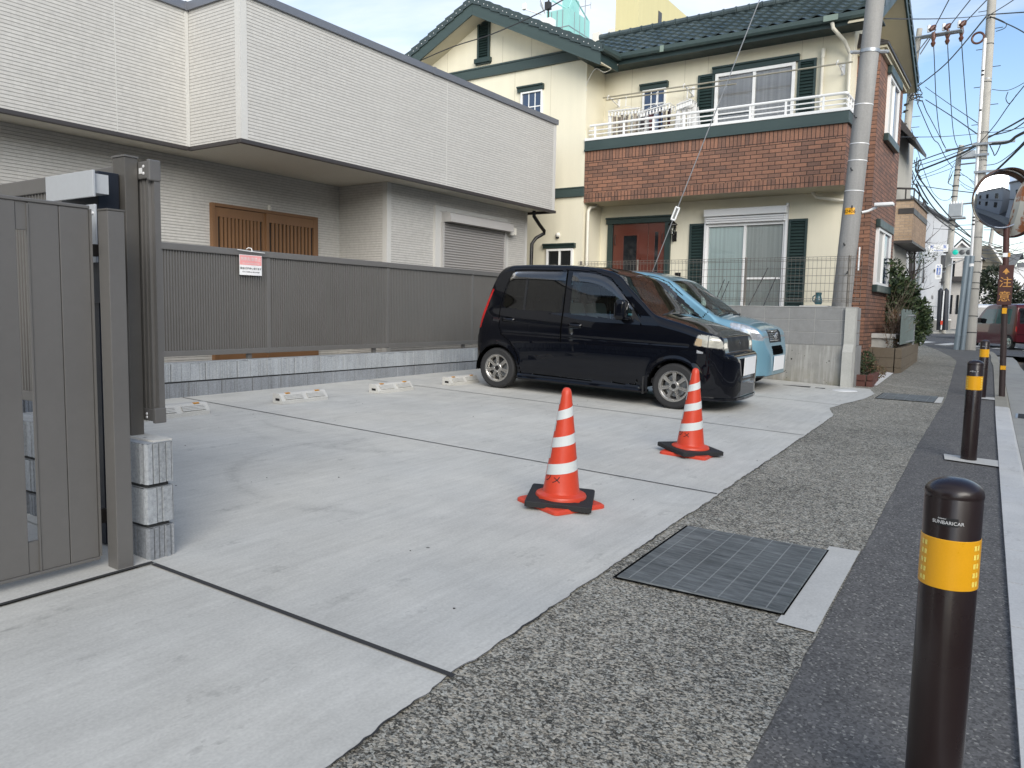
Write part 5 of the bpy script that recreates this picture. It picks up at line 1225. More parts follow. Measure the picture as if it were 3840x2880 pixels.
blue_T = pch(blue['top'])
def udv(u, w):
    d = 0
    for c in (0, WBB):
        r = math.hypot(u-c, w-.26)
        if r < .42: d += .012*math.exp(-((r-.32)/.04)**2)
    return d+.012*math.exp(-((w-.80+.06*(u-1)/2)/.05)**2)*(1 if .1 < u < 2.4 else 0)
blue['dv'] = udv
FW2 = rpoly([(.98, 1.03), (.97, 1.52), (1.25, 1.51), (1.46, 1.43), (1.66, 1.27), (1.68, 1.0), (1.5, 1.02)], .06); FV2 = rpoly([(1.76, 1.0), (1.76, 1.19), (2.06, .995), (2.05, .965)], .02); RW2 = rpoly([(.1, 1.06), (.14, 1.45), (.9, 1.52), (.9, 1.04)], .08)
SUR2 = [(.93, 1.545), (1.26, 1.54), (1.50, 1.46), (1.74, 1.27), (2.10, .99), (2.06, .945), (.93, 1.0)]; SUR2r = [(.06, 1.04), (.10, 1.48), (.9, 1.545), (.93, 1.545), (.93, 1.0)]
HL2 = rpoly([(2.50, .955), (2.56, .79), (2.80, .735), (2.955, .715), (2.965, .76), (2.86, .875), (2.70, .935)], .03)
def ucls(u, v, w, nx, ny, nz):
    for c in (0, WBB):
        r = math.hypot(u-c, w-.26)
        if r < .30 and w < .62 and abs(v) > .45: return None
        if r < .31 and w < .62 and abs(v) > .45: return 'seam'
    s = '#r' if v < 0 else '#l'
    if u > 2.5 and .69 < w < .97 and inpoly(u, w, HL2) and abs(v) > .33: return 'lamp_rim'+s if seg(u, w, HL2+HL2[:1]) < .006 or (abs(u-2.66) < .012 or abs(u-2.80) < .010) else 'headlight'+s
    if u > 2.85 and .695 < w < .865 and abs(v) < .33: return 'grille'
    if u > 2.95 and .53 < w < .635 and abs(v) < .28: return 'upper_intake'
    if abs(v) > .45 and .94 < w < 1.56 and u < 2.1 and w < blue_T(u)-.03:
        if inpoly(u, w, FW2): return 'front_side_window'+s
        if inpoly(u, w, FV2): return 'quarter_window'+s
        if inpoly(u, w, RW2): return 'rear_side_window'+s
        if inpoly(u, w, SUR2) or inpoly(u, w, SUR2r): return 'window_surround'+s
    if abs(v) > .6 and (seg(u, w, [(.935, 1.0), (.93, .25)]) < .005 or seg(u, w, [(2.02, .95), (2.03, .3)]) < .005 or seg(u, w, [(.93, .24), (2.02, .24)]) < .005 or seg(u, w, [(2.18, 1.09), (2.08, .97)]) < .005): return 'seam'
    if abs(v) > .45 and ny > .3 and seg(u, w, [(.9, 1.575), (1.27, 1.565), (1.52, 1.485), (1.78, 1.285)]) < .005: return 'seam'
    if 1.56 < u < 2.30 and w > .98 and ny < .62:
        lim = .525+.07*(u-1.56)
        if abs(v) < lim: return 'windscreen'
        if abs(v) < lim+.018: return 'seam'
    if -.3 < u < -.05 and 1.0 < w < 1.5 and abs(v) < .5 and nx > .3: return 'rear_window'
    if u > 2.55 and w < .73: return 'front_bumper'
    return 'body'
hb = Vector((.012, -1)).normalized(); lb_ = Vector((-hb.y, hb.x))
axb = Vector((11.42, 3.02+3.036))
bl = thing('blue_car', 'light blue metallic hatchback with a chrome grille, parked beyond the black car', 'car', rot=0.0); bl.matrix_world = car_matrix(axb, hb)
cmb = dict(body=M['car_blue'], front_bumper=M['car_blue'], seam=M['seam'], headlight=M['lamp_clear'], lamp_rim=M['grey_metal'], grille=M['dash'], upper_intake=M['seam'], front_side_window=M['carglass'], quarter_window=M['carglass'], rear_side_window=M['tint'], rear_window=M['tint'], windscreen=M['carglass'], window_surround=M['black'])
car_shell(bl, blue, ucls, cmb, dict(seam=.004, front_side_window=.004, quarter_window=.004, rear_side_window=.004, upper_intake=.012, grille=.01))
for u in (0, WBB):
    for v, s in ((-.655, -1), (.655, 1)): make_wheel(bl, 'wheel', u, v, .268, .15, s, 7, M['rim'], cover=True)
for u in (0, WBB):
    g = MB().mat(M['seam'])
    for s in (-1, 1): g.lathe([(.314, s*.725), (.314, s*.42), (.0, s*.42)], (u, 0, .26), 24, axis='y', a0=PI*.97, a1=PI*2.03)
    g.each('wheel_arch_liner', None, bl, local=True)
interior(bl, .3, 1.08, dash_u=2.1, belt=.97)
for k, z in enumerate((.715, .745, .775, .805, .84)):
    r_ = .014 if k in (0, 4) else .009
    g = MB().mat(M['chrome']); uu = pch([(.69, 2.978), (.72, 2.972), (.78, 2.958), (.85, 2.93)])(z)
    g.tube([(uu-.075, -.345, z+.012), (uu-.012, -.19, z+.004), (uu+.006, 0, z), (uu-.012, .19, z+.004), (uu-.075, .345, z+.012)], r_, 8); g.build('grille_bar', None, bl, smooth=True, local=True)
g = MB().mat(M['chrome']); A = Matrix.Translation((2.972, 0, .778)) @ Matrix.Rotation(R(-80), 4, 'Y')
g.tube([A @ Vector((.052*math.cos(2*PI*k/20), .052*math.sin(2*PI*k/20), 0)) for k in range(21)], .008, 6); g.tube([A @ Vector((-.04, -.018, 0)), A @ Vector((.0, -.028, 0)), A @ Vector((.0, .028, 0)), A @ Vector((.04, .018, 0))], .009, 6); g.build('badge', None, bl, smooth=True, local=True)
for s in (-1, 1):
    for z in (.57, .60): pass
    g = MB().mat(M['seam']); g.lathe([(.0, .006), (.055, .006)], (0, 0, 0), 16, Matrix.Translation((2.975, s*.46, .40)) @ Matrix.Rotation(R(90), 4, 'Y') @ Matrix.Diagonal((.9, .7, 1, 1))); g.build('fog_lamp_recess', None, bl, local=True, fix=False)
    g = MB().mat(M['visor']); tf, hf = pch(blue['tum']), pch(blue['half']); fu, fd = pch([(.95, 1.545), (1.26, 1.538), (1.49, 1.455), (1.69, 1.30)]), pch([(.95, 1.43), (1.26, 1.42), (1.49, 1.345), (1.69, 1.24)])
    g.grid(30, 4, lambda x, y: (lambda u: (u, s*(hf(u)*tf(fu(u)+(fd(u)-fu(u))*y)+.006+.02*math.sin(min(y*1.3, 1)*PI/2)), fu(u)+(fd(u)-fu(u))*y))(.95+.74*x)); g.build('door_visor', None, bl, smooth=True, local=True, fix=False)
    g = MB().mat(M['car_blue']); bm = bmesh.new(); bmesh.ops.create_cube(bm, size=1); bmesh.ops.bevel(bm, geom=bm.edges[:], offset=.25, segments=5, affect='EDGES', profile=.5); bm.verts.index_update()
    g.add([(1.80+v.co.x*.12, s*.83+v.co.y*.19, 1.06+v.co.z*.16) for v in bm.verts], [[v.index for v in f.verts] for f in bm.faces]); bm.free(); g.box((1.80, s*.69, 1.0), (1.86, s*.79, 1.03), bev=.012); g.build('mirror', None, bl, smooth=True, local=True)
g = MB().mat(M['seam'])
for z in (.565, .60): g.tube([(3.005, -.27, z), (3.018, 0, z), (3.005, .27, z)], .008, 6)
g.each('intake_bar', None, bl, smooth=True, local=True)
g = MB().mat(M['plate']); g.box((3.043, -.27, .295), (3.051, .27, .50)); g.build('number_plate', None, bl, local=True)
g = MB().mat(M['black']); g.tube([(2.32, -.60, 1.035), (2.30, -.2, 1.065), (2.24, .1, 1.09)], .011, 6); g.tube([(2.33, .0, 1.06), (2.30, .35, 1.055), (2.25, .58, 1.06)], .011, 6); g.each('wiper', None, bl, smooth=True, local=True)
g = MB().mat(M['black']); g.prism([(2.62, .165), (2.98, .21), (3.0, .235), (2.62, .20)], 1, -.62, .62); g.build('under_spoiler', None, bl, local=True)

# ---- red van at the junction, and a white car hidden behind it
red = dict(
    top=[(-.42, .40), (-.41, .95), (-.37, 1.25), (-.30, 1.62), (-.22, 1.73), (0, 1.77), (1.2, 1.785), (1.7, 1.73), (1.9, 1.62), (2.35, 1.20), (2.5, 1.09), (2.9, .98), (2.96, .80), (2.98, .45)],
    bot=[(-.42, .32), (0, .22), (2.6, .2), (2.98, .26)], half=[(-.42, .64), (-.38, .70), (-.2, .735), (2.4, .7375), (2.8, .69), (2.95, .58), (2.98, .45)],
    tum=[(0, .96), (.3, .985), (.6, 1), (.95, .985), (1.1, .965), (1.75, .87)], rad=[(-.42, .05), (0, .10), (1.8, .08), (2.98, .06)], crown=[(-.42, 0), (.2, .02), (2.9, .01), (2.98, 0)], hw=.7375, nu=110)
def rcls(u, v, w, nx, ny, nz):
    for c in (0, 2.52):
        if math.hypot(u-c, w-.27) < .31 and w < .6 and abs(v) > .45: return None
    s = '#r' if v < 0 else '#l'
    if ny > .45 and 1.0 < w < 1.58:
        if .0 < u < .95 or 1.02 < u < 1.9+(1.4-w)*.9: return 'side_window'+s
    if u < -.22 and 1.05 < w < 1.62 and abs(v) < .58: return 'rear_window'
    if u < -.36 and .72 < w < .90 and abs(v) > .63: return 'tail_lamp'+s
    if 1.92 < u < 2.42 and w > 1.1 and abs(v) < .6 and ny < .6: return 'windscreen'
    return 'body'
rv = thing('red_van', 'wine-red boxy van seen from behind at the junction, with a yellow number plate', 'van', rot=R(31)); rv.location = (35.9, .07, gz(35.9, .1)-.115)
car_shell(rv, red, rcls, dict(body=M['car_red'], side_window=M['glass_dark'], rear_window=M['glass_dark'], windscreen=M['glass_dark'], tail_lamp=M['red_lens']), {})
for u in (0, 2.52):
    for v, s in ((-.655, -1), (.655, 1)): make_wheel(rv, 'wheel', u, v, .275, .15, s, 7, M['rim'], cover=True)
g = MB().mat(M['plate_yellow']); g.box((-.435, -.20, .74), (-.425, .14, .91)); g.build('number_plate', None, rv, local=True)
g = MB().mat(M['seam']); g.box((-.4, -.72, .30), (2.9, .72, .34)); g.box((-.428, -.66, .60), (-.419, .66, .615)); g.build('underbody', None, rv, local=True)
for s in (-1, 1):
    g = MB().mat(M['black']); g.box((1.95, s*.72, 1.02), (2.07, s*.90, 1.22), bev=.03); g.build('mirror', None, rv, local=True)
wc = thing('white_car', 'white car half hidden behind the red van', 'car', rot=R(12)); wc.location = (44.5, 1.9, gz(44.5, 1.9)-.115)
white = dict(red); white['nu'] = 60
car_shell(wc, white, rcls, dict(body=M['car_white'], side_window=M['glass_dark'], rear_window=M['glass_dark'], windscreen=M['glass_dark'], tail_lamp=M['red_lens']), {})
for u in (0, 2.52):
    for v, s in ((-.655, -1), (.655, 1)): make_wheel(wc, 'wheel', u, v, .275, .15, s, 7, M['rim'], cover=True)
# ------------------------------------------------------------------ grey block wall with mesh fence on top
def wallmat(name, base, streaks=0, stain=.5):
    m, t, p = newmat(name); N = NT(t); v = N.pos()
    a = N.noise(v, 90, 3, .65); b = N.noise(v, 2.6, 5, .65, .4); c = N.noise(v, 9, 4, .6)
    f = N.math('ADD', N.math('MULTIPLY', N.math('SUBTRACT', a, .5), .35), N.math('MULTIPLY', N.math('SUBTRACT', b, .5), .75*stain)); f = N.math('ADD', f, N.math('MULTIPLY', N.math('SUBTRACT', c, .5), .35)); f = N.math('ADD', f, 1.0)
    q = N.n('ShaderNodeVectorMath', operation='SCALE'); q.inputs[0].default_value = base; N.l(f, q.inputs['Scale']); col = q.outputs[0]
    if streaks:
        s = N.noise(N.pos((16, 16, .8)), 1.0, 4, .6); col = N.mix(N.math('MULTIPLY', N.ramp(s, [(.52, 0), (.72, 1)]), .55), col, (.56, .55, .52))
        vo = N.n('ShaderNodeTexVoronoi'); vo.inputs['Scale'].default_value = 17; N.l(v, vo.inputs['Vector'])
        hole = N.math('MULTIPLY', N.ramp(vo.outputs['Distance'], [(.10, 1), (.16, 0)]), N.math('GREATER_THAN', N.noise(v, 3.1, 2), .56)); col = N.mix(N.math('MULTIPLY', hole, .8), col, (.05, .05, .045))
        sx = N.n('ShaderNodeSeparateXYZ'); N.l(v, sx.inputs[0]); moss = N.math('MULTIPLY', N.ramp(sx.outputs[2], [(.10, 1), (.42, 0)]), N.ramp(b, [(.40, 0), (.6, 1)])); col = N.mix(N.math('MULTIPLY', moss, .55), col, (.20, .175, .10))
    N.l(col, p.inputs['Base Color']); p.inputs['Roughness'].default_value = .9; p.inputs['Specular IOR Level'].default_value = .25; N.bump(a, p, .5, .005); return m
M['cblock'] = wallmat('grey_concrete_block', (.265, .265, .26)); M['cbase'] = wallmat('stained_cast_concrete', (.30, .295, .275), 1); M['cpost'] = wallmat('pale_concrete_post', (.47, .465, .43), 0, .3); M['mortar'] = plain('pale_mortar', (.46, .45, .43), .9); M['brownblock'] = wallmat('brown_split_block', (.165, .135, .10)); M['redbrick'] = wallmat('old_red_brick', (.13, .06, .05))
cw = thing('block_wall', 'grey concrete block wall on a stained cast base, carrying the wire mesh fence', 'wall', (13.0, 4.5, .15))
g = MB().mat(M['cbase']); g.prism([(12.955, .0), (12.985, .748), (13.16, .748), (13.16, .0)], 1, 2.36, 7.27)
g.mat(M['seam'])
for y, z in ((2.62, .50), (3.20, .51), (3.9, .5), (4.6, .5)): g.lathe([(0, -.001), (.013, -.001)], (12.976, y, z), 10, axis='x')
g.build('cast_base', None, cw)
g = MB().mat(M['mortar']); g.box((13.004, 2.33, .75), (13.146, 7.27, 1.349)); g.build('mortar', None, cw)
for k in range(3):
    z0 = .752+k*.2; g = MB().mat(M['cblock']); y = 7.27
    while y > 2.35:
        a = max(y-.392+(.0), 2.33); g.box((12.998, a, z0+.004), (13.152, y, z0+.196), bev=.004); y -= .4
    g.build('block_course', None, cw)
g = MB().mat(M['cblock'])
for k in range(3): g.box((13.10, 2.272, .752+k*.2+.003), (13.42, 2.328, .752+k*.2+.197), bev=.004)
g.box((13.12, 2.26, .05), (13.58, 2.329, .748)); g.build('return_block', None, cw)
g = MB().mat(M['cpost']); g.prism([(12.86, .02), (12.865, .66), (12.94, .78), (12.94, 1.345), (13.09, 1.345), (13.09, .02)], 1, 2.265, 2.415); g.build('concrete_pier', None, cw)
g = MB().mat(M['mortar']); g.box((12.99, 2.26, 1.3502), (13.16, 7.27, 1.362), bev=.003); g.build('capping', None, cw)
mf = thing('mesh_fence', 'brown wire mesh fence panels standing on the grey block wall', 'fence', (13.06, 4.5, 1.36))
xw = 13.06
yy = 2.235; pan = MB().mat(M['mesh'])
while yy < 7.25:
    pan.tube([(xw, yy, 1.437), (xw-.022, yy, 1.462), (xw, yy, 1.49), (xw, yy, 2.10), (xw-.024, yy, 2.128), (xw, yy, 2.15)], .0030, 3, False); yy += .0665
for z, dx in ((2.15, 0), (2.113, -.016), (2.09, 0), (1.97, 0), (1.852, 0), (1.732, 0), (1.607, 0), (1.49, 0), (1.462, -.022), (1.437, 0)): pan.tube([(xw+dx-.003, 2.232, z), (xw+dx-.003, 7.25, z)], .0034, 4, False)
pan.build('mesh_panel', None, mf)
for y in (2.423, 4.047, 6.03, 7.2):
    g = MB().mat(M['mesh']); g.tube([(13.085, y, 1.30), (13.085, y, 2.155)], .021, 10); g.lathe([(.023, 0), (.02, .012), (0, .015)], (13.085, y, 2.155), 10); g.build('post', None, mf, smooth=True)
# garden ornament and leaning canes behind the mesh
g = MB().mat(plain('teal_glass_jar', (.05, .13, .15), .15, 0, .3, 9, 0, 50, .6)); g.lathe([(0, 0), (.05, 0), (.062, .03), (.065, .07), (.05, .115), (.044, .14), (.05, .185), (.052, .195), (.04, .20), (.04, .15)], (13.62, 2.975, 1.405), 20); g.tube([(13.6, 3.03, 1.44), (13.6, 3.06, 1.47), (13.6, 3.06, 1.53), (13.6, 3.02, 1.56)], .01, 8)
tag(g.build('glass_jar', None, smooth=True, angle=60), 'teal glass jar standing behind the wire mesh fence on a flat lid', 'jar')
g = MB().mat(M['siding_trim']); g.box((13.5, 2.80, 1.33), (13.85, 3.25, 1.385), bev=.01); g.box((13.55, 2.85, .7), (13.8, 3.2, 1.329)); tag(g.build('pedestal', None), 'flat grey pedestal under the teal glass jar', 'pedestal')
for (y0, y1, z1, lab) in ((4.30, 4.05, 2.07, 'long dark cane leaning on the window frame behind the mesh'), (4.02, 3.9, 1.9, 'short dark cane leaning beside the longer cane'), (4.92, 4.85, 1.86, 'thin upright cane in front of the right window pane'), (4.83, 4.76, 1.83, 'thin upright cane second of the pair at the pane')):
    g = MB().mat(M['wire']); g.tube([(13.9, y0, 1.2), (14.4, y1, z1)], .009, 6); tag(g.build('garden_cane', None, smooth=True), lab, 'cane', 'canes behind the mesh fence')
# raised bed, sheet fence, air conditioner, box, brick planter
pw = thing('planter_wall', 'brown split-block planter wall along the footway below the sheet fence', 'wall', (17, 2.1, .1))
for k, (z0, z1) in enumerate(((.03, .215), (.22, .41), (.415, .61))):
    g = MB().mat(M['brownblock']); x = 16.95
    while x < 21.4:
        b = min(x+.39, 21.4); g.box((x, 2.08+(x-16.95)*.045, z0), (b, 2.20+(x-16.95)*.045, z1), bev=.006); x += .395
    y = 2.22
    while y < 3.4: g.box((16.95, y, z0), (17.07, min(y+.39, 3.4), z1), bev=.006); y += .395
    g.build('block_course', None, pw)
struct(drape('planting_bed', [(17.0, 2.15), (21.4, 2.3), (21.4, 3.4), (17.0, 3.4)], .46, M['soil'], thick=.3))
sf = thing('sheet_fence', 'weathered grey-green corrugated sheet fence with a scalloped top on the planter wall', 'fence', (18, 2.15, .6))
M['verdigris'] = wallmat('weathered_green_sheet', (.16, .195, .185))
g = MB().mat(M['verdigris'])
def sheet(u, v):
    x = 16.9+2.5*u; sc = abs(math.sin(PI*(u*4))); return (x, 2.125+(x-16.9)*.02+.012*math.sin(u*90), .68+(.64+.07*sc**.5)*v)
g.grid(96, 6, sheet); g.build('sheet', None, sf, smooth=True, fix=False)
g = MB().mat(M['grey_metal']); g.box((19.39, 2.15, .62), (19.42, 2.19, 1.40)); g.box((16.9, 2.142, .70), (19.4, 2.16, .73)); g.box((16.9, 2.142, 1.25), (19.4, 2.16, 1.28)); g.build('frame', None, sf)
ac = thing('air_conditioner', 'white outdoor air-conditioner unit beside the brick bay', 'air conditioner', (17.35, 2.85, .55))
g = MB().mat(M['offwhite']); g.box((17.28, 2.71, .555), (17.55, 3.42, 1.02), bev=.012); g.build('casing', None, ac)
g = MB().mat(M['black'])
for k in range(9): g.box((17.2765, 2.95, .62+k*.04), (17.2795, 3.38, .635+k*.04))
for k in range(8): g.box((17.30+k*.03, 2.706, .62), (17.318+k*.03, 2.7095, .98))
g.build('grille', None, ac)
g = MB().mat(M['grey_metal']); g.box((17.3, 2.75, .50), (17.34, 2.8, .556)); g.box((17.5, 3.3, .50), (17.54, 3.35, .556)); g.each('foot', None, ac)
bx = thing('concrete_box', 'pale concrete box with a thick overhanging lid beside the air conditioner', 'box', (17.3, 2.45, .5))
g = MB().mat(M['cpost']); g.box((17.13, 2.27, .45), (17.60, 2.68, .79), bev=.01); g.build('base', None, bx)
g = MB().mat(M['concrete_pale']); g.box((17.08, 2.22, .791), (17.65, 2.73, .885), bev=.015); g.build('lid', None, bx)
bpl = thing('brick_planter', 'low dark red brick planter at the foot of the pale concrete pier', 'planter', (13.9, 2.15, .1))
g = MB().mat(M['redbrick'])
for k in range(2):
    for i in range(6): x = 13.33+i*.22+(.06 if k else 0); g.box((x, 2.03+.02*i, .10+k*.10), (x+.205, 2.12+.02*i, .19+k*.10), bev=.006)
    for i in range(1): g.box((13.30, 2.135, .10+k*.10), (13.395, 2.28, .19+k*.10), bev=.006)
g.build('brick_course', None, bpl); g = MB().mat(M['soil']); g.box((13.4, 2.13, .08), (14.6, 2.36, .26)); g.build('soil', None, bpl)

# ------------------------------------------------------------------ cones with weights
M['cone'] = plain('red_orange_cone_plastic', (.62, .062, .028), .38, 0, .06, 5, .05, 200); M['cone_white'] = plain('white_reflective_sheet', (.62, .65, .64), .45, 0, .04, 9, .08, 500); M['weight'] = plain('black_rubber_weight', (.018, .018, .019), .75, 0, .25, 9, .3, 200)
def cone_r(z): return .110+(.030-.110)*(z-.075)/(.665-.075)
def make_cone(lab, loc, rot):
    c = thing('traffic_cone', lab, 'traffic cone', group='traffic cones in the parking lot', rot=rot); c.location = loc
    g = MB().mat(M['cone']); g.lathe([(.150, .022), (.152, .058), (.147, .068), (.125, .074), (.112, .080)]+[(cone_r(z), z) for z in (.10, .2, .3, .4, .5, .6, .655)]+[(.0285, .675), (.022, .69), (.012, .698), (0, .70)], (0, 0, 0), 48); g.build('cone_body', None, c, smooth=True, local=True)
    g = MB().mat(M['cone']); hw = .192; pts = rpoly([(-hw, -hw), (hw, -hw), (hw, hw), (-hw, hw)], .035, 5); n = len(pts)
    vs = [(x, y, 0) for x, y in pts]+[(x, y, .016) for x, y in pts]+[(x*.94, y*.94, .025) for x, y in pts]; g.add(vs, [list(range(n))[::-1], list(range(2*n, 3*n))]+[(k*n+i, k*n+(i+1) % n, (k+1)*n+(i+1) % n, (k+1)*n+i) for k in range(2) for i in range(n)]); g.build('base', None, c, local=True)
    for z0 in (.232, .392, .552):
        g = MB().mat(M['cone_white'])
        def band(u, v):
            th = -PI*1.03+2*PI*1.03*u; z = z0+.0155*th+(.062-.006*(z0-.2)/.3)*v; r = cone_r(z)+.0016; a = th+BAND0; return (r*math.cos(a), r*math.sin(a), z)
        g.grid(56, 2, band); g.build('reflective_band', None, c, smooth=True, local=True, fix=False)
    cu = text('handwriting', 'ツメ', .052, (0, 0, 0), (1, 0, 0), (0, 1, 0), M['black_ink'], None, depth=.0)
    for v in cu.data.vertices:
        z = .165+v.co.y-.1*v.co.x; r = cone_r(z)+.0014; a = INK0+v.co.x*1.25/r; v.co = (r*math.cos(a), r*math.sin(a), z)
    cu.parent = c; return c
def to_cam(x, y): return math.atan2(-y, -x)
BAND0 = to_cam(3.93, 2.26)+R(112); INK0 = to_cam(3.93, 2.26)-R(38)
tilt = (-.035, .006)
c1_ = make_cone('red and white traffic cone nearest the camera, in the open middle of the lot', (3.925, 2.255, gz(3.925, 2.255)+.001), (R(2), 0, 0))
A1 = math.atan2(2.172-2.255, 3.743-3.925)
for ch in c1_.children:
    if ch.name.startswith('base'): ch.rotation_euler = (0, 0, A1-PI/4)
c2_ = dup(c1_, (5.975, 2.235, gz(5.975, 2.235)+.001), (R(2), 0, R(-12)), 'red and white traffic cone in front of the black car, close to its front wheel')
for ch in c2_.children:
    if ch.name.startswith('base'): ch.rotation_euler = (0, 0, A1-PI/4+R(34))
def make_weight(lab, loc, rot):
    w = thing('cone_weight', lab, 'cone weight', group='black weights on the cones', rot=rot); w.location = loc
    hw = .193; sq = rpoly([(-hw, -hw), (hw, -hw), (hw, hw), (-hw, hw)], .018, 3); n = len(sq); ci = [(.163*math.cos(math.atan2(y, x)), .163*math.sin(math.atan2(y, x))) for x, y in sq]
    g = MB().mat(M['weight']); vs = [(x, y, 0) for x, y in sq]+[(x, y, .028) for x, y in sq]+[(x*.98, y*.98, .032) for x, y in sq]+[(x, y, .032) for x, y in ci]+[(x, y, 0) for x, y in ci]
    g.add(vs, [(k*n+i, k*n+(i+1) % n, ((k+1) % 5)*n+(i+1) % n, ((k+1) % 5)*n+i) for k in range(5) for i in range(n)]); g.build('ring', None, w, local=True); return w
w1_ = make_weight('black square rubber weight on the cone nearest the camera', (3.925, 2.255, gz(3.925, 2.255)+.024), (R(3), R(3.0), math.atan2(2.189-2.529, 4.196-4.038)))
w2_ = dup(w1_, (5.975, 2.235, gz(5.975, 2.235)+.026), (R(-2), R(4), math.atan2(2.103-2.497, 5.661-5.928)+R(0)), 'black square rubber weight on the cone by the black car')

# ------------------------------------------------------------------ bollards
M['bollard'] = plain('dark_brown_bollard_paint', (.019, .011, .0105), .3, .0, .1, 3, .02, 300, .12)
def make_bollard(lab, loc):
    b = thing('bollard', lab, 'bollard', loc, 'dark brown bollards along the footway'); x, y, z = loc; r = .061
    g = MB().mat(M['bollard']); g.lathe([(r, -.08), (r, .806), (r-.003, .812)], loc, 64); g.build('shaft', None, b, smooth=True)
    g = MB().mat(M['bollard']); g.lathe([(r+.0012, .806), (r+.0012, .812)]+[((r+.001)*math.cos(a), .812+.036*math.sin(a)) for a in [i/10*PI/2 for i in range(11)]], loc, 64); g.build('dome_cap', None, b, smooth=True, angle=60)
    g = MB().mat(M['yellow']); g.lathe([(r+.0003, .596), (r+.0013, .597), (r+.0013, .711), (r+.0003, .712)], loc, 64); bd = g.build('reflective_band', None, b, smooth=True)
    g = MB().mat(M['yellow_lit']); rr = r+.0019
    for base in (to_cam(2.06, .17)+R(57), to_cam(2.06, .17)-R(57), to_cam(2.06, .17)+R(178)):
        for col in (-1, 1):
            for k in range(5):
                a = base+col*.085; zc = .612+k*.021; da, dz = .062, .0058
                g.grid(3, 1, lambda u, v: (x+rr*math.cos(a-da+2*da*u), y+rr*math.sin(a-da+2*da*u), z+zc-dz+2*dz*v))
    g.build('reflector_cell', None, bd, fix=False)
    a0 = to_cam(2.06, .17)-R(9)
    def wrap(o, zc, rr):
        for v in o.data.vertices: a = a0+v.co.x/rr; q = rr+v.co.z; v.co = (q*math.cos(a), q*math.sin(a), zc+v.co.y)
    g = MB().mat(M['black']); g.grid(14, 1, lambda u, v: (x+(r+.001)*math.cos(a0+.35*(2*u-1)), y+(r+.001)*math.sin(a0+.35*(2*u-1)), z+.744+.019*v)); lp_ = g.build('maker_label', None, b, fix=False)
    for s, size, zc, dx in (('SUNBARICAR', .0112, .7515, 0), ('Sunbaricar', .0042, .7605, -.012)):
        o = text('lettering', s, size, (dx, 0, 0), (1, 0, 0), (0, 1, 0), M['white_metal'], None, depth=.0002); wrap(o, zc, r+.0018); o.parent = lp_
    return b
b1_ = make_bollard('nearest dark brown bollard with a yellow reflective band, cut off by the picture edge', (2.045, .122, gz(2.045, .122)+.013))
for (x, y, l) in ((7.58, .365, 'middle one of the three dark brown bollards, standing in a white concrete patch'), (13.4, .545, 'farthest of the three dark brown bollards, beside the mirror post')):
    dup(b1_, (x, y, gz(x, y)), (0, 0, 0), l)

# ------------------------------------------------------------------ gratings, lids, drains
def gratemat():
    m, t, p = newmat('worn_steel_grating'); N = NT(t); a = N.noise(N.pos((34, 3.2, 1)), 1.0, 4, .6); b = N.noise(N.pos((90, 14, 1)), 1.0, 3, .6); c = N.noise(N.pos(), 2.2, 3, .6)
    f = N.math('ADD', N.math('MULTIPLY', a, .5), N.math('ADD', N.math('MULTIPLY', b, .3), N.math('MULTIPLY', c, .2)))
    N.l(N.ramp(f, [(.36, (.062, .068, .068)), (.5, (.135, .148, .15)), (.64, (.25, .268, .27))]), p.inputs['Base Color']); p.inputs['Metallic'].default_value = .15; p.inputs['Roughness'].default_value = .55; return m
M['grate'] = gratemat(); M['grate_plain'] = plain('worn_galvanised_grating', (.165, .178, .178), .6, .15, .5, 7, .1, 150); M['grate_hi'] = plain('polished_grating_edge', (.36, .38, .38), .5, .2, .3, 60)
def grating(lab, A, B, Cc, D, nbars, nrods, name='drain_grating'):
    """A far lot side, B far street side, Cc near street side, D near lot side"""
    t = thing(name, lab, 'grating', group='steel drain gratings in the pavement'); A, B, Cc, D = [Vector((*p, 0)) for p in (A, B, Cc, D)]
    def P(u, v, h): q = (D*(1-v)+Cc*v)*(1-u)+(A*(1-v)+B*v)*u; return (q.x, q.y, gz(q.x, q.y)+h)
    g = MB().mat(M['seam']); g.add([P(-.014, -.026, .0028), P(1.018, -.026, .0028), P(1.018, 1.016, .0028), P(-.014, 1.016, .0028)], [(0, 1, 2, 3)]); g.build('pit_shade', None, t, fix=False)  # flat black sheet standing for the shade below the bars
    g = MB().mat(M['grate'])
    for i in range(nbars):
        u0, u1 = (i+.0)/nbars, (i+.70)/nbars; g.add([P(u0, 0, .009), P(u1, 0, .009), P(u1, 1, .009), P(u0, 1, .009), P(u0, 0, .003), P(u1, 0, .003), P(u1, 1, .003), P(u0, 1, .003)], [(0, 1, 2, 3), (0, 3, 7, 4), (1, 5, 6, 2)])
    b = g.build('bar', None, t, fix=False); b['kind'] = 'stuff'
    for k in range(nrods):
        v = (k+.55)/(nrods+.2); g = MB().mat(M['grate_hi']); n = nbars
        for i in range(n):
            u0, u1 = (i+.15)/n, (i+.62)/n; g.add([P(u0, v-.0055, .0100), P(u1, v-.003, .0118), P(u1, v+.0055, .0100), P(u0, v+.003, .0118)], [(0, 1, 2, 3)])
        g.build('cross_rod', None, t, fix=False)
    g = MB().mat(M['grate'])
    for (a, b_) in (((0, 0), (1, 0)), ((0, 1), (1, 1)), ((0, 0), (0, 1)), ((1, 0), (1, 1))): g.tube([P(*a, .004), P(*b_, .004)], .0045, 4)
    g.build('edge_frame', None, t); return t
grating('large steel grating across the old pavement near the camera', (4.011, 1.490), (4.104, .79), (3.129, .755), (3.054, 1.452), 78, 7)
grating('smaller steel grating in the old pavement by the end of the lot', (12.53, 1.738), (12.736, 1.058), (11.89, 1.037), (11.71, 1.719), 60, 5)
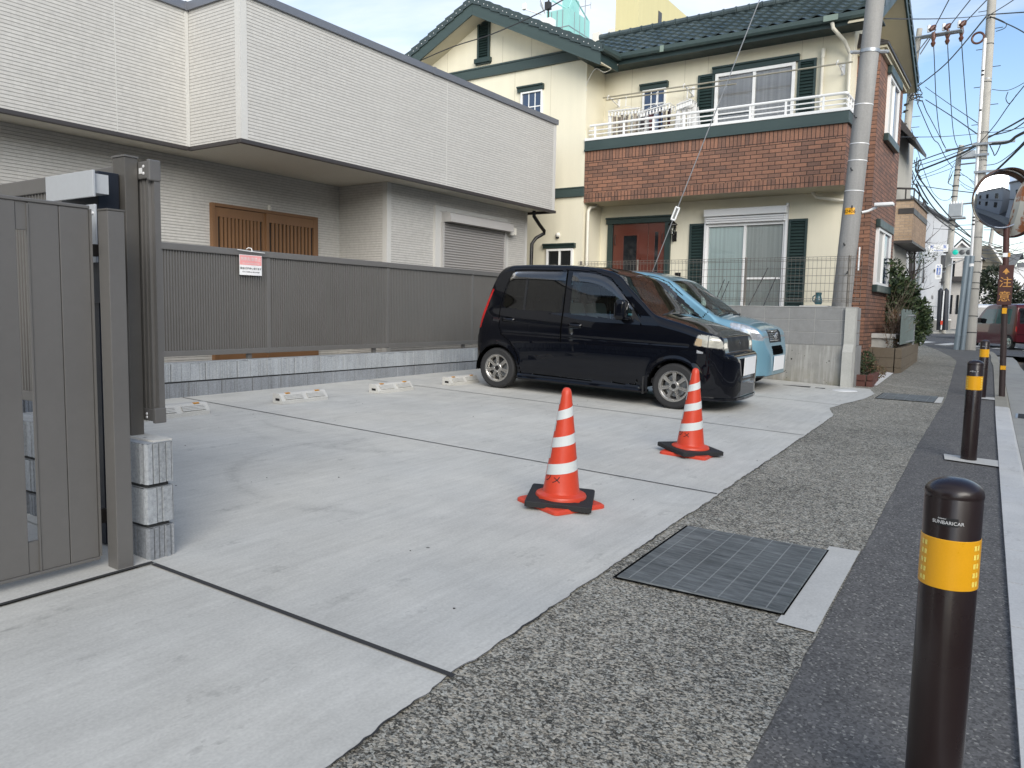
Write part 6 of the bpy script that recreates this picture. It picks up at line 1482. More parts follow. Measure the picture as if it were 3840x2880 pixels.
g = MB().mat(M['white']); z = gz(12.26, 2.234); g.lathe([(.175, .0), (.175, .008), (.165, .011), (0, .011)], (12.26, 2.234, z), 32); tag(g.build('inspection_lid', None, smooth=True), 'round white inspection lid set in the concrete near the pier', 'lid')
g = MB().mat(M['dash']); g.box((12.22, 2.72, gz(12.3, 2.95)+.001), (12.29, 3.22, gz(12.3, 2.95)+.006)); tag(g.build('slot_drain', None), 'long dark slot drain in the concrete before the grey wall', 'drain')
g = MB().mat(M['dash']); g.box((12.27, 2.52, gz(12.3, 2.6)+.001), (12.33, 2.66, gz(12.3, 2.6)+.005)); tag(g.build('slot_drain', None), 'short dark drain plate between the slot drain and the round lid', 'drain')
t = thing('gutter_grating', 'cast iron gully grating in the gutter beyond the kerb', 'grating', (12.4, -.05, -.05)); g = MB().mat(M['dash'])
for i in range(9): x = 12.1+i*.06; g.box((x, -.26, gz(x, -.1)-.105), (x+.03, .06, gz(x, -.1)-.098))
g.build('bar', None, t); g = MB().mat(M['grey_metal']); g.box((12.06, -.29, gz(12.1, -.1)-.1055), (12.66, -.265, gz(12.1, -.1)-.097)); g.box((12.06, -.12, gz(12.1, -.1)-.106), (12.66, -.095, gz(12.1, -.1)-.0965)); g.box((12.06, .065, gz(12.1, -.1)-.1055), (12.66, .09, gz(12.1, -.1)-.097)); g.each('rim', None, t)
# small stones and leaf litter on the ground
rng = random.Random(11); g = MB().mat(M['joint'])
for _ in range(70):
    x = rng.uniform(1.2, 12); y = rng.uniform(1.6, 6.8); s = rng.uniform(.003, .008); h = gz(x, y); a = rng.uniform(0, 6)
    g.add([(x+s*math.cos(a+k*2.1)*rng.uniform(.6, 1.3), y+s*math.sin(a+k*2.1), h+.001) for k in range(3)]+[(x, y, h+s*.7)], [(0, 1, 3), (1, 2, 3), (2, 0, 3)])
for _ in range(60):
    x = rng.uniform(1.3, 12); y = rng.uniform(.1, .9); s = rng.uniform(.002, .006); h = gz(x, y)-.010; a = rng.uniform(0, 6)
    g.add([(x+s*math.cos(a+k*2.1)*rng.uniform(.6, 1.3), y+s*math.sin(a+k*2.1), h) for k in range(3)]+[(x, y, h+s*.8)], [(0, 1, 3), (1, 2, 3), (2, 0, 3)])
struct(g.build('loose_grit', None), 'stuff')
g = MB().mat(M['concrete_old']); bm = bmesh.new(); bmesh.ops.create_icosphere(bm, subdivisions=1, radius=.009); bm.verts.index_update(); g.add([(v.co.x*1.2+1.75, v.co.y+.44, v.co.z*.7+gz(1.75, .44)-.006) for v in bm.verts], [[v.index for v in f.verts] for f in bm.faces]); bm.free(); tag(g.build('pebble', None), 'single pale pebble on the dark footway near the bollard', 'pebble')

# ------------------------------------------------------------------ utility pole by the house, guy wire
def polemat(name, base):
    m, t, p = newmat(name); N = NT(t); v = N.pos(); a = N.noise(v, 45, 4, .65); b = N.noise(N.pos((6, 6, .5)), 1.5, 5, .65); c = N.noise(v, 1.4, 4, .6)
    f = N.math('ADD', N.math('MULTIPLY', N.math('SUBTRACT', a, .5), .4), N.math('MULTIPLY', N.math('SUBTRACT', b, .5), .6)); f = N.math('ADD', N.math('ADD', f, N.math('MULTIPLY', N.math('SUBTRACT', c, .5), .35)), 1.0)
    q = N.n('ShaderNodeVectorMath', operation='SCALE'); q.inputs[0].default_value = base; N.l(f, q.inputs['Scale']); N.l(q.outputs[0], p.inputs['Base Color']); p.inputs['Roughness'].default_value = .85; N.bump(a, p, .3, .004); return m
M['pole_c'] = polemat('weathered_concrete_pole', (.275, .27, .26)); M['pole_w'] = polemat('pale_concrete_pole', (.40, .385, .35))
def pole_pt(z): k = (z-1.371)/(6.117-1.371); return Vector((13.5+.0*k, 2.587+(2.353-2.587)*k, z))
up_ = thing('utility_pole', 'thick grey concrete utility pole leaning beside the brick balcony, with a yellow number plate', 'utility pole', (13.5, 2.65, .1))
g = MB().mat(M['pole_c']); g.tube([pole_pt(z) for z in (.05, 2, 4, 6, 8, 10, 12.6)], [.154, .147, .141, .135, .129, .122, .114], 40); g.build('shaft', None, up_, smooth=True)
def band(z, h=.018, m='white_metal', gx=.004):
    g = MB().mat(M[m]); r = .154-(z-.05)*.0032+gx; g.tube([pole_pt(z), pole_pt(z+h)], r, 32); g.build('steel_band', None, up_, smooth=True)
for z in (4.53, 3.93, 3.67, 3.20): band(z, .012)
band(5.32, .05, 'grey_metal', .012)
g = MB().mat(M['grey_metal'])
for s in (-1, 1):
    q = pole_pt(5.345); d = Vector((.45, s*-.9, 0)).normalized() if s > 0 else Vector((-.45, .9, 0)).normalized(); a = q+d*.15; b = q+d*.27; g.tube([a, b], .028, 6); g.tube([b+Vector((-.03, 0, 0)), b+Vector((.03, 0, 0))], .022, 8)
g.each('clamp_lug', None, up_)
for z, a in ((4.33, 2.7), (3.52, 2.9), (2.93, 3.3), (2.35, 3.0), (1.9, 3.5)):
    g = MB().mat(M['wire']); q = pole_pt(z); d = Vector((math.cos(a), math.sin(a), 0)); g.tube([q+d*.14, q+d*.19, q+d*.205+Vector((0, 0, .03))], .010, 6); g.build('step_bolt', None, up_)
g = MB().mat(M['yellow']); q = pole_pt(2.88)
def platept(u, v): a = PI+.46-1.0*u; r = .149; return (q.x+r*math.cos(a)+.0, q.y+r*math.sin(a), 2.83+.105*v)
g.grid(12, 1, platept); npl = g.build('number_plate', None, up_, fix=False)
o = text('lettering', '02406', .075, (0, 0, 0), (1, 0, 0), (0, 1, 0), M['black_ink'], None, depth=.0003); ORG_ = ORG[npl.name]
for v in o.data.vertices: a = PI-.06+v.co.x/.150; rr = .1505; v.co = Vector((q.x+rr*math.cos(a), q.y+rr*math.sin(a), 2.875+v.co.y))-ORG_
o.parent = npl
g = MB().mat(M['white']); q = pole_pt(2.87); g.tube([q+Vector((.0, -.15, .0)), q+Vector((.02, -.24, .02)), q+Vector((.05, -.36, .08))], .02, 8); g.box((q.x-.05, q.y-.60, 2.955), (q.x+.12, q.y-.33, 3.005), Matrix.Translation((0, 0, 0)), bev=.012); g.build('street_lamp_arm', None, up_, smooth=True, angle=35)
g = MB().mat(M['white']); g.box((13.44, 2.345, 1.95), (13.47, 2.365, 2.32), bev=.004); g.build('marker_strip', None, up_)
gw = thing('guy_wire', 'slanting steel guy wire with white insulator and yellow guard, running down behind the cars', 'guy wire', (13.1, 6.0, 1.0))
ga, gb = Vector((13.12, 6.16, .9)), Vector((13.6, 2.083, 11.9))
M['guy'] = plain('galvanised_guy_wire', (.30, .31, .32), .5, .5)
g = MB().mat(M['guy']); g.tube([ga, gb], .009, 6, False); g.build('strand', None, gw)
d = (gb-ga).normalized(); pi_ = ga+d*((2.975-.9)/d.z); M['guard'] = plain('yellow_guy_guard', (.72, .40, .03), .4)
g = MB().mat(M['guard']); e = ga+d*((1.92-.9)/d.z); g.tube([ga, e], .045, 12); g.build('yellow_guard', None, gw, smooth=True)
s_ = d.cross(Vector((1, 0, 0))).normalized(); g = MB().mat(M['white'])
for k in (-1, 1): g.tube([pi_-d*.10+s_*k*.035, pi_+d*.10+s_*k*.035], .016, 8)
for k in (-1, 1): g.tube([pi_+d*k*.11-s_*.04, pi_+d*k*.11+s_*.04], .018, 8)
g.build('insulator', None, gw, smooth=True)

# ------------------------------------------------------------------ street mirror
M['rust_brown'] = plain('brown_painted_steel', (.075, .026, .020), .55, 0, .22, 3, .1, 60); M['rust_dark'] = plain('dark_brown_steel', (.045, .030, .028), .5, 0, .2, 4)
def rustmat():
    m, t, p = newmat('rusty_mirror_back'); N = NT(t); v = N.pos(); a = N.noise(v, 5, 5, .65); b = N.noise(v, 40, 3, .6)
    N.l(N.mix(N.ramp(a, [(.44, 0), (.52, 1)]), N.mix(b, (.42, .16, .05), (.22, .06, .03)), (.55, .53, .46)), p.inputs['Base Color']); p.inputs['Roughness'].default_value = .7; return m
M['rust_back'] = rustmat(); M['mirror'] = plain('mirror_surface', (.62, .65, .68), .015, 1, .01, 1, 0, 50, 0, .5, .0); M['hood'] = plain('brown_hood', (.17, .095, .06), .6, 0, .2, 4)
mr = thing('street_mirror', 'round convex street mirror with a hood on a rusty brown post carrying a caution plate', 'mirror', (13.81, .293, .04))
mp_ = [Vector((13.81, .293, .02)), Vector((13.81, .345, 1.4)), Vector((13.81, .40, 2.5)), Vector((13.81, .425, 3.12))]
g = MB().mat(M['rust_dark']); g.tube(mp_[:2], .042, 20); g.build('post_base', None, mr, smooth=True)
g = MB().mat(M['rust_brown']); g.tube([mp_[1]+Vector((0, 0, .002)), mp_[2], mp_[3]], .0405, 20); g.build('post', None, mr, smooth=True)
mc = Vector((13.70, .475, 2.985)); n_ = Vector((-math.cos(R(33)), -math.sin(R(33)), -.06)).normalized(); lx = Vector((0, 0, 1)).cross(n_).normalized(); ly = n_.cross(lx)
Mm = Matrix(((lx.x, ly.x, n_.x, mc.x), (lx.y, ly.y, n_.y, mc.y), (lx.z, ly.z, n_.z, mc.z), (0, 0, 0, 1)))
g = MB().mat(M['mirror']); Rm = .41; sag = .062
g.lathe([(Rm*k/24, sag*(1-(k/24)**2)) for k in range(25)], (0, 0, 0), 64, Mm); g.build('mirror_face', None, mr, smooth=True, angle=180)
g = MB().mat(M['chrome']); g.lathe([(Rm-.004, .004), (Rm+.008, .018), (Rm+.024, .010), (Rm+.026, -.02), (Rm+.01, -.03)], (0, 0, 0), 64, Mm); g.build('rim', None, mr, smooth=True)
g = MB().mat(M['rust_brown']); g.lathe([(Rm+.02, -.012), (Rm+.018, -.05), (.30, -.085), (.0, -.095)], (0, 0, 0), 48, Mm); g.build('back_shell', None, mr, smooth=True)
g = MB().mat(M['hood'])
def hoodp(u, v):
    a = R(5)+R(170)*u; e = math.sin(PI*u)**.6; q = Mm @ Vector(((Rm+.03)*math.cos(a), (Rm+.03)*math.sin(a), -.02+.17*e*v)); return q[:]
g.grid(40, 4, hoodp); g.build('hood', None, mr, smooth=True, fix=False)
g = MB().mat(M['grey_metal']); g.tube([Mm @ Vector((0, .12, -.09)), mp_[3]+Vector((0, 0, -.02))], .02, 8); g.tube([Mm @ Vector((0, -.2, -.08)), mp_[2]+Vector((0, .01, .28))], .02, 8); g.each('bracket', None, mr)
m2 = Vector((13.93, .30, 2.86)); n2_ = Vector((.75, -.62, -.05)).normalized(); lx = Vector((0, 0, 1)).cross(n2_).normalized(); ly = n2_.cross(lx); M2_ = Matrix(((lx.x, ly.x, n2_.x, m2.x), (lx.y, ly.y, n2_.y, m2.y), (lx.z, ly.z, n2_.z, m2.z), (0, 0, 0, 1)))
g = MB().mat(M['rust_back']); g.lathe([(.42, .0), (.415, -.04), (.30, -.075), (0, -.085)], (0, 0, 0), 48, M2_); sb_ = g.build('rusty_mirror_back', None, mr, smooth=True)
g = MB().mat(M['rust_brown']); g.lathe([(.425, .02), (.43, -.01), (.422, -.04), (.41, -.046)], (0, 0, 0), 48, M2_); g.build('back_rim', None, sb_, smooth=True)
g = MB().mat(M['rust_brown']); g.box((13.748, .265, 1.43), (13.758, .452, 2.02), bev=.004); sg_ = g.build('caution_plate', None, mr)
M['ochre'] = plain('faded_ochre_print', (.62, .30, .07), .6, 0, .25, 20)
g = MB().mat(M['ochre']); g.prism([(.36, 1.975), (.405, 1.91), (.375, 1.91), (.375, 1.885), (.345, 1.885), (.345, 1.91), (.315, 1.91)], 0, 13.744, 13.747); g.build('arrow', None, sg_)
for ch, z in (('注', 1.755), ('意', 1.545)): text('lettering', ch, .165, (13.7465, .36, z), (0, -1, 0), (0, 0, 1), M['ochre'], sg_, depth=.0008)
g = MB().mat(M['paper']); g.box((13.764, .36, 2.14), (13.768, .42, 2.20)); g.mat(M['ochre']).box((13.7645, .325, 2.14), (13.7685, .358, 2.20)); g.build('sticker', None, mr)
g = MB().mat(M['yellow']); g.box((13.762, .315, 1.30), (13.766, .375, 1.385)); g.box((13.763, .27, .46), (13.767, .34, .52)); g.each('sticker', None, mr)
# ------------------------------------------------------------------ laundry on the balcony
def cloth(name, c): return curtain(name, c)
M['towel_w'] = cloth('white_towel', (.66, .66, .66)); M['towel_g'] = cloth('grey_beige_towel', (.33, .29, .25)); M['cl_blue'] = cloth('blue_cloth', (.11, .24, .56)); M['cl_dark'] = cloth('dark_cloth', (.03, .025, .03)); M['cl_maroon'] = cloth('maroon_cloth', (.075, .025, .03)); M['cl_pale'] = cloth('pale_blue_cloth', (.45, .52, .62))
def hanger(lab, y0, y1, yh, z, tilt, comb=False):
    h = thing('laundry_hanger', lab, 'hanger', (15.42, yh, z), 'laundry hangers on the balcony pole'); xh = 15.40
    g = MB().mat(M['white_metal']); zp = 5.78-(7.98-yh)*.0204
    g.tube([(15.42, yh-.02, zp-.02), (15.40, yh, zp+.02), (15.425, yh+.02, zp+.018), (15.42, yh, zp-.04), (15.41, yh, z+.12), (15.41, yh, z+.10)], .009, 6); g.build('hook', None, h, smooth=True)
    g = MB().mat(M['white_metal']); zf = lambda y: z+tilt*(yh-y)
    for dx in (-.16, .16): g.tube([(xh+dx, y0, zf(y0)), (xh+dx, y1, zf(y1))], .013, 6)
    n = 9
    for k in range(n+1): y = y0+(y1-y0)*k/n; g.tube([(xh-.16, y, zf(y)), (xh+.16, y, zf(y))], .009, 5)
    for (y, dx) in ((y0, -.16), (y0, .16), (y1, -.16), (y1, .16)): g.tube([(15.41, yh, z+.12), (xh+dx, y, zf(y))], .003, 4)
    g.build('frame', None, h, smooth=True)
    g = MB().mat(M['white'])
    for k in range(n+1):
        for dx in (-.14, 0, .14): y = y0+(y1-y0)*(k+.2)/(n+.4); g.box((xh+dx-.008, y-.012, zf(y)-.10), (xh+dx+.008, y+.012, zf(y)-.012))
    g.build('clip_row', None, h)
    return h, zf
def garment(name, lab, grp, y, w, z, L, m, dx=0, shape=0, lean=0):
    g = MB().mat(M[m]); sd = y*7.3
    def fn(u, v):
        ww = w*(1-.25*v if shape == 0 else (.6+.7*v if shape == 1 else 1))
        q = y+(u-.5)*ww+lean*v; return (15.40+dx+.02*math.sin(u*5+sd)+.025*v*math.sin(u*9+sd*2), q, z-L*v-.02*math.sin(u*6+sd)*v)
    g.grid(10, 10, fn); o = g.build(name, None, smooth=True, fix=False); sm = o.modifiers.new('thickness', 'SOLIDIFY'); sm.thickness = .006
    tag(o, lab, 'laundry', grp)
hA, zA = hanger('leftmost laundry hanger on the balcony, hung with a row of pale towels', 7.83, 7.10, 7.50, 5.48, -.03)
hB, zB = hanger('middle laundry hanger on the balcony, hung with dark and blue clothes', 7.08, 6.43, 6.80, 5.42, .16)
hC, zC_ = hanger('rightmost laundry hanger on the balcony, a small comb of white clothes', 6.28, 5.97, 6.13, 5.46, .22)
gA = 'towels on the leftmost hanger'
for k in range(10):
    y = 7.80-k*.073; garment('towel', 'pale grey or white towel hanging in the row on the leftmost laundry hanger', gA, y, .07, zA(y)-.09, .52, 'towel_w' if k % 3 == 0 else 'towel_g', dx=-.12+.08*(k % 4))
for k, (m, lab, L, w, s) in enumerate((('cl_dark', 'short black garment at the left end of the middle hanger', .24, .09, 0), ('towel_w', 'white garment flaring low on the middle hanger', .52, .11, 1), ('cl_dark', 'dark garment right of the flaring white one', .40, .11, 0), ('cl_maroon', 'maroon garment left of the blue ones', .36, .11, 0), ('cl_pale', 'pale blue garment in the middle of the middle hanger', .38, .10, 2), ('cl_blue', 'bright blue garment on the middle hanger', .48, .11, 2), ('cl_dark', 'black garment just right of the bright blue one', .42, .07, 0), ('towel_g', 'narrow grey-beige garment between two black ones', .32, .07, 0), ('cl_maroon', 'dark maroon garment near the right end of the middle hanger', .30, .08, 0), ('cl_dark', 'black sock-like garment at the right end of the middle hanger', .22, .06, 0))):
    y = 7.04-k*.066; garment('garment', lab, 'clothes on the middle hanger', y, w, zB(y)-.09, L, m, dx=-.12+.07*(k % 3))
for k, (lab, L, w) in enumerate((('white shirt at the left end of the rightmost hanger', .45, .13), ('white striped cloth left on the rightmost hanger', .50, .09), ('white cloth in the middle of the rightmost hanger', .46, .09), ('white blouse flaring at the right end of the rightmost hanger', .40, .20))):
    y = 6.27-k*.10; garment('garment', lab, 'white clothes on the rightmost hanger', y, w, zC_(y)-.10, L, 'towel_w', dx=-.10+.06*k, shape=1 if k in (0, 3) else 0)

# ------------------------------------------------------------------ plants
def leafmat(name, a, b, c):
    m, t, p = newmat(name); N = NT(t); oi = N.n('ShaderNodeNewGeometry'); f = oi.outputs['Random Per Island']
    N.l(N.ramp(f, [(0, a), (.55, b), (1, c)]), p.inputs['Base Color']); p.inputs['Roughness'].default_value = .5; p.inputs['Specular IOR Level'].default_value = .3; return m
M['leaf'] = leafmat('evergreen_leaf', (.014, .026, .012), (.034, .056, .024), (.085, .115, .045)); M['leaf_far'] = leafmat('dark_far_leaf', (.008, .016, .010), (.022, .036, .020), (.06, .066, .042)); M['leaf_dry'] = leafmat('dry_leaf', (.10, .05, .03), (.19, .12, .07), (.10, .11, .05)); M['bark'] = plain('grey_bark', (.13, .105, .085), .9, 0, .3, 9, .4, 60); M['twig'] = plain('pale_dry_twig', (.24, .19, .145), .9, 0, .25, 9); M['twig_dark'] = plain('dark_twig', (.045, .035, .03), .9)
def leaves(g, blobs, n, size, rng, asp=.42):
    tot = sum(b[3]*b[4]*b[5] for b in blobs)
    for (x, y, z, rx, ry, rz) in blobs:
        for _ in range(int(n*rx*ry*rz/tot)):
            d = Vector((rng.gauss(0, 1), rng.gauss(0, 1), rng.gauss(0, 1))).normalized(); k = rng.uniform(.45, 1)**.6*(1+.14*noise.noise(d*2.7+Vector((x, y, z))))
            c = Vector((x+d.x*rx*k, y+d.y*ry*k, z+d.z*rz*k)); a = (d+Vector((rng.uniform(-1, 1), rng.uniform(-1, 1), rng.uniform(-.6, 1)))).normalized(); s = size*rng.uniform(.6, 1.3); b = a.cross(Vector((rng.uniform(-1, 1), rng.uniform(-1, 1), rng.uniform(-1, 1)))).normalized()
            nn = a.cross(b); g.add([c-a*s, c-b*s*asp+nn*s*.12, c+a*s, c+b*s*asp+nn*s*.12], [(0, 1, 2, 3)])
def branch(g, p, d, L, r, rng, depth, spread=.55, up=.15, seg=4):
    pts = [p]; rs = [r]
    for i in range(seg):
        d = (d+Vector((rng.uniform(-1, 1), rng.uniform(-1, 1), rng.uniform(-.6, 1)))*.16+Vector((0, 0, up*.15))).normalized(); p = p+d*L/seg; pts.append(p); rs.append(r*(1-.55*(i+1)/seg))
    g.tube(pts, rs, 5 if r > .006 else 3, False)
    if depth:
        for i in range(rng.randint(2, 4)):
            k = rng.randint(1, seg); a = Vector((rng.uniform(-1, 1), rng.uniform(-1, 1), rng.uniform(-.3, 1))).normalized(); branch(g, pts[k], (d*(1-spread)+a*spread).normalized(), L*rng.uniform(.45, .8), rs[k]*.65, rng, depth-1, spread, up, seg)
rng = random.Random(5)
t = thing('evergreen_bush', 'dark evergreen bush beside the brick bay, behind bare twigs and the sheet fence', 'bush', (19.6, 2.5, .5))
g = MB().mat(M['leaf']); leaves(g, [(19.3, 2.6, 1.35, .75, .5, .62), (20.3, 2.45, 1.2, .95, .55, .62), (19.0, 2.62, 1.95, .5, .36, .42), (21.5, 2.45, 1.0, .7, .45, .55), (19.9, 2.55, 1.75, .6, .42, .40), (18.5, 2.55, 2.2, .26, .24, .30)], 7500, .06, rng); g.build('foliage', None, t, fix=False)
g = MB().mat(M['bark'])
for k in range(4): branch(g, Vector((19.0+.55*k, 2.62, .45)), Vector((rng.uniform(-.2, .2), rng.uniform(-.2, .1), 1)).normalized(), .9, .03, rng, 2)
g.build('trunk', None, t)
t = thing('bare_shrub', 'leafless shrub of pale twigs in front of the evergreen bush', 'shrub', (18.3, 2.4, .5)); g = MB().mat(M['twig'])
for k in range(9): branch(g, Vector((17.9+rng.uniform(-.2, .5), 2.40+rng.uniform(-.1, .15), .46)), Vector((rng.uniform(-.4, .5), rng.uniform(-.35, .3), 1)).normalized(), rng.uniform(.7, 1.0), .013, rng, 2, .5, .3)
g.build('twigs', None, t)
t = thing('dry_shrub', 'small brown dry shrub at the end of the sheet fence', 'shrub', (17.2, 2.25, .6)); g = MB().mat(M['leaf_dry']); leaves(g, [(17.6, 2.36, 1.0, .35, .10, .42), (17.2, 2.3, .72, .3, .10, .2)], 420, .03, rng); g.build('foliage', None, t, fix=False); g = MB().mat(M['twig'])
for k in range(7): branch(g, Vector((17.4+rng.uniform(-.2, .3), 2.34, .5)), Vector((rng.uniform(-.5, .5), rng.uniform(-.2, .1), .8)).normalized(), .6, .009, rng, 2)
g.build('twigs', None, t)
t = thing('low_shrub', 'low green and reddish shrub growing in the brick planter by the pier', 'shrub', (14, 2.25, .2)); g = MB().mat(M['leaf']); leaves(g, [(13.9, 2.22, .50, .35, .12, .16), (14.0, 2.20, .32, .4, .12, .10)], 700, .024, rng); g.mat(M['leaf_dry']); leaves(g, [(14.05, 2.20, .40, .45, .12, .11), (14.7, 2.12, .27, .3, .10, .12)], 380, .024, rng); g.build('foliage', None, t, fix=False)
g = MB().mat(M['twig_dark'])
for k in range(10): branch(g, Vector((13.9+rng.uniform(-.3, .9), 2.2, .2)), Vector((rng.uniform(-.5, .5), rng.uniform(-.4, .2), .8)).normalized(), .3, .005, rng, 1)
g.build('stems', None, t)
t = thing('bare_tree', 'small dark pruned tree with bare twigs above the evergreen bush', 'tree', (25, 2.95, .3)); g = MB().mat(M['twig_dark'])
branch(g, Vector((25, 3.02, .2)), Vector((.1, -.02, 1)), 2.2, .05, rng, 0, seg=5); tp = Vector((25.1, 2.98, 2.0))
for k in range(16): branch(g, tp+Vector((0, 0, rng.uniform(-.5, 1.1))), Vector((rng.uniform(-.9, .9), rng.uniform(-.7, .35), rng.uniform(-.1, .6))).normalized(), rng.uniform(.6, 1.0), .014, rng, 2, .5, .1)
branch(g, tp-Vector((0, 0, .1)), Vector((.0, -.08, 1)), 1.5, .035, rng, 2); g.build('trunk', None, t)
g = MB().mat(M['leaf']); leaves(g, [(25.1, 2.82, 3.0, .5, .5, .25), (25.1, 3.0, 2.2, .3, .25, .3)], 260, .04, rng); g.build('foliage', None, t, fix=False)
t = thing('tall_tree', 'dark spreading evergreen tree beyond the junction, behind the red van', 'tree', (60, 2.2, .4)); g = MB().mat(M['leaf_far']); leaves(g, [(60, 2.7, 2.6, 1.6, 1.0, 1.5), (60.5, 1.4, 2.5, 1.6, .9, 1.5), (60, 2.2, 4.0, 1.3, .9, .8), (61, .6, 2.0, 1.2, .8, 1.2)], 4200, .14, rng); g.build('crown', None, t, fix=False); g = MB().mat(M['bark']); branch(g, Vector((60, 2.1, .3)), Vector((0, 0, 1)), 3.2, .16, rng, 3); g.build('trunk', None, t)

# ------------------------------------------------------------------ next house: only its brick balcony and eaves show
M['tanbrick_x'] = brick('tan_brick', 1, 2, .21, .07, ((.46, .34, .24), (.38, .275, .19)), (.34, .28, .23)); M['tanbrick_y'] = brick('tan_street_brick', 0, 2, .21, .07, ((.40, .27, .17), (.30, .20, .13)), (.30, .24, .19)); M['beige'] = stucco('beige_render', (.47, .45, .40))
t = thing('brick_balcony_house', 'beige neighbouring house with a tan brick balcony and sloping dark eave', 'house', (24, 3.2, .2))
g = MB().mat(M['beige']); g.box((21.6, 3.06, .2), (24.6, 9, 6.2)); g.build('wall', None, t)
g = MB().mat(M['tanbrick_x']).quad((22, 2.655, 3.17), (22, 3.08, 3.17), (22, 3.08, 4.16), (22, 2.655, 4.16)); g.mat(M['tanbrick_y']).quad((22, 2.655, 3.17), (25, 2.655, 3.17), (25, 2.655, 4.16), (22, 2.655, 4.16)); g.mat(M['dark_trim']).box((21.97, 2.63, 3.10), (25.02, 3.08, 3.168)); g.box((21.97, 2.62, 4.161), (25.03, 3.085, 4.20)); g.box((21.985, 2.64, 3.83), (25, 2.99, 3.97)); g.build('balcony', None, t, fix=False)
g = MB().mat(M['dark_trim']); g.tube([(22, 3.06, 4.48), (22, 2.66, 4.44), (25, 2.66, 4.44)], .025, 4)
for (x, y) in ((22, 2.66), (22, 2.85), (23, 2.66), (24, 2.66)): g.tube([(x, y, 4.2), (x, y, 4.45)], .018, 4)
g.build('railing', None, t); g = MB().mat(M['dark_trim']); g.prism([(3.35, 6.55), (2.62, 5.55), (2.62, 5.45), (3.35, 6.2)], 0, 21.3, 23.6); g.build('roof_eave', None, t)
g = MB().mat(M['offwhite']); g.box((21.45, 3.12, 4.95), (21.6, 3.3, 5.25), bev=.01); g.tube([(21.52, 3.2, 4.95), (21.5, 3.15, 4.6), (21.5, 3.25, 4.4)], .015, 6); g.build('meter_box', None, t)

# ------------------------------------------------------------------ buildings beyond the junction
M['clap'] = siding('white_clapboard', 0, (.66, .63, .60), (.60, .57, .54), (.42, .39, .37)); M['apt'] = stucco('pale_grey_render', (.52, .535, .56)); M['white_wall'] = stucco('white_render', (.68, .69, .71)); M['slate'] = plain('grey_slate_roof', (.13, .14, .155), .7, 0, .15, 3); M['brownroof'] = plain('brown_ribbed_roof', (.16, .15, .12), .8, 0, .2, 2); M['yellow_wall'] = stucco('pale_yellow_render', (.64, .585, .335)); M['teal_wall'] = plain('teal_cladding_panel', (.30, .60, .57), .5, 0, .08, 1.2); M['ash'] = wallmat('old_grey_block', (.22, .215, .20))
A = Vector((53, 6.40)); Bq = Vector((64.4, 4.98)); dA = (Bq-A).normalized(); nA = Vector((dA.y, -dA.x))
if nA.x > 0: nA = -nA
def face_pt(px, py):
    """point on the apartment facade seen at this pixel"""
    d = fw+rt*((px-1920)/FPX)-up*((py-1440)/FPX); n = Vector((nA.x, nA.y, 0)); return EYE+d*((Vector((A.x, A.y, 0))-EYE).dot(n)/d.dot(n))
t = thing('apartment_house', 'tall pale grey apartment house with small slit windows beyond the junction', 'building', (54, 6, .4))
A2 = A-dA*2.4; P = [A2, Bq, Bq-nA*12, A2-nA*12]; g = MB().mat(M['apt']); za, zb2 = 8.0, 7.76
g.add([(p.x, p.y, .1) for p in P]+[(P[0].x, P[0].y, 8.30), (P[1].x, P[1].y, zb2), (P[2].x, P[2].y, zb2), (P[3].x, P[3].y, 8.30)], [(0, 1, 5, 4), (1, 2, 6, 5), (2, 3, 7, 6), (3, 0, 4, 7), (4, 5, 6, 7)]); g.build('wall', None, t)
g = MB().mat(M['slate']); q0, q1 = A2+nA*.25, Bq+nA*.25; q2, q3 = Bq-nA*12, A2-nA*12; g.add([(q0.x, q0.y, 8.31), (q1.x, q1.y, zb2+.01), (q2.x, q2.y, zb2+.01), (q3.x, q3.y, 8.31), (q0.x, q0.y, 8.43), (q1.x, q1.y, zb2+.13), (q2.x, q2.y, zb2+.13), (q3.x, q3.y, 8.43)], [(0, 3, 2, 1), (4, 5, 6, 7), (0, 1, 5, 4), (1, 2, 6, 5), (2, 3, 7, 6), (3, 0, 4, 7)]); g.build('roof', None, t)
def fpatch(m, x0, y0, x1, y1, nm, out=.04):
    g = MB().mat(m); q = [face_pt(*p) for p in ((x0, y1), (x1, y1), (x1, y0), (x0, y0))]; o = Vector((nA.x, nA.y, 0))*out; g.add([p+o for p in q]+[p-o*.5 for p in q], [(0, 1, 2, 3), (0, 4, 5, 1), (1, 5, 6, 2), (2, 6, 7, 3), (3, 7, 4, 0)]); return g.build(nm, None, t)
for (x0, y0, x1, y1) in ((3504, 965, 3509, 977), (3501, 1010, 3505, 1022), (3493, 1108, 3498, 1121), (3490, 1152, 3494, 1162)): fpatch(M['glass_dark'], x0, y0, x1, y1, 'window')
fpatch(M['visor'], 3528, 957, 3541, 1064, 'stair_screen', .3); fpatch(M['white_wall'], 3372, 905, 3384, 1010, 'white_pilaster', .25); fpatch(M['dark_trim'], 3408, 945, 3415, 1048, 'downpipe', .2); fpatch(M['dark_trim'], 3446, 960, 3453, 1062, 'downpipe', .2)
t = thing('gabled_house', 'narrow white clapboard house with a steep gable and dark balcony ledge behind the signal', 'house', (66, 4.5, .4))
g = MB().mat(M['clap']); g.prism([(5.35, .3), (3.40, .3), (3.40, 5.75), (4.6, 6.85), (5.35, 6.05)], 0, 66, 74); g.build('wall', None, t)
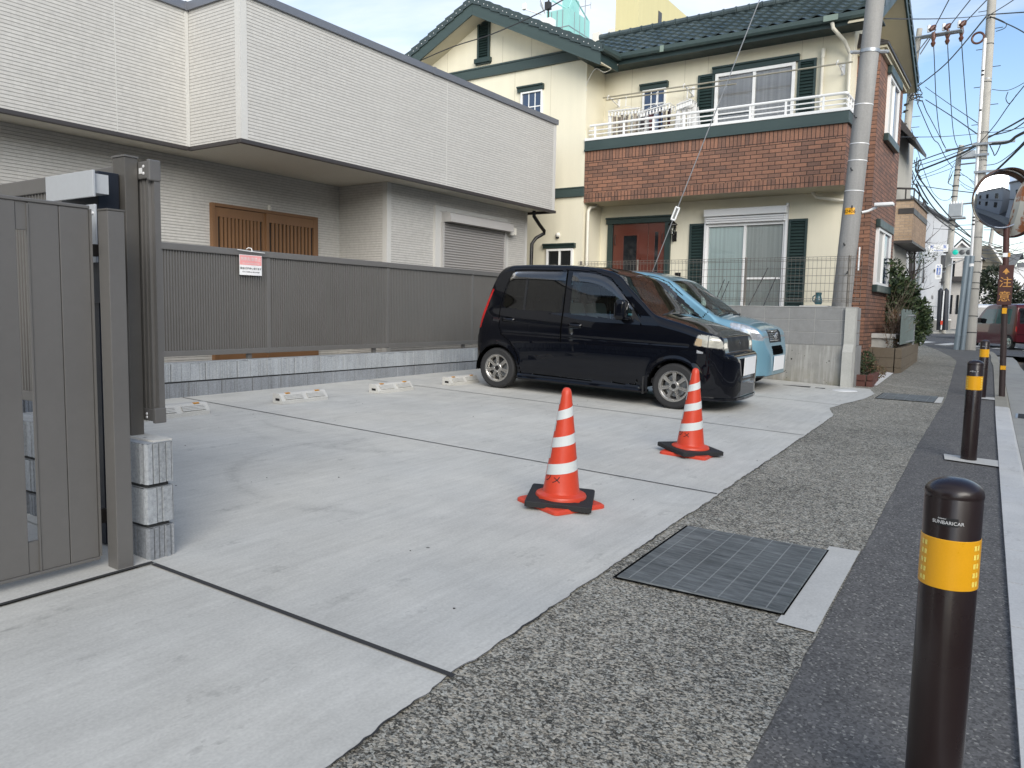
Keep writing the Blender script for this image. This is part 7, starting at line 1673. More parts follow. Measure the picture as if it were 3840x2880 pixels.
g = MB().mat(M['white']); g.prism([(5.5, 5.95), (4.6, 6.95), (3.25, 5.65), (3.25, 5.52), (4.6, 6.78), (5.5, 5.80)], 0, 65.7, 66.0); g.build('bargeboard', None, t); g = MB().mat(M['slate']); g.prism([(5.55, 5.98), (4.6, 7.06), (3.2, 5.68), (3.2, 5.75), (4.6, 7.14), (5.55, 6.05)], 0, 65.8, 74.2); g.build('roof', None, t)
g = MB().mat(M['dark_trim']); g.box((65.2, 3.4, 4.0), (66, 5.2, 4.32)); g.build('ledge', None, t)
for (y0, y1, z0, z1) in ((4.95, 5.2, 4.3, 5.5), (4.2, 4.42, 4.3, 5.5), (4.95, 5.15, 1.6, 3.0), (4.55, 4.7, 1.6, 3.0), (3.7, 4.2, 1.8, 2.75)):
    g = MB().mat(M['glass_dark']); g.box((65.96, y0, z0), (66, y1, z1)); g.build('window', None, t)
t = thing('brown_roof_house', 'white house with a brown ribbed roof rising behind the dark tree', 'house', (70, 3, .4)); g = MB().mat(M['white_wall']); g.box((70, 1.9, .3), (76, 4.6, 5.3)); g.build('wall', None, t)
g = MB().mat(M['brownroof'])
for k in range(7): s = k/7; g.add([(69.2+1.2*s, 2.0+.10*s*3, 5.0+1.9*s), (69.2+1.2*s, 5.2, 5.0+1.9*s), (69.5+1.2*s, 5.2, 5.0+1.9*(s+.10)), (69.5+1.2*s, 2.0+.1*s*3, 5.0+1.9*(s+.10))], [(0, 1, 2, 3)])
g.prism([(5.2, 5.0), (1.75, 5.0), (2.9, 6.85), (5.2, 6.85)], 0, 69.6, 75.5); g.build('roof', None, t)
g = MB().mat(M['white']); g.prism([(2.9, 6.95), (1.65, 4.95), (1.8, 4.95), (3.05, 6.95)], 0, 69.0, 69.3); g.build('bargeboard', None, t)
t = thing('white_house', 'white house with a broad grey sloping roof at the right edge, behind the mirror post', 'house', (76, 0, .4)); g = MB().mat(M['white_wall']); g.box((76, -4, .2), (84, 1.55, 5.6)); g.box((74.5, 1.1, .2), (75.99, 1.9, 3.6)); g.build('wall', None, t)
g = MB().mat(M['slate']); g.add([(75.5, 2.6, 6.35), (75.5, .95, 6.65), (75.2, 1.55, 5.2), (75.2, 2.25, 5.2), (84, 2.6, 6.4), (84, .9, 6.7)], [(0, 1, 2, 3), (0, 4, 5, 1)]); g.prism([(-4.5, 5.9), (1.3, 5.9), (1.3, 5.6), (-4.5, 5.6)], 0, 75.8, 84); g.build('roof', None, t, fix=False)
for (z0, z1) in ((3.6, 4.1), (2.9, 3.35)): g = MB().mat(M['glass_dark']); g.box((75.96, .55, z0), (76, .70, z1)); g.build('window', None, t)
# low wall with railing on the far corner
t = thing('block_wall', 'low grey block wall with a white coping and thin railing on the far corner', 'wall', (53, 5.4, .4)); pA, pB = Vector((52.3, 5.75)), Vector((58.5, 4.55)); d = (pB-pA).normalized(); n = Vector((d.y, -d.x))*.15
g = MB().mat(M['ash']); g.add([(p.x, p.y, z) for z in (.2, 1.12) for p in (pA-n, pB-n, pB+n, pA+n)], [(0, 3, 2, 1), (4, 5, 6, 7), (0, 1, 5, 4), (1, 2, 6, 5), (2, 3, 7, 6), (3, 0, 4, 7)]); g.build('wall_body', None, t)
g = MB().mat(M['white']); g.add([(p.x, p.y, z) for z in (1.121, 1.2) for p in (pA-n*1.1, pB-n*1.1, pB+n*1.1, pA+n*1.1)], [(0, 3, 2, 1), (4, 5, 6, 7), (0, 1, 5, 4), (1, 2, 6, 5), (2, 3, 7, 6), (3, 0, 4, 7)]); g.build('coping', None, t)
g = MB().mat(M['grey_metal'])
for k in range(9): q = pA+d*k*.78; g.tube([(q.x, q.y, 1.2), (q.x, q.y, 2.0)], .022, 5)
for z in (2.0, 1.28): g.tube([(pA.x, pA.y, z), (pB.x, pB.y, z)], .022, 5)
g.build('railing', None, t)
# towers seen over the cream house's roof
def box_at(pc, pl, pr, X, z0, m, name, lab, cat, ztop):
    c = at(*pc, x=X); l = at(*pl, x=X); r_ = at(*pr, y=c.y); t = thing(name, lab, cat, (X, c.y, z0)); g = MB().mat(m); g.box((X, c.y, z0), (r_.x, l.y, ztop)); g.build('wall', None, t); return t, c, l, r_
t, c, l, r_ = box_at((2392, 100), (2307, 100), (2578, 100), 32, .3, M['yellow_wall'], 'yellow_building', 'pale yellow rendered tower block rising behind the green tiled roof', 'building', 15.8)
w0, w1 = at(2467, 90, y=c.y), at(2481, 50, y=c.y); g = MB().mat(M['glass_dark']); g.box((w0.x, c.y-.02, w0.z), (w1.x, c.y, w1.z)); f = g.build('window', None, t); g = MB().mat(M['white']); g.box((w0.x-.08, c.y-.05, w0.z-.1), (w1.x+.08, c.y, w0.z-.01)); g.build('window_sill', None, f)
g = MB().mat(M['yellow']); 
for k in range(16): g.box((r_.x+.05, c.y+.05, 12.6+k*.16), (r_.x+3.4, c.y+.12, 12.68+k*.16))
for k in range(5): g.box((r_.x+.05+k*.8, c.y+.13, 12), (r_.x+.12+k*.8, c.y+.2, 15.7-.1*k))
g.build('slatted_screen', None, t)
t, c, l, r_ = box_at((2133, 60), (2050, 60), (2212, 60), 45, .3, M['teal_wall'], 'teal_building', 'pale teal panelled roof tower with a rail and aerial, behind the gable', 'building', 20.75)
g = MB().mat(M['grey_metal'])
for k in range(1, 4): g.box((c and c.x+(r_.x-c.x)*k/4, c.y-.02, 10), (c.x+(r_.x-c.x)*k/4+.05, c.y, 20.7))
for k in range(1, 4): y = c.y+(l.y-c.y)*k/4; g.box((c.x-.02, y, 10), (c.x, y+.05, 20.7))
g.box((c.x-.021, c.y-.021, 19.6), (r_.x, c.y-.0, 19.65)); g.box((c.x-.022, c.y, 19.6), (c.x-.0, l.y, 19.65)); g.build('panel_joint', None, t)
g = MB().mat(M['teal_wall'])
for s in (.02, .98):
    g.tube([(c.x, c.y+(l.y-c.y)*s, 20.75), (c.x+.6, c.y+(l.y-c.y)*s, 21.7), (r_.x, c.y+.1, 20.8)], .05, 5)
g.box((c.x+1.5, c.y+.6, 20.75), (c.x+2.4, c.y+1.4, 22.0)); g.build('roof_frame', None, t)
g = MB().mat(M['dash']); g.box((44.95, c.y+1.05, 17.2), (45.0, c.y+1.7, 18.9)); g.build('doorway', None, t)
def aerial(px, py, X, lab):
    p = at(px, py, x=X); t = thing('aerial', lab, 'aerial', (p.x, p.y, p.z-1.4)); g = MB().mat(M['grey_metal']); g.tube([(p.x, p.y, p.z-1.6), (p.x, p.y, p.z+.4)], .03, 6); g.tube([(p.x, p.y-.4, p.z), (p.x, p.y+.4, p.z)], .02, 5)
    for k in (-1, 1): g.tube([(p.x, p.y+.4*k, p.z+.15), (p.x, p.y+.4*k, p.z-.25)], .018, 5)
    g.build('mast', None, t)
aerial(2195, 22, 45, 'small television aerial on top of the teal tower')
p = at(2057, 30, x=40); t = thing('satellite_dish', 'white satellite dish on a dark mast above the gable roof', 'satellite dish', (40, p.y, p.z-1.3)); g = MB().mat(M['wire']); g.tube([(40, p.y, 10), (40, p.y, p.z+.9)], .05, 8); g.box((39.8, p.y-.15, p.z-.1), (40.1, p.y+.15, p.z+.3)); g.build('mast', None, t)
Md = Matrix.Translation((39.7, p.y+.35, p.z+.1)) @ Matrix.Rotation(R(70), 4, 'X') @ Matrix.Rotation(R(25), 4, 'Y'); g = MB().mat(M['white']); g.lathe([(.5*k/8, .12*(k/8)**2) for k in range(9)]+[(.5, .10), (0, -.03)], (0, 0, 0), 24, Md); g.build('dish', None, t, smooth=True); g = MB().mat(M['white']); g.tube([(39.75, p.y+.3, p.z-.4), (39.4, p.y+1.1, p.z-.1), (39.4, p.y+1.25, p.z)], .03, 6); g.box((39.3, p.y+1.15, p.z-.05), (39.5, p.y+1.4, p.z+.3), bev=.03); g.build('feed_arm', None, t)
g = MB().mat(M['white']); g.box((39.7, p.y-.35, p.z-1.25), (40.3, p.y+.35, p.z-.65), bev=.03); g.tube([(40, p.y, 8), (40, p.y, p.z-1.2)], .06, 6); g.build('equipment_box', None, t)
for (px0, px1, py0, py1, X, lab, y2) in ((2220, 2248, 118, 150, 44, 'white rooftop machine with a dark grille between the teal and yellow towers', 0), (2278, 2303, 104, 135, 42, 'small white rooftop box touching the yellow tower', 0)):
    a, b = at(px0, py1, x=X), at(px1, py0, x=X); t = thing('rooftop_unit', lab, 'rooftop unit', (X, a.y, 10)); g = MB().mat(M['offwhite']); g.box((X, b.y, a.z-3), (X+1.2, a.y, b.z), bev=.02); g.build('casing', None, t); g = MB().mat(M['dash']); g.box((X+.2, b.y-.02, b.z-.9), (X+1.1, b.y-.001, b.z-.1)); g.build('grille', None, t); g = MB().mat(M['teal_wall']); g.box((X-.5, b.y-2.5, .2), (X+4, a.y+.3, a.z-2.9)); g.build('plinth', None, t)

# ------------------------------------------------------------------ poles, signal and signs at the junction
def pole(lab, pts, r, mat='pole_w', name='utility_pole'):
    t = thing(name, lab, 'utility pole', pts[0]); g = MB().mat(M[mat]); g.tube(pts, r, 24); g.build('shaft', None, t, smooth=True); return t
def ringband(t, c, r, h=.05, m='wire'):
    g = MB().mat(M[m]); g.tube([c, c+Vector((.002, 0, h))], r, 16); g.build('steel_band', None, t, smooth=True)
pBb, pBt = Vector((30.23, 1.647, .05)), Vector((30.2, 1.78, 12.6)); PB = lambda z: pBb+(pBt-pBb)*((z-.05)/12.55)
tB = pole('pale concrete pole at the right with two grey conduits at its foot', [PB(z) for z in (.05, 4, 8, 12.6)], [.165, .155, .142, .125])
for z in (.75, 1.3, 2.2, 2.4, 2.75, 3.1, 3.9, 4.4, 5.6, 6.4, 6.7, 7.3, 8.9, 9.0, 10.1, 10.9, 11.7): ringband(tB, PB(z), .165-.0032*z+.006, .03, 'wire' if z % 1 else 'grey_metal')
for k, z in enumerate((7.0, 7.6, 8.2, 8.8, 9.4, 10, 10.6, 11.2)):
    s = 1 if k % 2 else -1; g = MB().mat(M['wire']); g.tube([PB(z), PB(z)+Vector((0, s*.36, .0))], .012, 5); g.build('step_bolt', None, tB)
g = MB().mat(M['white_metal']); g.tube([PB(z)+Vector((-.10, .12, 0)) for z in (3.3, 4.5, 6, 7.5, 9, 10.3)], .055, 10); g.build('cable_duct', None, tB, smooth=True)
g = MB().mat(M['black_ink'])
for z in (4.55, 4.45, 4.32, 9.25, 9.12, 8.0): g.box((PB(z).x-.165, PB(z).y+.08, z), (PB(z).x-.155, PB(z).y+.16, z+.05))
g.build('painted_mark', None, tB)
g = MB().mat(M['grey_metal']); 
for (z, y0, y1) in ((6.0, -.9, .2), (6.9, -.9, .3), (6.55, -.2, .25)): g.box((PB(z).x-.22, PB(z).y+y0, z), (PB(z).x-.15, PB(z).y+y1, z+.07))
g.each('steel_arm', None, tB)
g = MB().mat(M['brown_ins']); c0 = PB(10.35)+Vector((-.1, .32, 0)); g.tube([c0+Vector((.02*math.cos(a), .17*math.cos(a), .17*math.sin(a))) for a in [2*PI*k/20 for k in range(21)]], .035, 8); g.build('coiled_cable', None, tB, smooth=True)
M['conduit'] = plain('blue_grey_conduit', (.20, .245, .28), .5, .2, .12, 4)
for (a, b, lab) in (((29.67, 2.023, .1), (29.9, 1.904, 3.29), 'blue-grey steel conduit pipe farther from the pale pole'), ((29.78, 1.86, .1), (30.0, 1.779, 3.30), 'blue-grey steel conduit pipe touching the pale pole, with a white tag')):
    t = thing('conduit_pipe', lab, 'conduit', a, 'conduits at the foot of the pale pole'); g = MB().mat(M['conduit']); g.tube([a, b], .082, 14); g.build('pipe', None, t, smooth=True)
    g = MB().mat(M['conduit']); k = .17; q = Vector(a)+(Vector(b)-Vector(a))*k; g.tube([q, q+Vector((.003, -.002, .06))], .092, 14); g.build('coupling', None, t, smooth=True)
g = MB().mat(M['white']); q = Vector((29.98, 1.79, 2.95)); g.tube([q, q+Vector((0, 0, .10))], .086, 14); g.build('white_tag', None, t, smooth=True)
# pole with the crossarm
pC = [Vector((42, 5.70, .3)), Vector((42, 5.586, 9.28)), Vector((42, 5.51, 11.26)), Vector((42, 5.308, 14.8))]
tC = pole('utility pole behind the brick bay carrying a crossarm with brown insulators', [pC[0], pC[1], pC[2]+Vector((0, 0, .7))], [.20, .165, .155])
g = MB().mat(M['pole_w']); g.tube([pC[2]+Vector((0, 0, .6)), pC[3]], .125, 16); g.build('top_section', None, tC, smooth=True)
c0, c1 = at(3428, 142, x=41.8), at(3610, 112, x=41.0); g = MB().mat(M['grey_metal']); g.tube([c0, c1], .055, 4); g.tube([c0+Vector((.25, 0, 0)), c1+Vector((.25, 0, 0))], .05, 4); xarm = g.build('crossarm', None, tC)
g = MB().mat(M['grey_metal']); g.tube([at(3431, 208, x=41.9), at(3497, 122, x=41.6)], .028, 5); g.tube([at(3450, 204, x=41.9), at(3510, 110, x=41.6)], .028, 5); g.build('arm_brace', None, tC)
INS = ((3500, 104, 3500, 140), (3556, 98, 3553, 131), (3614, 87, 3605, 120))
for (a, b, c, d) in INS:
    q = at(a, b, x=41.4); g = MB().mat(M['brown_ins']); g.tube([q+Vector((-.1, .12, -.12)), q, q+Vector((.1, -.06, .1))], [.09, .13, .07], 10); g.build('insulator', None, xarm, smooth=True)
    q = at(c, d+10, x=41.4); g = MB().mat(M['brown_ins']); g.tube([q+Vector((0, 0, .35)), q+Vector((0, 0, .1)), q+Vector((0, 0, -.05)), q+Vector((0, 0, -.15)), q+Vector((0, 0, -.3))], [.06, .11, .06, .11, .05], 10); g.build('hanging_insulator', None, xarm, smooth=True)
    q = at(a-17, b+4, x=41.4); g = MB().mat(M['white']); g.tube([q+Vector((0, 0, -.15)), q+Vector((0, 0, .15))], .07, 8); g.build('post_insulator', None, xarm, smooth=True)
g = MB().mat(M['grey_metal']); q = at(3392, 497, x=41.7); g.box((q.x-.15, q.y-.12, q.z-.35), (q.x+.1, q.y+.2, q.z+.3)); g.build('switch_box', None, tC)
for py in (290, 330, 395, 420, 470): q = at(3416-(py-290)*.11, py, x=42); ringband(tC, q, .175, .06)
for k in range(8): q = pC[1]+(pC[2]-pC[1])*(k/8); g = MB().mat(M['wire']); g.tube([q, q+Vector((0, (.5 if k % 2 else -.5), 0))], .014, 4); g.build('step_bolt', None, tC)
# transformer pole with the signal
pD = [Vector((54, 4.477, .35)), Vector((54, 4.386, 6.14)), Vector((54, 4.272, 10.68)), at(3606, 545, x=54)]
tD = pole('utility pole at the far corner with a grey transformer and black foot guards', pD, [.19, .17, .15, .145])
q = at(3580, 788, x=53.6); g = MB().mat(M['grey_metal']); g.box((q.x-.35, q.y-.42, q.z-.42), (q.x+.35, q.y+.30, q.z+.35), bev=.05); g.box((q.x-.4, q.y-.6, q.z-.52), (q.x+.4, q.y+.3, q.z-.44)); g.build('transformer', None, tD)
g = MB().mat(M['white'])
for k in range(5): g.lathe([(.05, 0), (.06, .08), (.03, .16), (.02, .2)], (q.x, q.y-.35+.14*k, q.z+.35), 8)
g.build('bushing', None, tD)
q = at(3637, 579, x=53.5); g = MB().mat(M['grey_metal']); g.box((q.x-.3, q.y-.32, q.z-.22), (q.x+.3, q.y+.42, q.z+.18), bev=.03); g.build('switchgear', None, tD)
g = MB().mat(M['grey_metal']); g.tube([at(3545, 563, x=53.8), at(3645, 552, x=53.8)], .06, 4); g.tube([at(3600, 617, x=53.8), at(3665, 610, x=53.8)], .045, 4); g.tube([at(3607, 765, x=53.8), at(3662, 760, x=53.8)], .05, 4); g.each('steel_arm', None, tD)
for py in (640, 660, 700, 740, 830, 950, 1010, 1060): q = at(3592-(py-640)*.135, py, x=54); ringband(tD, q, .185, .06)
M['navy_guard'] = plain('blue_black_guard', (.018, .022, .032), .5)
for s, lab in ((-1, 0), (1, 0)):
    g = MB().mat(M['navy_guard']); b = at(3535+s*11-2, 1238, x=53.5); e = at(3540+s*10-2, 1090, x=53.5); g.tube([b, e, e+Vector((0, 0, .15))], [.16, .15, .03], 8); g.build('foot_guard', None, tD)
g = MB().mat(M['white_metal']); g.tube([at(3529, 1236, x=53.3), at(3540, 1090, x=53.3)], .04, 6); g.build('earth_pipe', None, tD); g = MB().mat(M['cone']); q = at(3531, 1210, x=53.2); g.box((q.x-.02, q.y-.06, q.z-.12), (q.x+.02, q.y+.06, q.z+.12)); g.build('red_tag', None, tD)
ts = thing('traffic_signal', 'horizontal traffic signal showing green, hung on the far corner pole', 'traffic signal', tuple(at(3605, 945, x=53.2)))
q0, q1 = at(3567, 962, x=53.2), at(3648, 928, x=53.2); g = MB().mat(plain('pale_signal_housing', (.36, .38, .38), .5)); g.box((53.2, q1.y, q0.z), (53.45, q0.y, q1.z), bev=.05); g.build('housing', None, ts); g = MB().mat(M['white_metal']); g.box((53.0, q1.y, q0.z-.10), (53.5, q0.y, q0.z-.03)); g.tube([(53.5, q1.y+.2, q0.z-.06), tuple(at(3545, 1000, x=53.9))], .035, 6); g.build('bracket', None, ts)
def emit(name, c, s):
    m = bpy.data.materials.new(name); m.use_nodes = True; p = m.node_tree.nodes['Principled BSDF']; p.inputs['Base Color'].default_value = (*c, 1); p.inputs['Emission Color'].default_value = (*c, 1); p.inputs['Emission Strength'].default_value = s; return m
M['sig_green'] = emit('lit_green_lens', (.0, .30, .23), .55); M['sig_off'] = plain('unlit_dark_lens', (.075, .08, .085), .4)
for px, m in ((3583, 'sig_green'), (3608, 'sig_off'), (3633, 'sig_off')):
    q = at(px, 946, x=53.2); g = MB().mat(M[m]); g.lathe([(.0, -.05), (.10, -.04), (.15, -.005)], (53.19, q.y, q.z), 20, axis='x'); g.build('lens', None, ts, smooth=True)
q0, q1 = at(3480, 946, x=53.4), at(3557, 916, x=53.4); t = thing('street_name_sign', 'white junction name sign with blue lettering left of the traffic signal', 'sign', (53.4, q0.y, q0.z)); g = MB().mat(M['white']); g.box((53.4, q1.y, q0.z), (53.45, q0.y, q1.z), bev=.01); b = g.build('panel', None, t); g = MB().mat(M['grey_metal']); g.tube([(53.47, q1.y+.3, (q0.z+q1.z)/2), (53.9, 4.33, (q0.z+q1.z)/2)], .03, 6); g.build('bracket', None, t)
M['blue_ink'] = plain('blue_lettering', (.03, .12, .48), .5); yc = (q0.y+q1.y)/2; zc = (q0.z+q1.z)/2
for ch, dy in (('新', .32), ('玉', -.34)): text('lettering', ch, .22, (53.396, yc+dy, zc+.08), (0, -1, 0), (0, 0, 1), M['blue_ink'], b, depth=.001, bold=.004)
text('lettering', 'Aratama', .145, (53.396, yc-.02, zc-.13), (0, -1, 0), (0, 0, 1), M['blue_ink'], b, depth=.001)
q0, q1 = at(3505, 1047, x=52), at(3534, 990, x=52); t = thing('shop_sign', 'white upright shop sign with a crescent moon and blue panel on the apartment house', 'sign', (52, q0.y, q0.z)); g = MB().mat(M['white']); pr = rpoly([(q1.y, q0.z), (q0.y, q0.z), (q0.y, q1.z), (q1.y, q1.z)], .10, 4); g.prism(pr, 0, 52, 52.12); b = g.build('panel', None, t); yc = (q0.y+q1.y)/2; zc = (q0.z+q1.z)/2; hh = (q1.z-q0.z)
g = MB().mat(M['blue_ink']); g.box((51.994, yc-.10, zc-hh*.20), (51.998, yc+.10, zc+hh*.26)); g.build('blue_panel', None, b)
for k, ch in enumerate('佐伯眼科'): text('lettering', ch, .11, (51.99, yc-.01, zc+hh*.205-k*hh*.115), (0, -1, 0), (0, 0, 1), M['white'], b, depth=.001, bold=.003)
g = MB().mat(M['blue_ink']); mo = []
for k in range(13): a = R(110)+R(260)*k/12; mo.append((yc-.085*math.cos(a)*-1, zc+hh*.38+.075*math.sin(a)))
for k in range(13): a = R(370)-R(260)*k/12; mo.append((yc-.03+.065*math.cos(a), zc+hh*.385+.055*math.sin(a)))
g.prism(mo, 0, 51.993, 51.998); g.build('crescent', None, b)
g = MB().mat(M['black_ink'])
for k in range(3): g.box((51.994, yc-.08, zc-hh*(.27+.05*k)), (51.998, yc+.07, zc-hh*(.255+.05*k)))
g.build('small_print', None, b); g = MB().mat(M['grey_metal']); g.tube([(52.1, yc-.1, zc), (52.6, yc-.3, zc)], .03, 5); g.build('bracket', None, t)
pole('thin distant utility pole between the junction houses', [Vector((80, 3.75, .4)), Vector((80, 3.579, 5.85)), Vector((80, 3.30, 9.6))], [.2, .17, .14])
p0, p1 = at(3452, 1010, x=44), at(3466, 815, x=44); pole('slim grey steel pole with coiled cable in front of the apartment house', [Vector((44, p0.y+.1, .2)), p0, p1], [.13, .12, .11], 'grey_metal', 'steel_pole')

# ------------------------------------------------------------------ overhead wires
def cable(pts, r, lab, grp='overhead wires', sag=0, m='wire', name='overhead_wire'):
    P = [Vector(p) for p in pts]
    if len(P) == 2 and sag: P = [P[0]+(P[1]-P[0])*k/12-Vector((0, 0, sag*4*(k/12)*(1-k/12))) for k in range(13)]
    elif len(P) > 2:                                    # smooth through the points
        Q = []
        for i in range(len(P)-1):
            a, b, c, d = P[max(i-1, 0)], P[i], P[i+1], P[min(i+2, len(P)-1)]
            for k in range(6): t = k/6; Q.append(.5*((2*b)+(c-a)*t+(2*a-5*b+4*c-d)*t*t+(3*b-a-3*c+d)*t**3))
        P = Q+[P[-1]]
    g = MB().mat(M[m]); g.tube(P, r, 5, False); return tag(g.build(name, None, smooth=True), lab, 'wire', grp)
def W(pts, r, lab, **k): return cable([at(a, b, x=X) for a, b, X in pts], r, lab, **k)
thin = 'thin dark overhead wire among the tangle above the street'
W([(3318, 70, 13.6), (3705, 55, 30.2)], .010, 'steel stay wire from the house pole clamp to the pale pole', sag=.05); W([(3705, 55, 30.2), (3840, 46, 27), (4000, 40, 25)], .018, 'stay wire leaving the pale pole to the right near its top')
W([(3504, 104, 41.4), (3558, 0, 36), (3610, -100, 32)], .022, 'left of the three lines rising from the crossarm insulators'); W([(3562, 96, 41.4), (3638, 0, 36), (3715, -95, 32)], .022, 'middle of the three lines rising from the crossarm insulators'); W([(3620, 83, 41.4), (3700, 0, 36), (3795, -100, 32)], .022, 'right of the three lines rising from the crossarm insulators')
W([(3500, 165, 41.4), (3503, 210, 41.6), (3512, 400, 44), (3527, 513, 49), (3546, 556, 53.8)], .020, 'left dropper cable from the crossarm to the transformer pole'); W([(3554, 155, 41.4), (3556, 216, 41.6), (3570, 444, 47), (3580, 520, 51), (3592, 552, 53.8)], .020, 'middle dropper cable from the crossarm to the transformer pole'); W([(3606, 145, 41.4), (3610, 216, 41.6), (3628, 451, 47), (3638, 510, 51), (3645, 545, 53.8)], .020, 'right dropper cable from the crossarm to the transformer pole')
W([(3437, 328, 42), (3550, 236, 38), (3701, 58, 30.2)], .026, 'thick cable from the crossarm pole up to the pale pole')
W([(3470, 326, 42), (3560, 390, 38), (3672, 465, 30.2)], .014, 'upper of two cables sloping down from the crossarm pole to the pale pole'); W([(3471, 374, 42), (3560, 430, 38), (3668, 505, 30.2)], .020, 'lower of two cables sloping down from the crossarm pole to the pale pole')
W([(3440, 386, 42), (3496, 513, 44), (3520, 540, 46), (3545, 590, 50), (3570, 625, 54)], .020, thin); W([(3458, 376, 42), (3475, 420, 43), (3492, 451, 44), (3546, 555, 53)], .020, thin)
W([(3378, 514, 20), (3540, 512, 25), (3670, 501, 30.2)], .009, 'nearly level thin wire crossing below the crossarm'); W([(3670, 501, 30.2), (3760, 492, 28), (3860, 474, 26)], .009, thin)
W([(3400, 622, 36), (3520, 578, 34), (3647, 540, 31), (3672, 536, 30.2)], .022, thin); W([(3410, 632, 36), (3540, 590, 34), (3672, 538, 30.2)], .016, thin); W([(3446, 640, 36), (3560, 595, 34), (3616, 571, 32), (3672, 540, 30.2)], .036, 'thick bundled cable running into the pale pole from the left'); W([(3455, 660, 36), (3540, 625, 35), (3670, 548, 30.2)], .012, thin); W([(3440, 674, 36), (3570, 630, 40), (3605, 600, 54)], .012, thin)
W([(3709, 515, 30.2), (3775, 480, 28), (3850, 438, 26)], .026, thin); W([(3709, 510, 30.2), (3790, 490, 28), (3850, 452, 26)], .018, thin); W([(3712, 540, 30.2), (3778, 534, 29), (3809, 513, 28), (3850, 492, 27)], .045, 'thick bundled cable leaving the pale pole to the right'); W([(3670, 540, 30.2), (3730, 470, 29), (3786, 390, 27), (3850, 310, 25)], .014, 'wire rising steeply to the right past the pale pole'); W([(3720, 335, 30.2), (3765, 340, 29), (3800, 332, 28), (3850, 305, 26)], .010, thin)
W([(3735, 640, 30), (3790, 588, 28), (3850, 528, 26)], .034, 'thick cable rising to the right just above the mirror'); W([(3690, 620, 30), (3740, 612, 29), (3800, 570, 28), (3850, 520, 27)], .012, thin); W([(3705, 60, 30.2), (3770, 20, 28), (3815, -10, 27)], .014, thin); W([(3705, 58, 30.2), (3800, 100, 29), (3850, 128, 28)], .018, thin)
W([(3712, 545, 30.2), (3724, 570, 30), (3730, 583, 29.9), (3742, 565, 29.8), (3752, 540, 29.6)], .016, 'cable loop hanging under the thick bundle by the pale pole'); W([(3720, 62, 30.2), (3770, 85, 30), (3768, 105, 30), (3735, 118, 30.1)], .012, thin); W([(3780, 345, 27), (3772, 370, 27), (3782, 388, 27), (3795, 380, 27), (3812, 355, 26.8)], .012, thin)
for pts in (((3445, 665, 38), (3475, 705, 40), (3507, 749, 42), (3565, 817, 47), (3640, 887, 54), (3660, 900, 58)), ((3440, 680, 38), (3488, 762, 42), (3536, 815, 46), (3600, 862, 52), (3640, 890, 56)), ((3436, 690, 38), (3460, 745, 40), (3500, 805, 44), (3556, 851, 52), (3640, 910, 60))): W(pts, .032, 'heavy telephone cable sagging from the crossarm pole towards the junction')
W([(3415, 690, 38), (3520, 707, 34), (3652, 723, 30.2)], .016, 'thin taut wire crossing in front of the transformer pole'); W([(3418, 485, 42), (3440, 560, 43), (3462, 630, 44), (3488, 701, 46), (3505, 730, 48), (3529, 749, 51), (3555, 750, 53), (3573, 736, 54)], .014, 'slack wire looping down to the transformer pole')
W([(3500, 857, 44), (3570, 861, 38), (3645, 861, 30.2)], .012, thin); W([(3529, 848, 48), (3642, 843, 30.2)], .010, thin); W([(3690, 862, 30.2), (3750, 862, 28), (3850, 862, 26)], .010, thin); W([(3690, 852, 30.2), (3850, 848, 26)], .010, thin)
for (a, b, c) in ((904, 925, 950), (908, 935, 975), (940, 925, 905), (935, 955, 990), (965, 990, 1020), (915, 945, 960), (950, 948, 930), (972, 960, 948)): W([(3684, a, 30.2), (3760, b, 38), (3850, c, 50)], .013, thin)
for (a, b) in ((3590, 640), (3600, 655), (3585, 665), (3602, 690)):
    W([(a, b, 54), (a+25, b+18+rng.uniform(-12, 12), 53.6), (a+50, b+30+rng.uniform(-10, 10), 53.2), (3655, b+45, 31)], .014, thin)
for (a, b) in ((3575, 640), (3570, 655), (3580, 610)): W([(a, b, 54), (a-14, b+30, 53.7), (3556, 680, 53.6), (3560, 690, 53.6), (3585, 700, 54)], .016, 'small cable loop bound to the transformer pole')
for k in range(9):
    q = at(3432+rng.uniform(-8, 14), 350+rng.uniform(-25, 25), x=41.6); pts = [q+Vector((0, rng.uniform(-.35, .35), rng.uniform(-.35, .35))) for _ in range(4)]; cable(pts, .018, 'short jumper cable bunched on the crossarm pole')
for k in range(9):
    q = at(3425+rng.uniform(-8, 18), 655+rng.uniform(-25, 30), x=41.0); pts = [q+Vector((0, rng.uniform(-.25, .25), rng.uniform(.3, .6))), q, q+Vector((0, rng.uniform(-.3, .1), -.35))]; cable(pts, .022, 'dark cable bunch low on the crossarm pole beside the eave')
W([(1575, 228, 14.5), (1700, 175, 14.2), (1840, 130, 14.0), (2000, 60, 13.7), (2110, 0, 13.5), (2300, -110, 13.2)], .012, 'black service cable rising across the cream gable', sag=0)
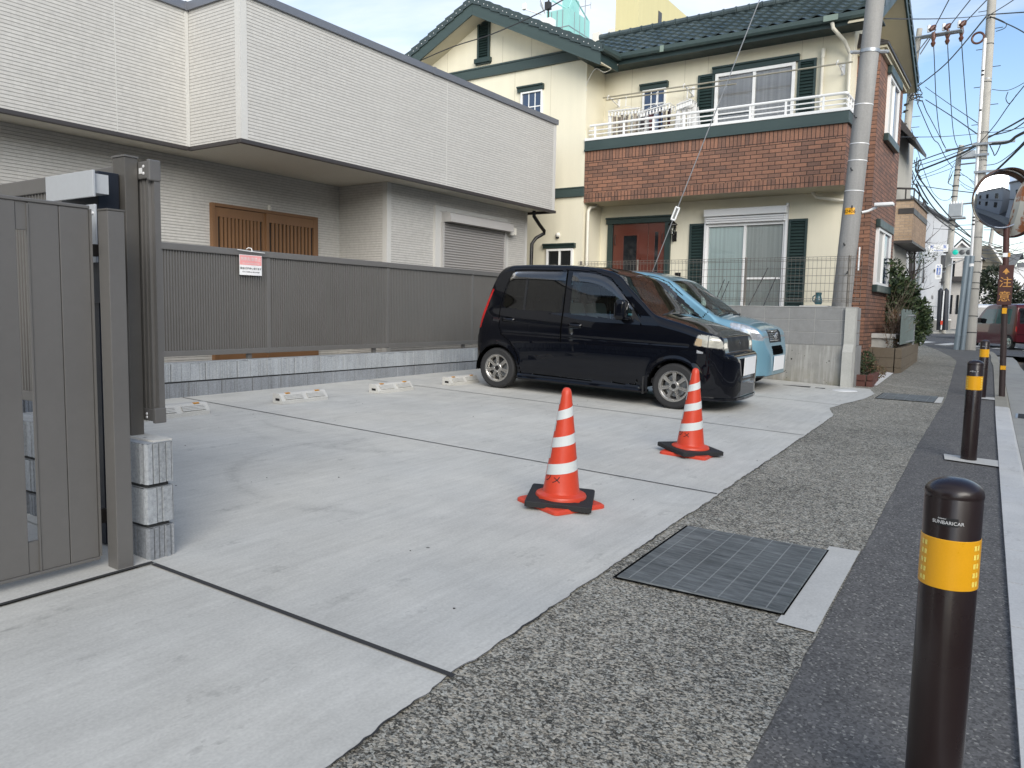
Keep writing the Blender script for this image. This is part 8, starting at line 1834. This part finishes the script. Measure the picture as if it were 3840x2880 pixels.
cable([(15.3, 7.66, 6.45), (14.9, 7.75, 6.2), (14.75, 7.9, 6.25), (14.95, 8.2, 6.05), (14.96, 8.21, 5.9)], .008, 'loose pale cable hanging under the eave at the wing corner', m='offwhite')

# ------------------------------------------------------------------ houses over the road and beside the lot (seen only in the mirror, the glass and the car paint)
def street_house(lab, x0, x1, y0, y1, h, m, roofm):
    t = thing('street_house', lab, 'house', ((x0+x1)/2, (y0+y1)/2, 0)); g = MB().mat(m); g.box((x0, y0, -.4), (x1, y1, h)); g.build('wall', None, t); g = MB().mat(roofm); g.box((x0-.25, y0-.25, h+.001), (x1+.25, y1+.25, h+.22)); g.box((x0-.12, y1, h*.5), (x1+.12, y1+.12, h*.5+.12)); g.build('roof', None, t)
    n = max(2, int((x1-x0)/2.6))
    for k in range(n):
        for z in (1.1, h*.58):
            xc = x0+(x1-x0)*(k+.5)/n; g = MB().mat(M['white']); g.box((xc-.62, y1, z-.06), (xc+.62, y1+.06, z+1.36)); w = g.build('window', None, t); g = MB().mat(M['glass_dark']); g.box((xc-.54, y1+.061, z), (xc+.54, y1+.07, z+1.3)); g.build('pane', None, w)
    return t
street_house('beige house with dark windows across the road, seen in the street mirror', 10.5, 18, -17, -8.2, 6.2, M['white_wall'], M['dark_trim'])
street_house('tall brown-roofed house added unseen across the road for the reflections in the car noses', 21, 36, -18, -8.2, 7.0, M['white_wall'], M['brownroof'])  # added out of view so the car noses reflect less sky
street_house('grey house across the road nearer the camera, seen in the street mirror', -1.5, 8.5, -18, -8.4, 5.6, M['apt'], M['slate'])
street_house('low cream house across the road behind the camera', -16, -4, -18, -8.6, 5.2, M['cream'], M['slate'])
t = thing('street_house', 'brown-walled house beyond the gate, reflected in the black car', 'house', (-12, 3, 0)); g = MB().mat(M['brownblock']); g.box((-18, .8, -.4), (-9.5, 12, 6.6)); g.build('wall', None, t); g = MB().mat(M['slate']); g.box((-18.3, .5, 6.601), (-9.2, 12.3, 6.85)); g.build('roof', None, t)
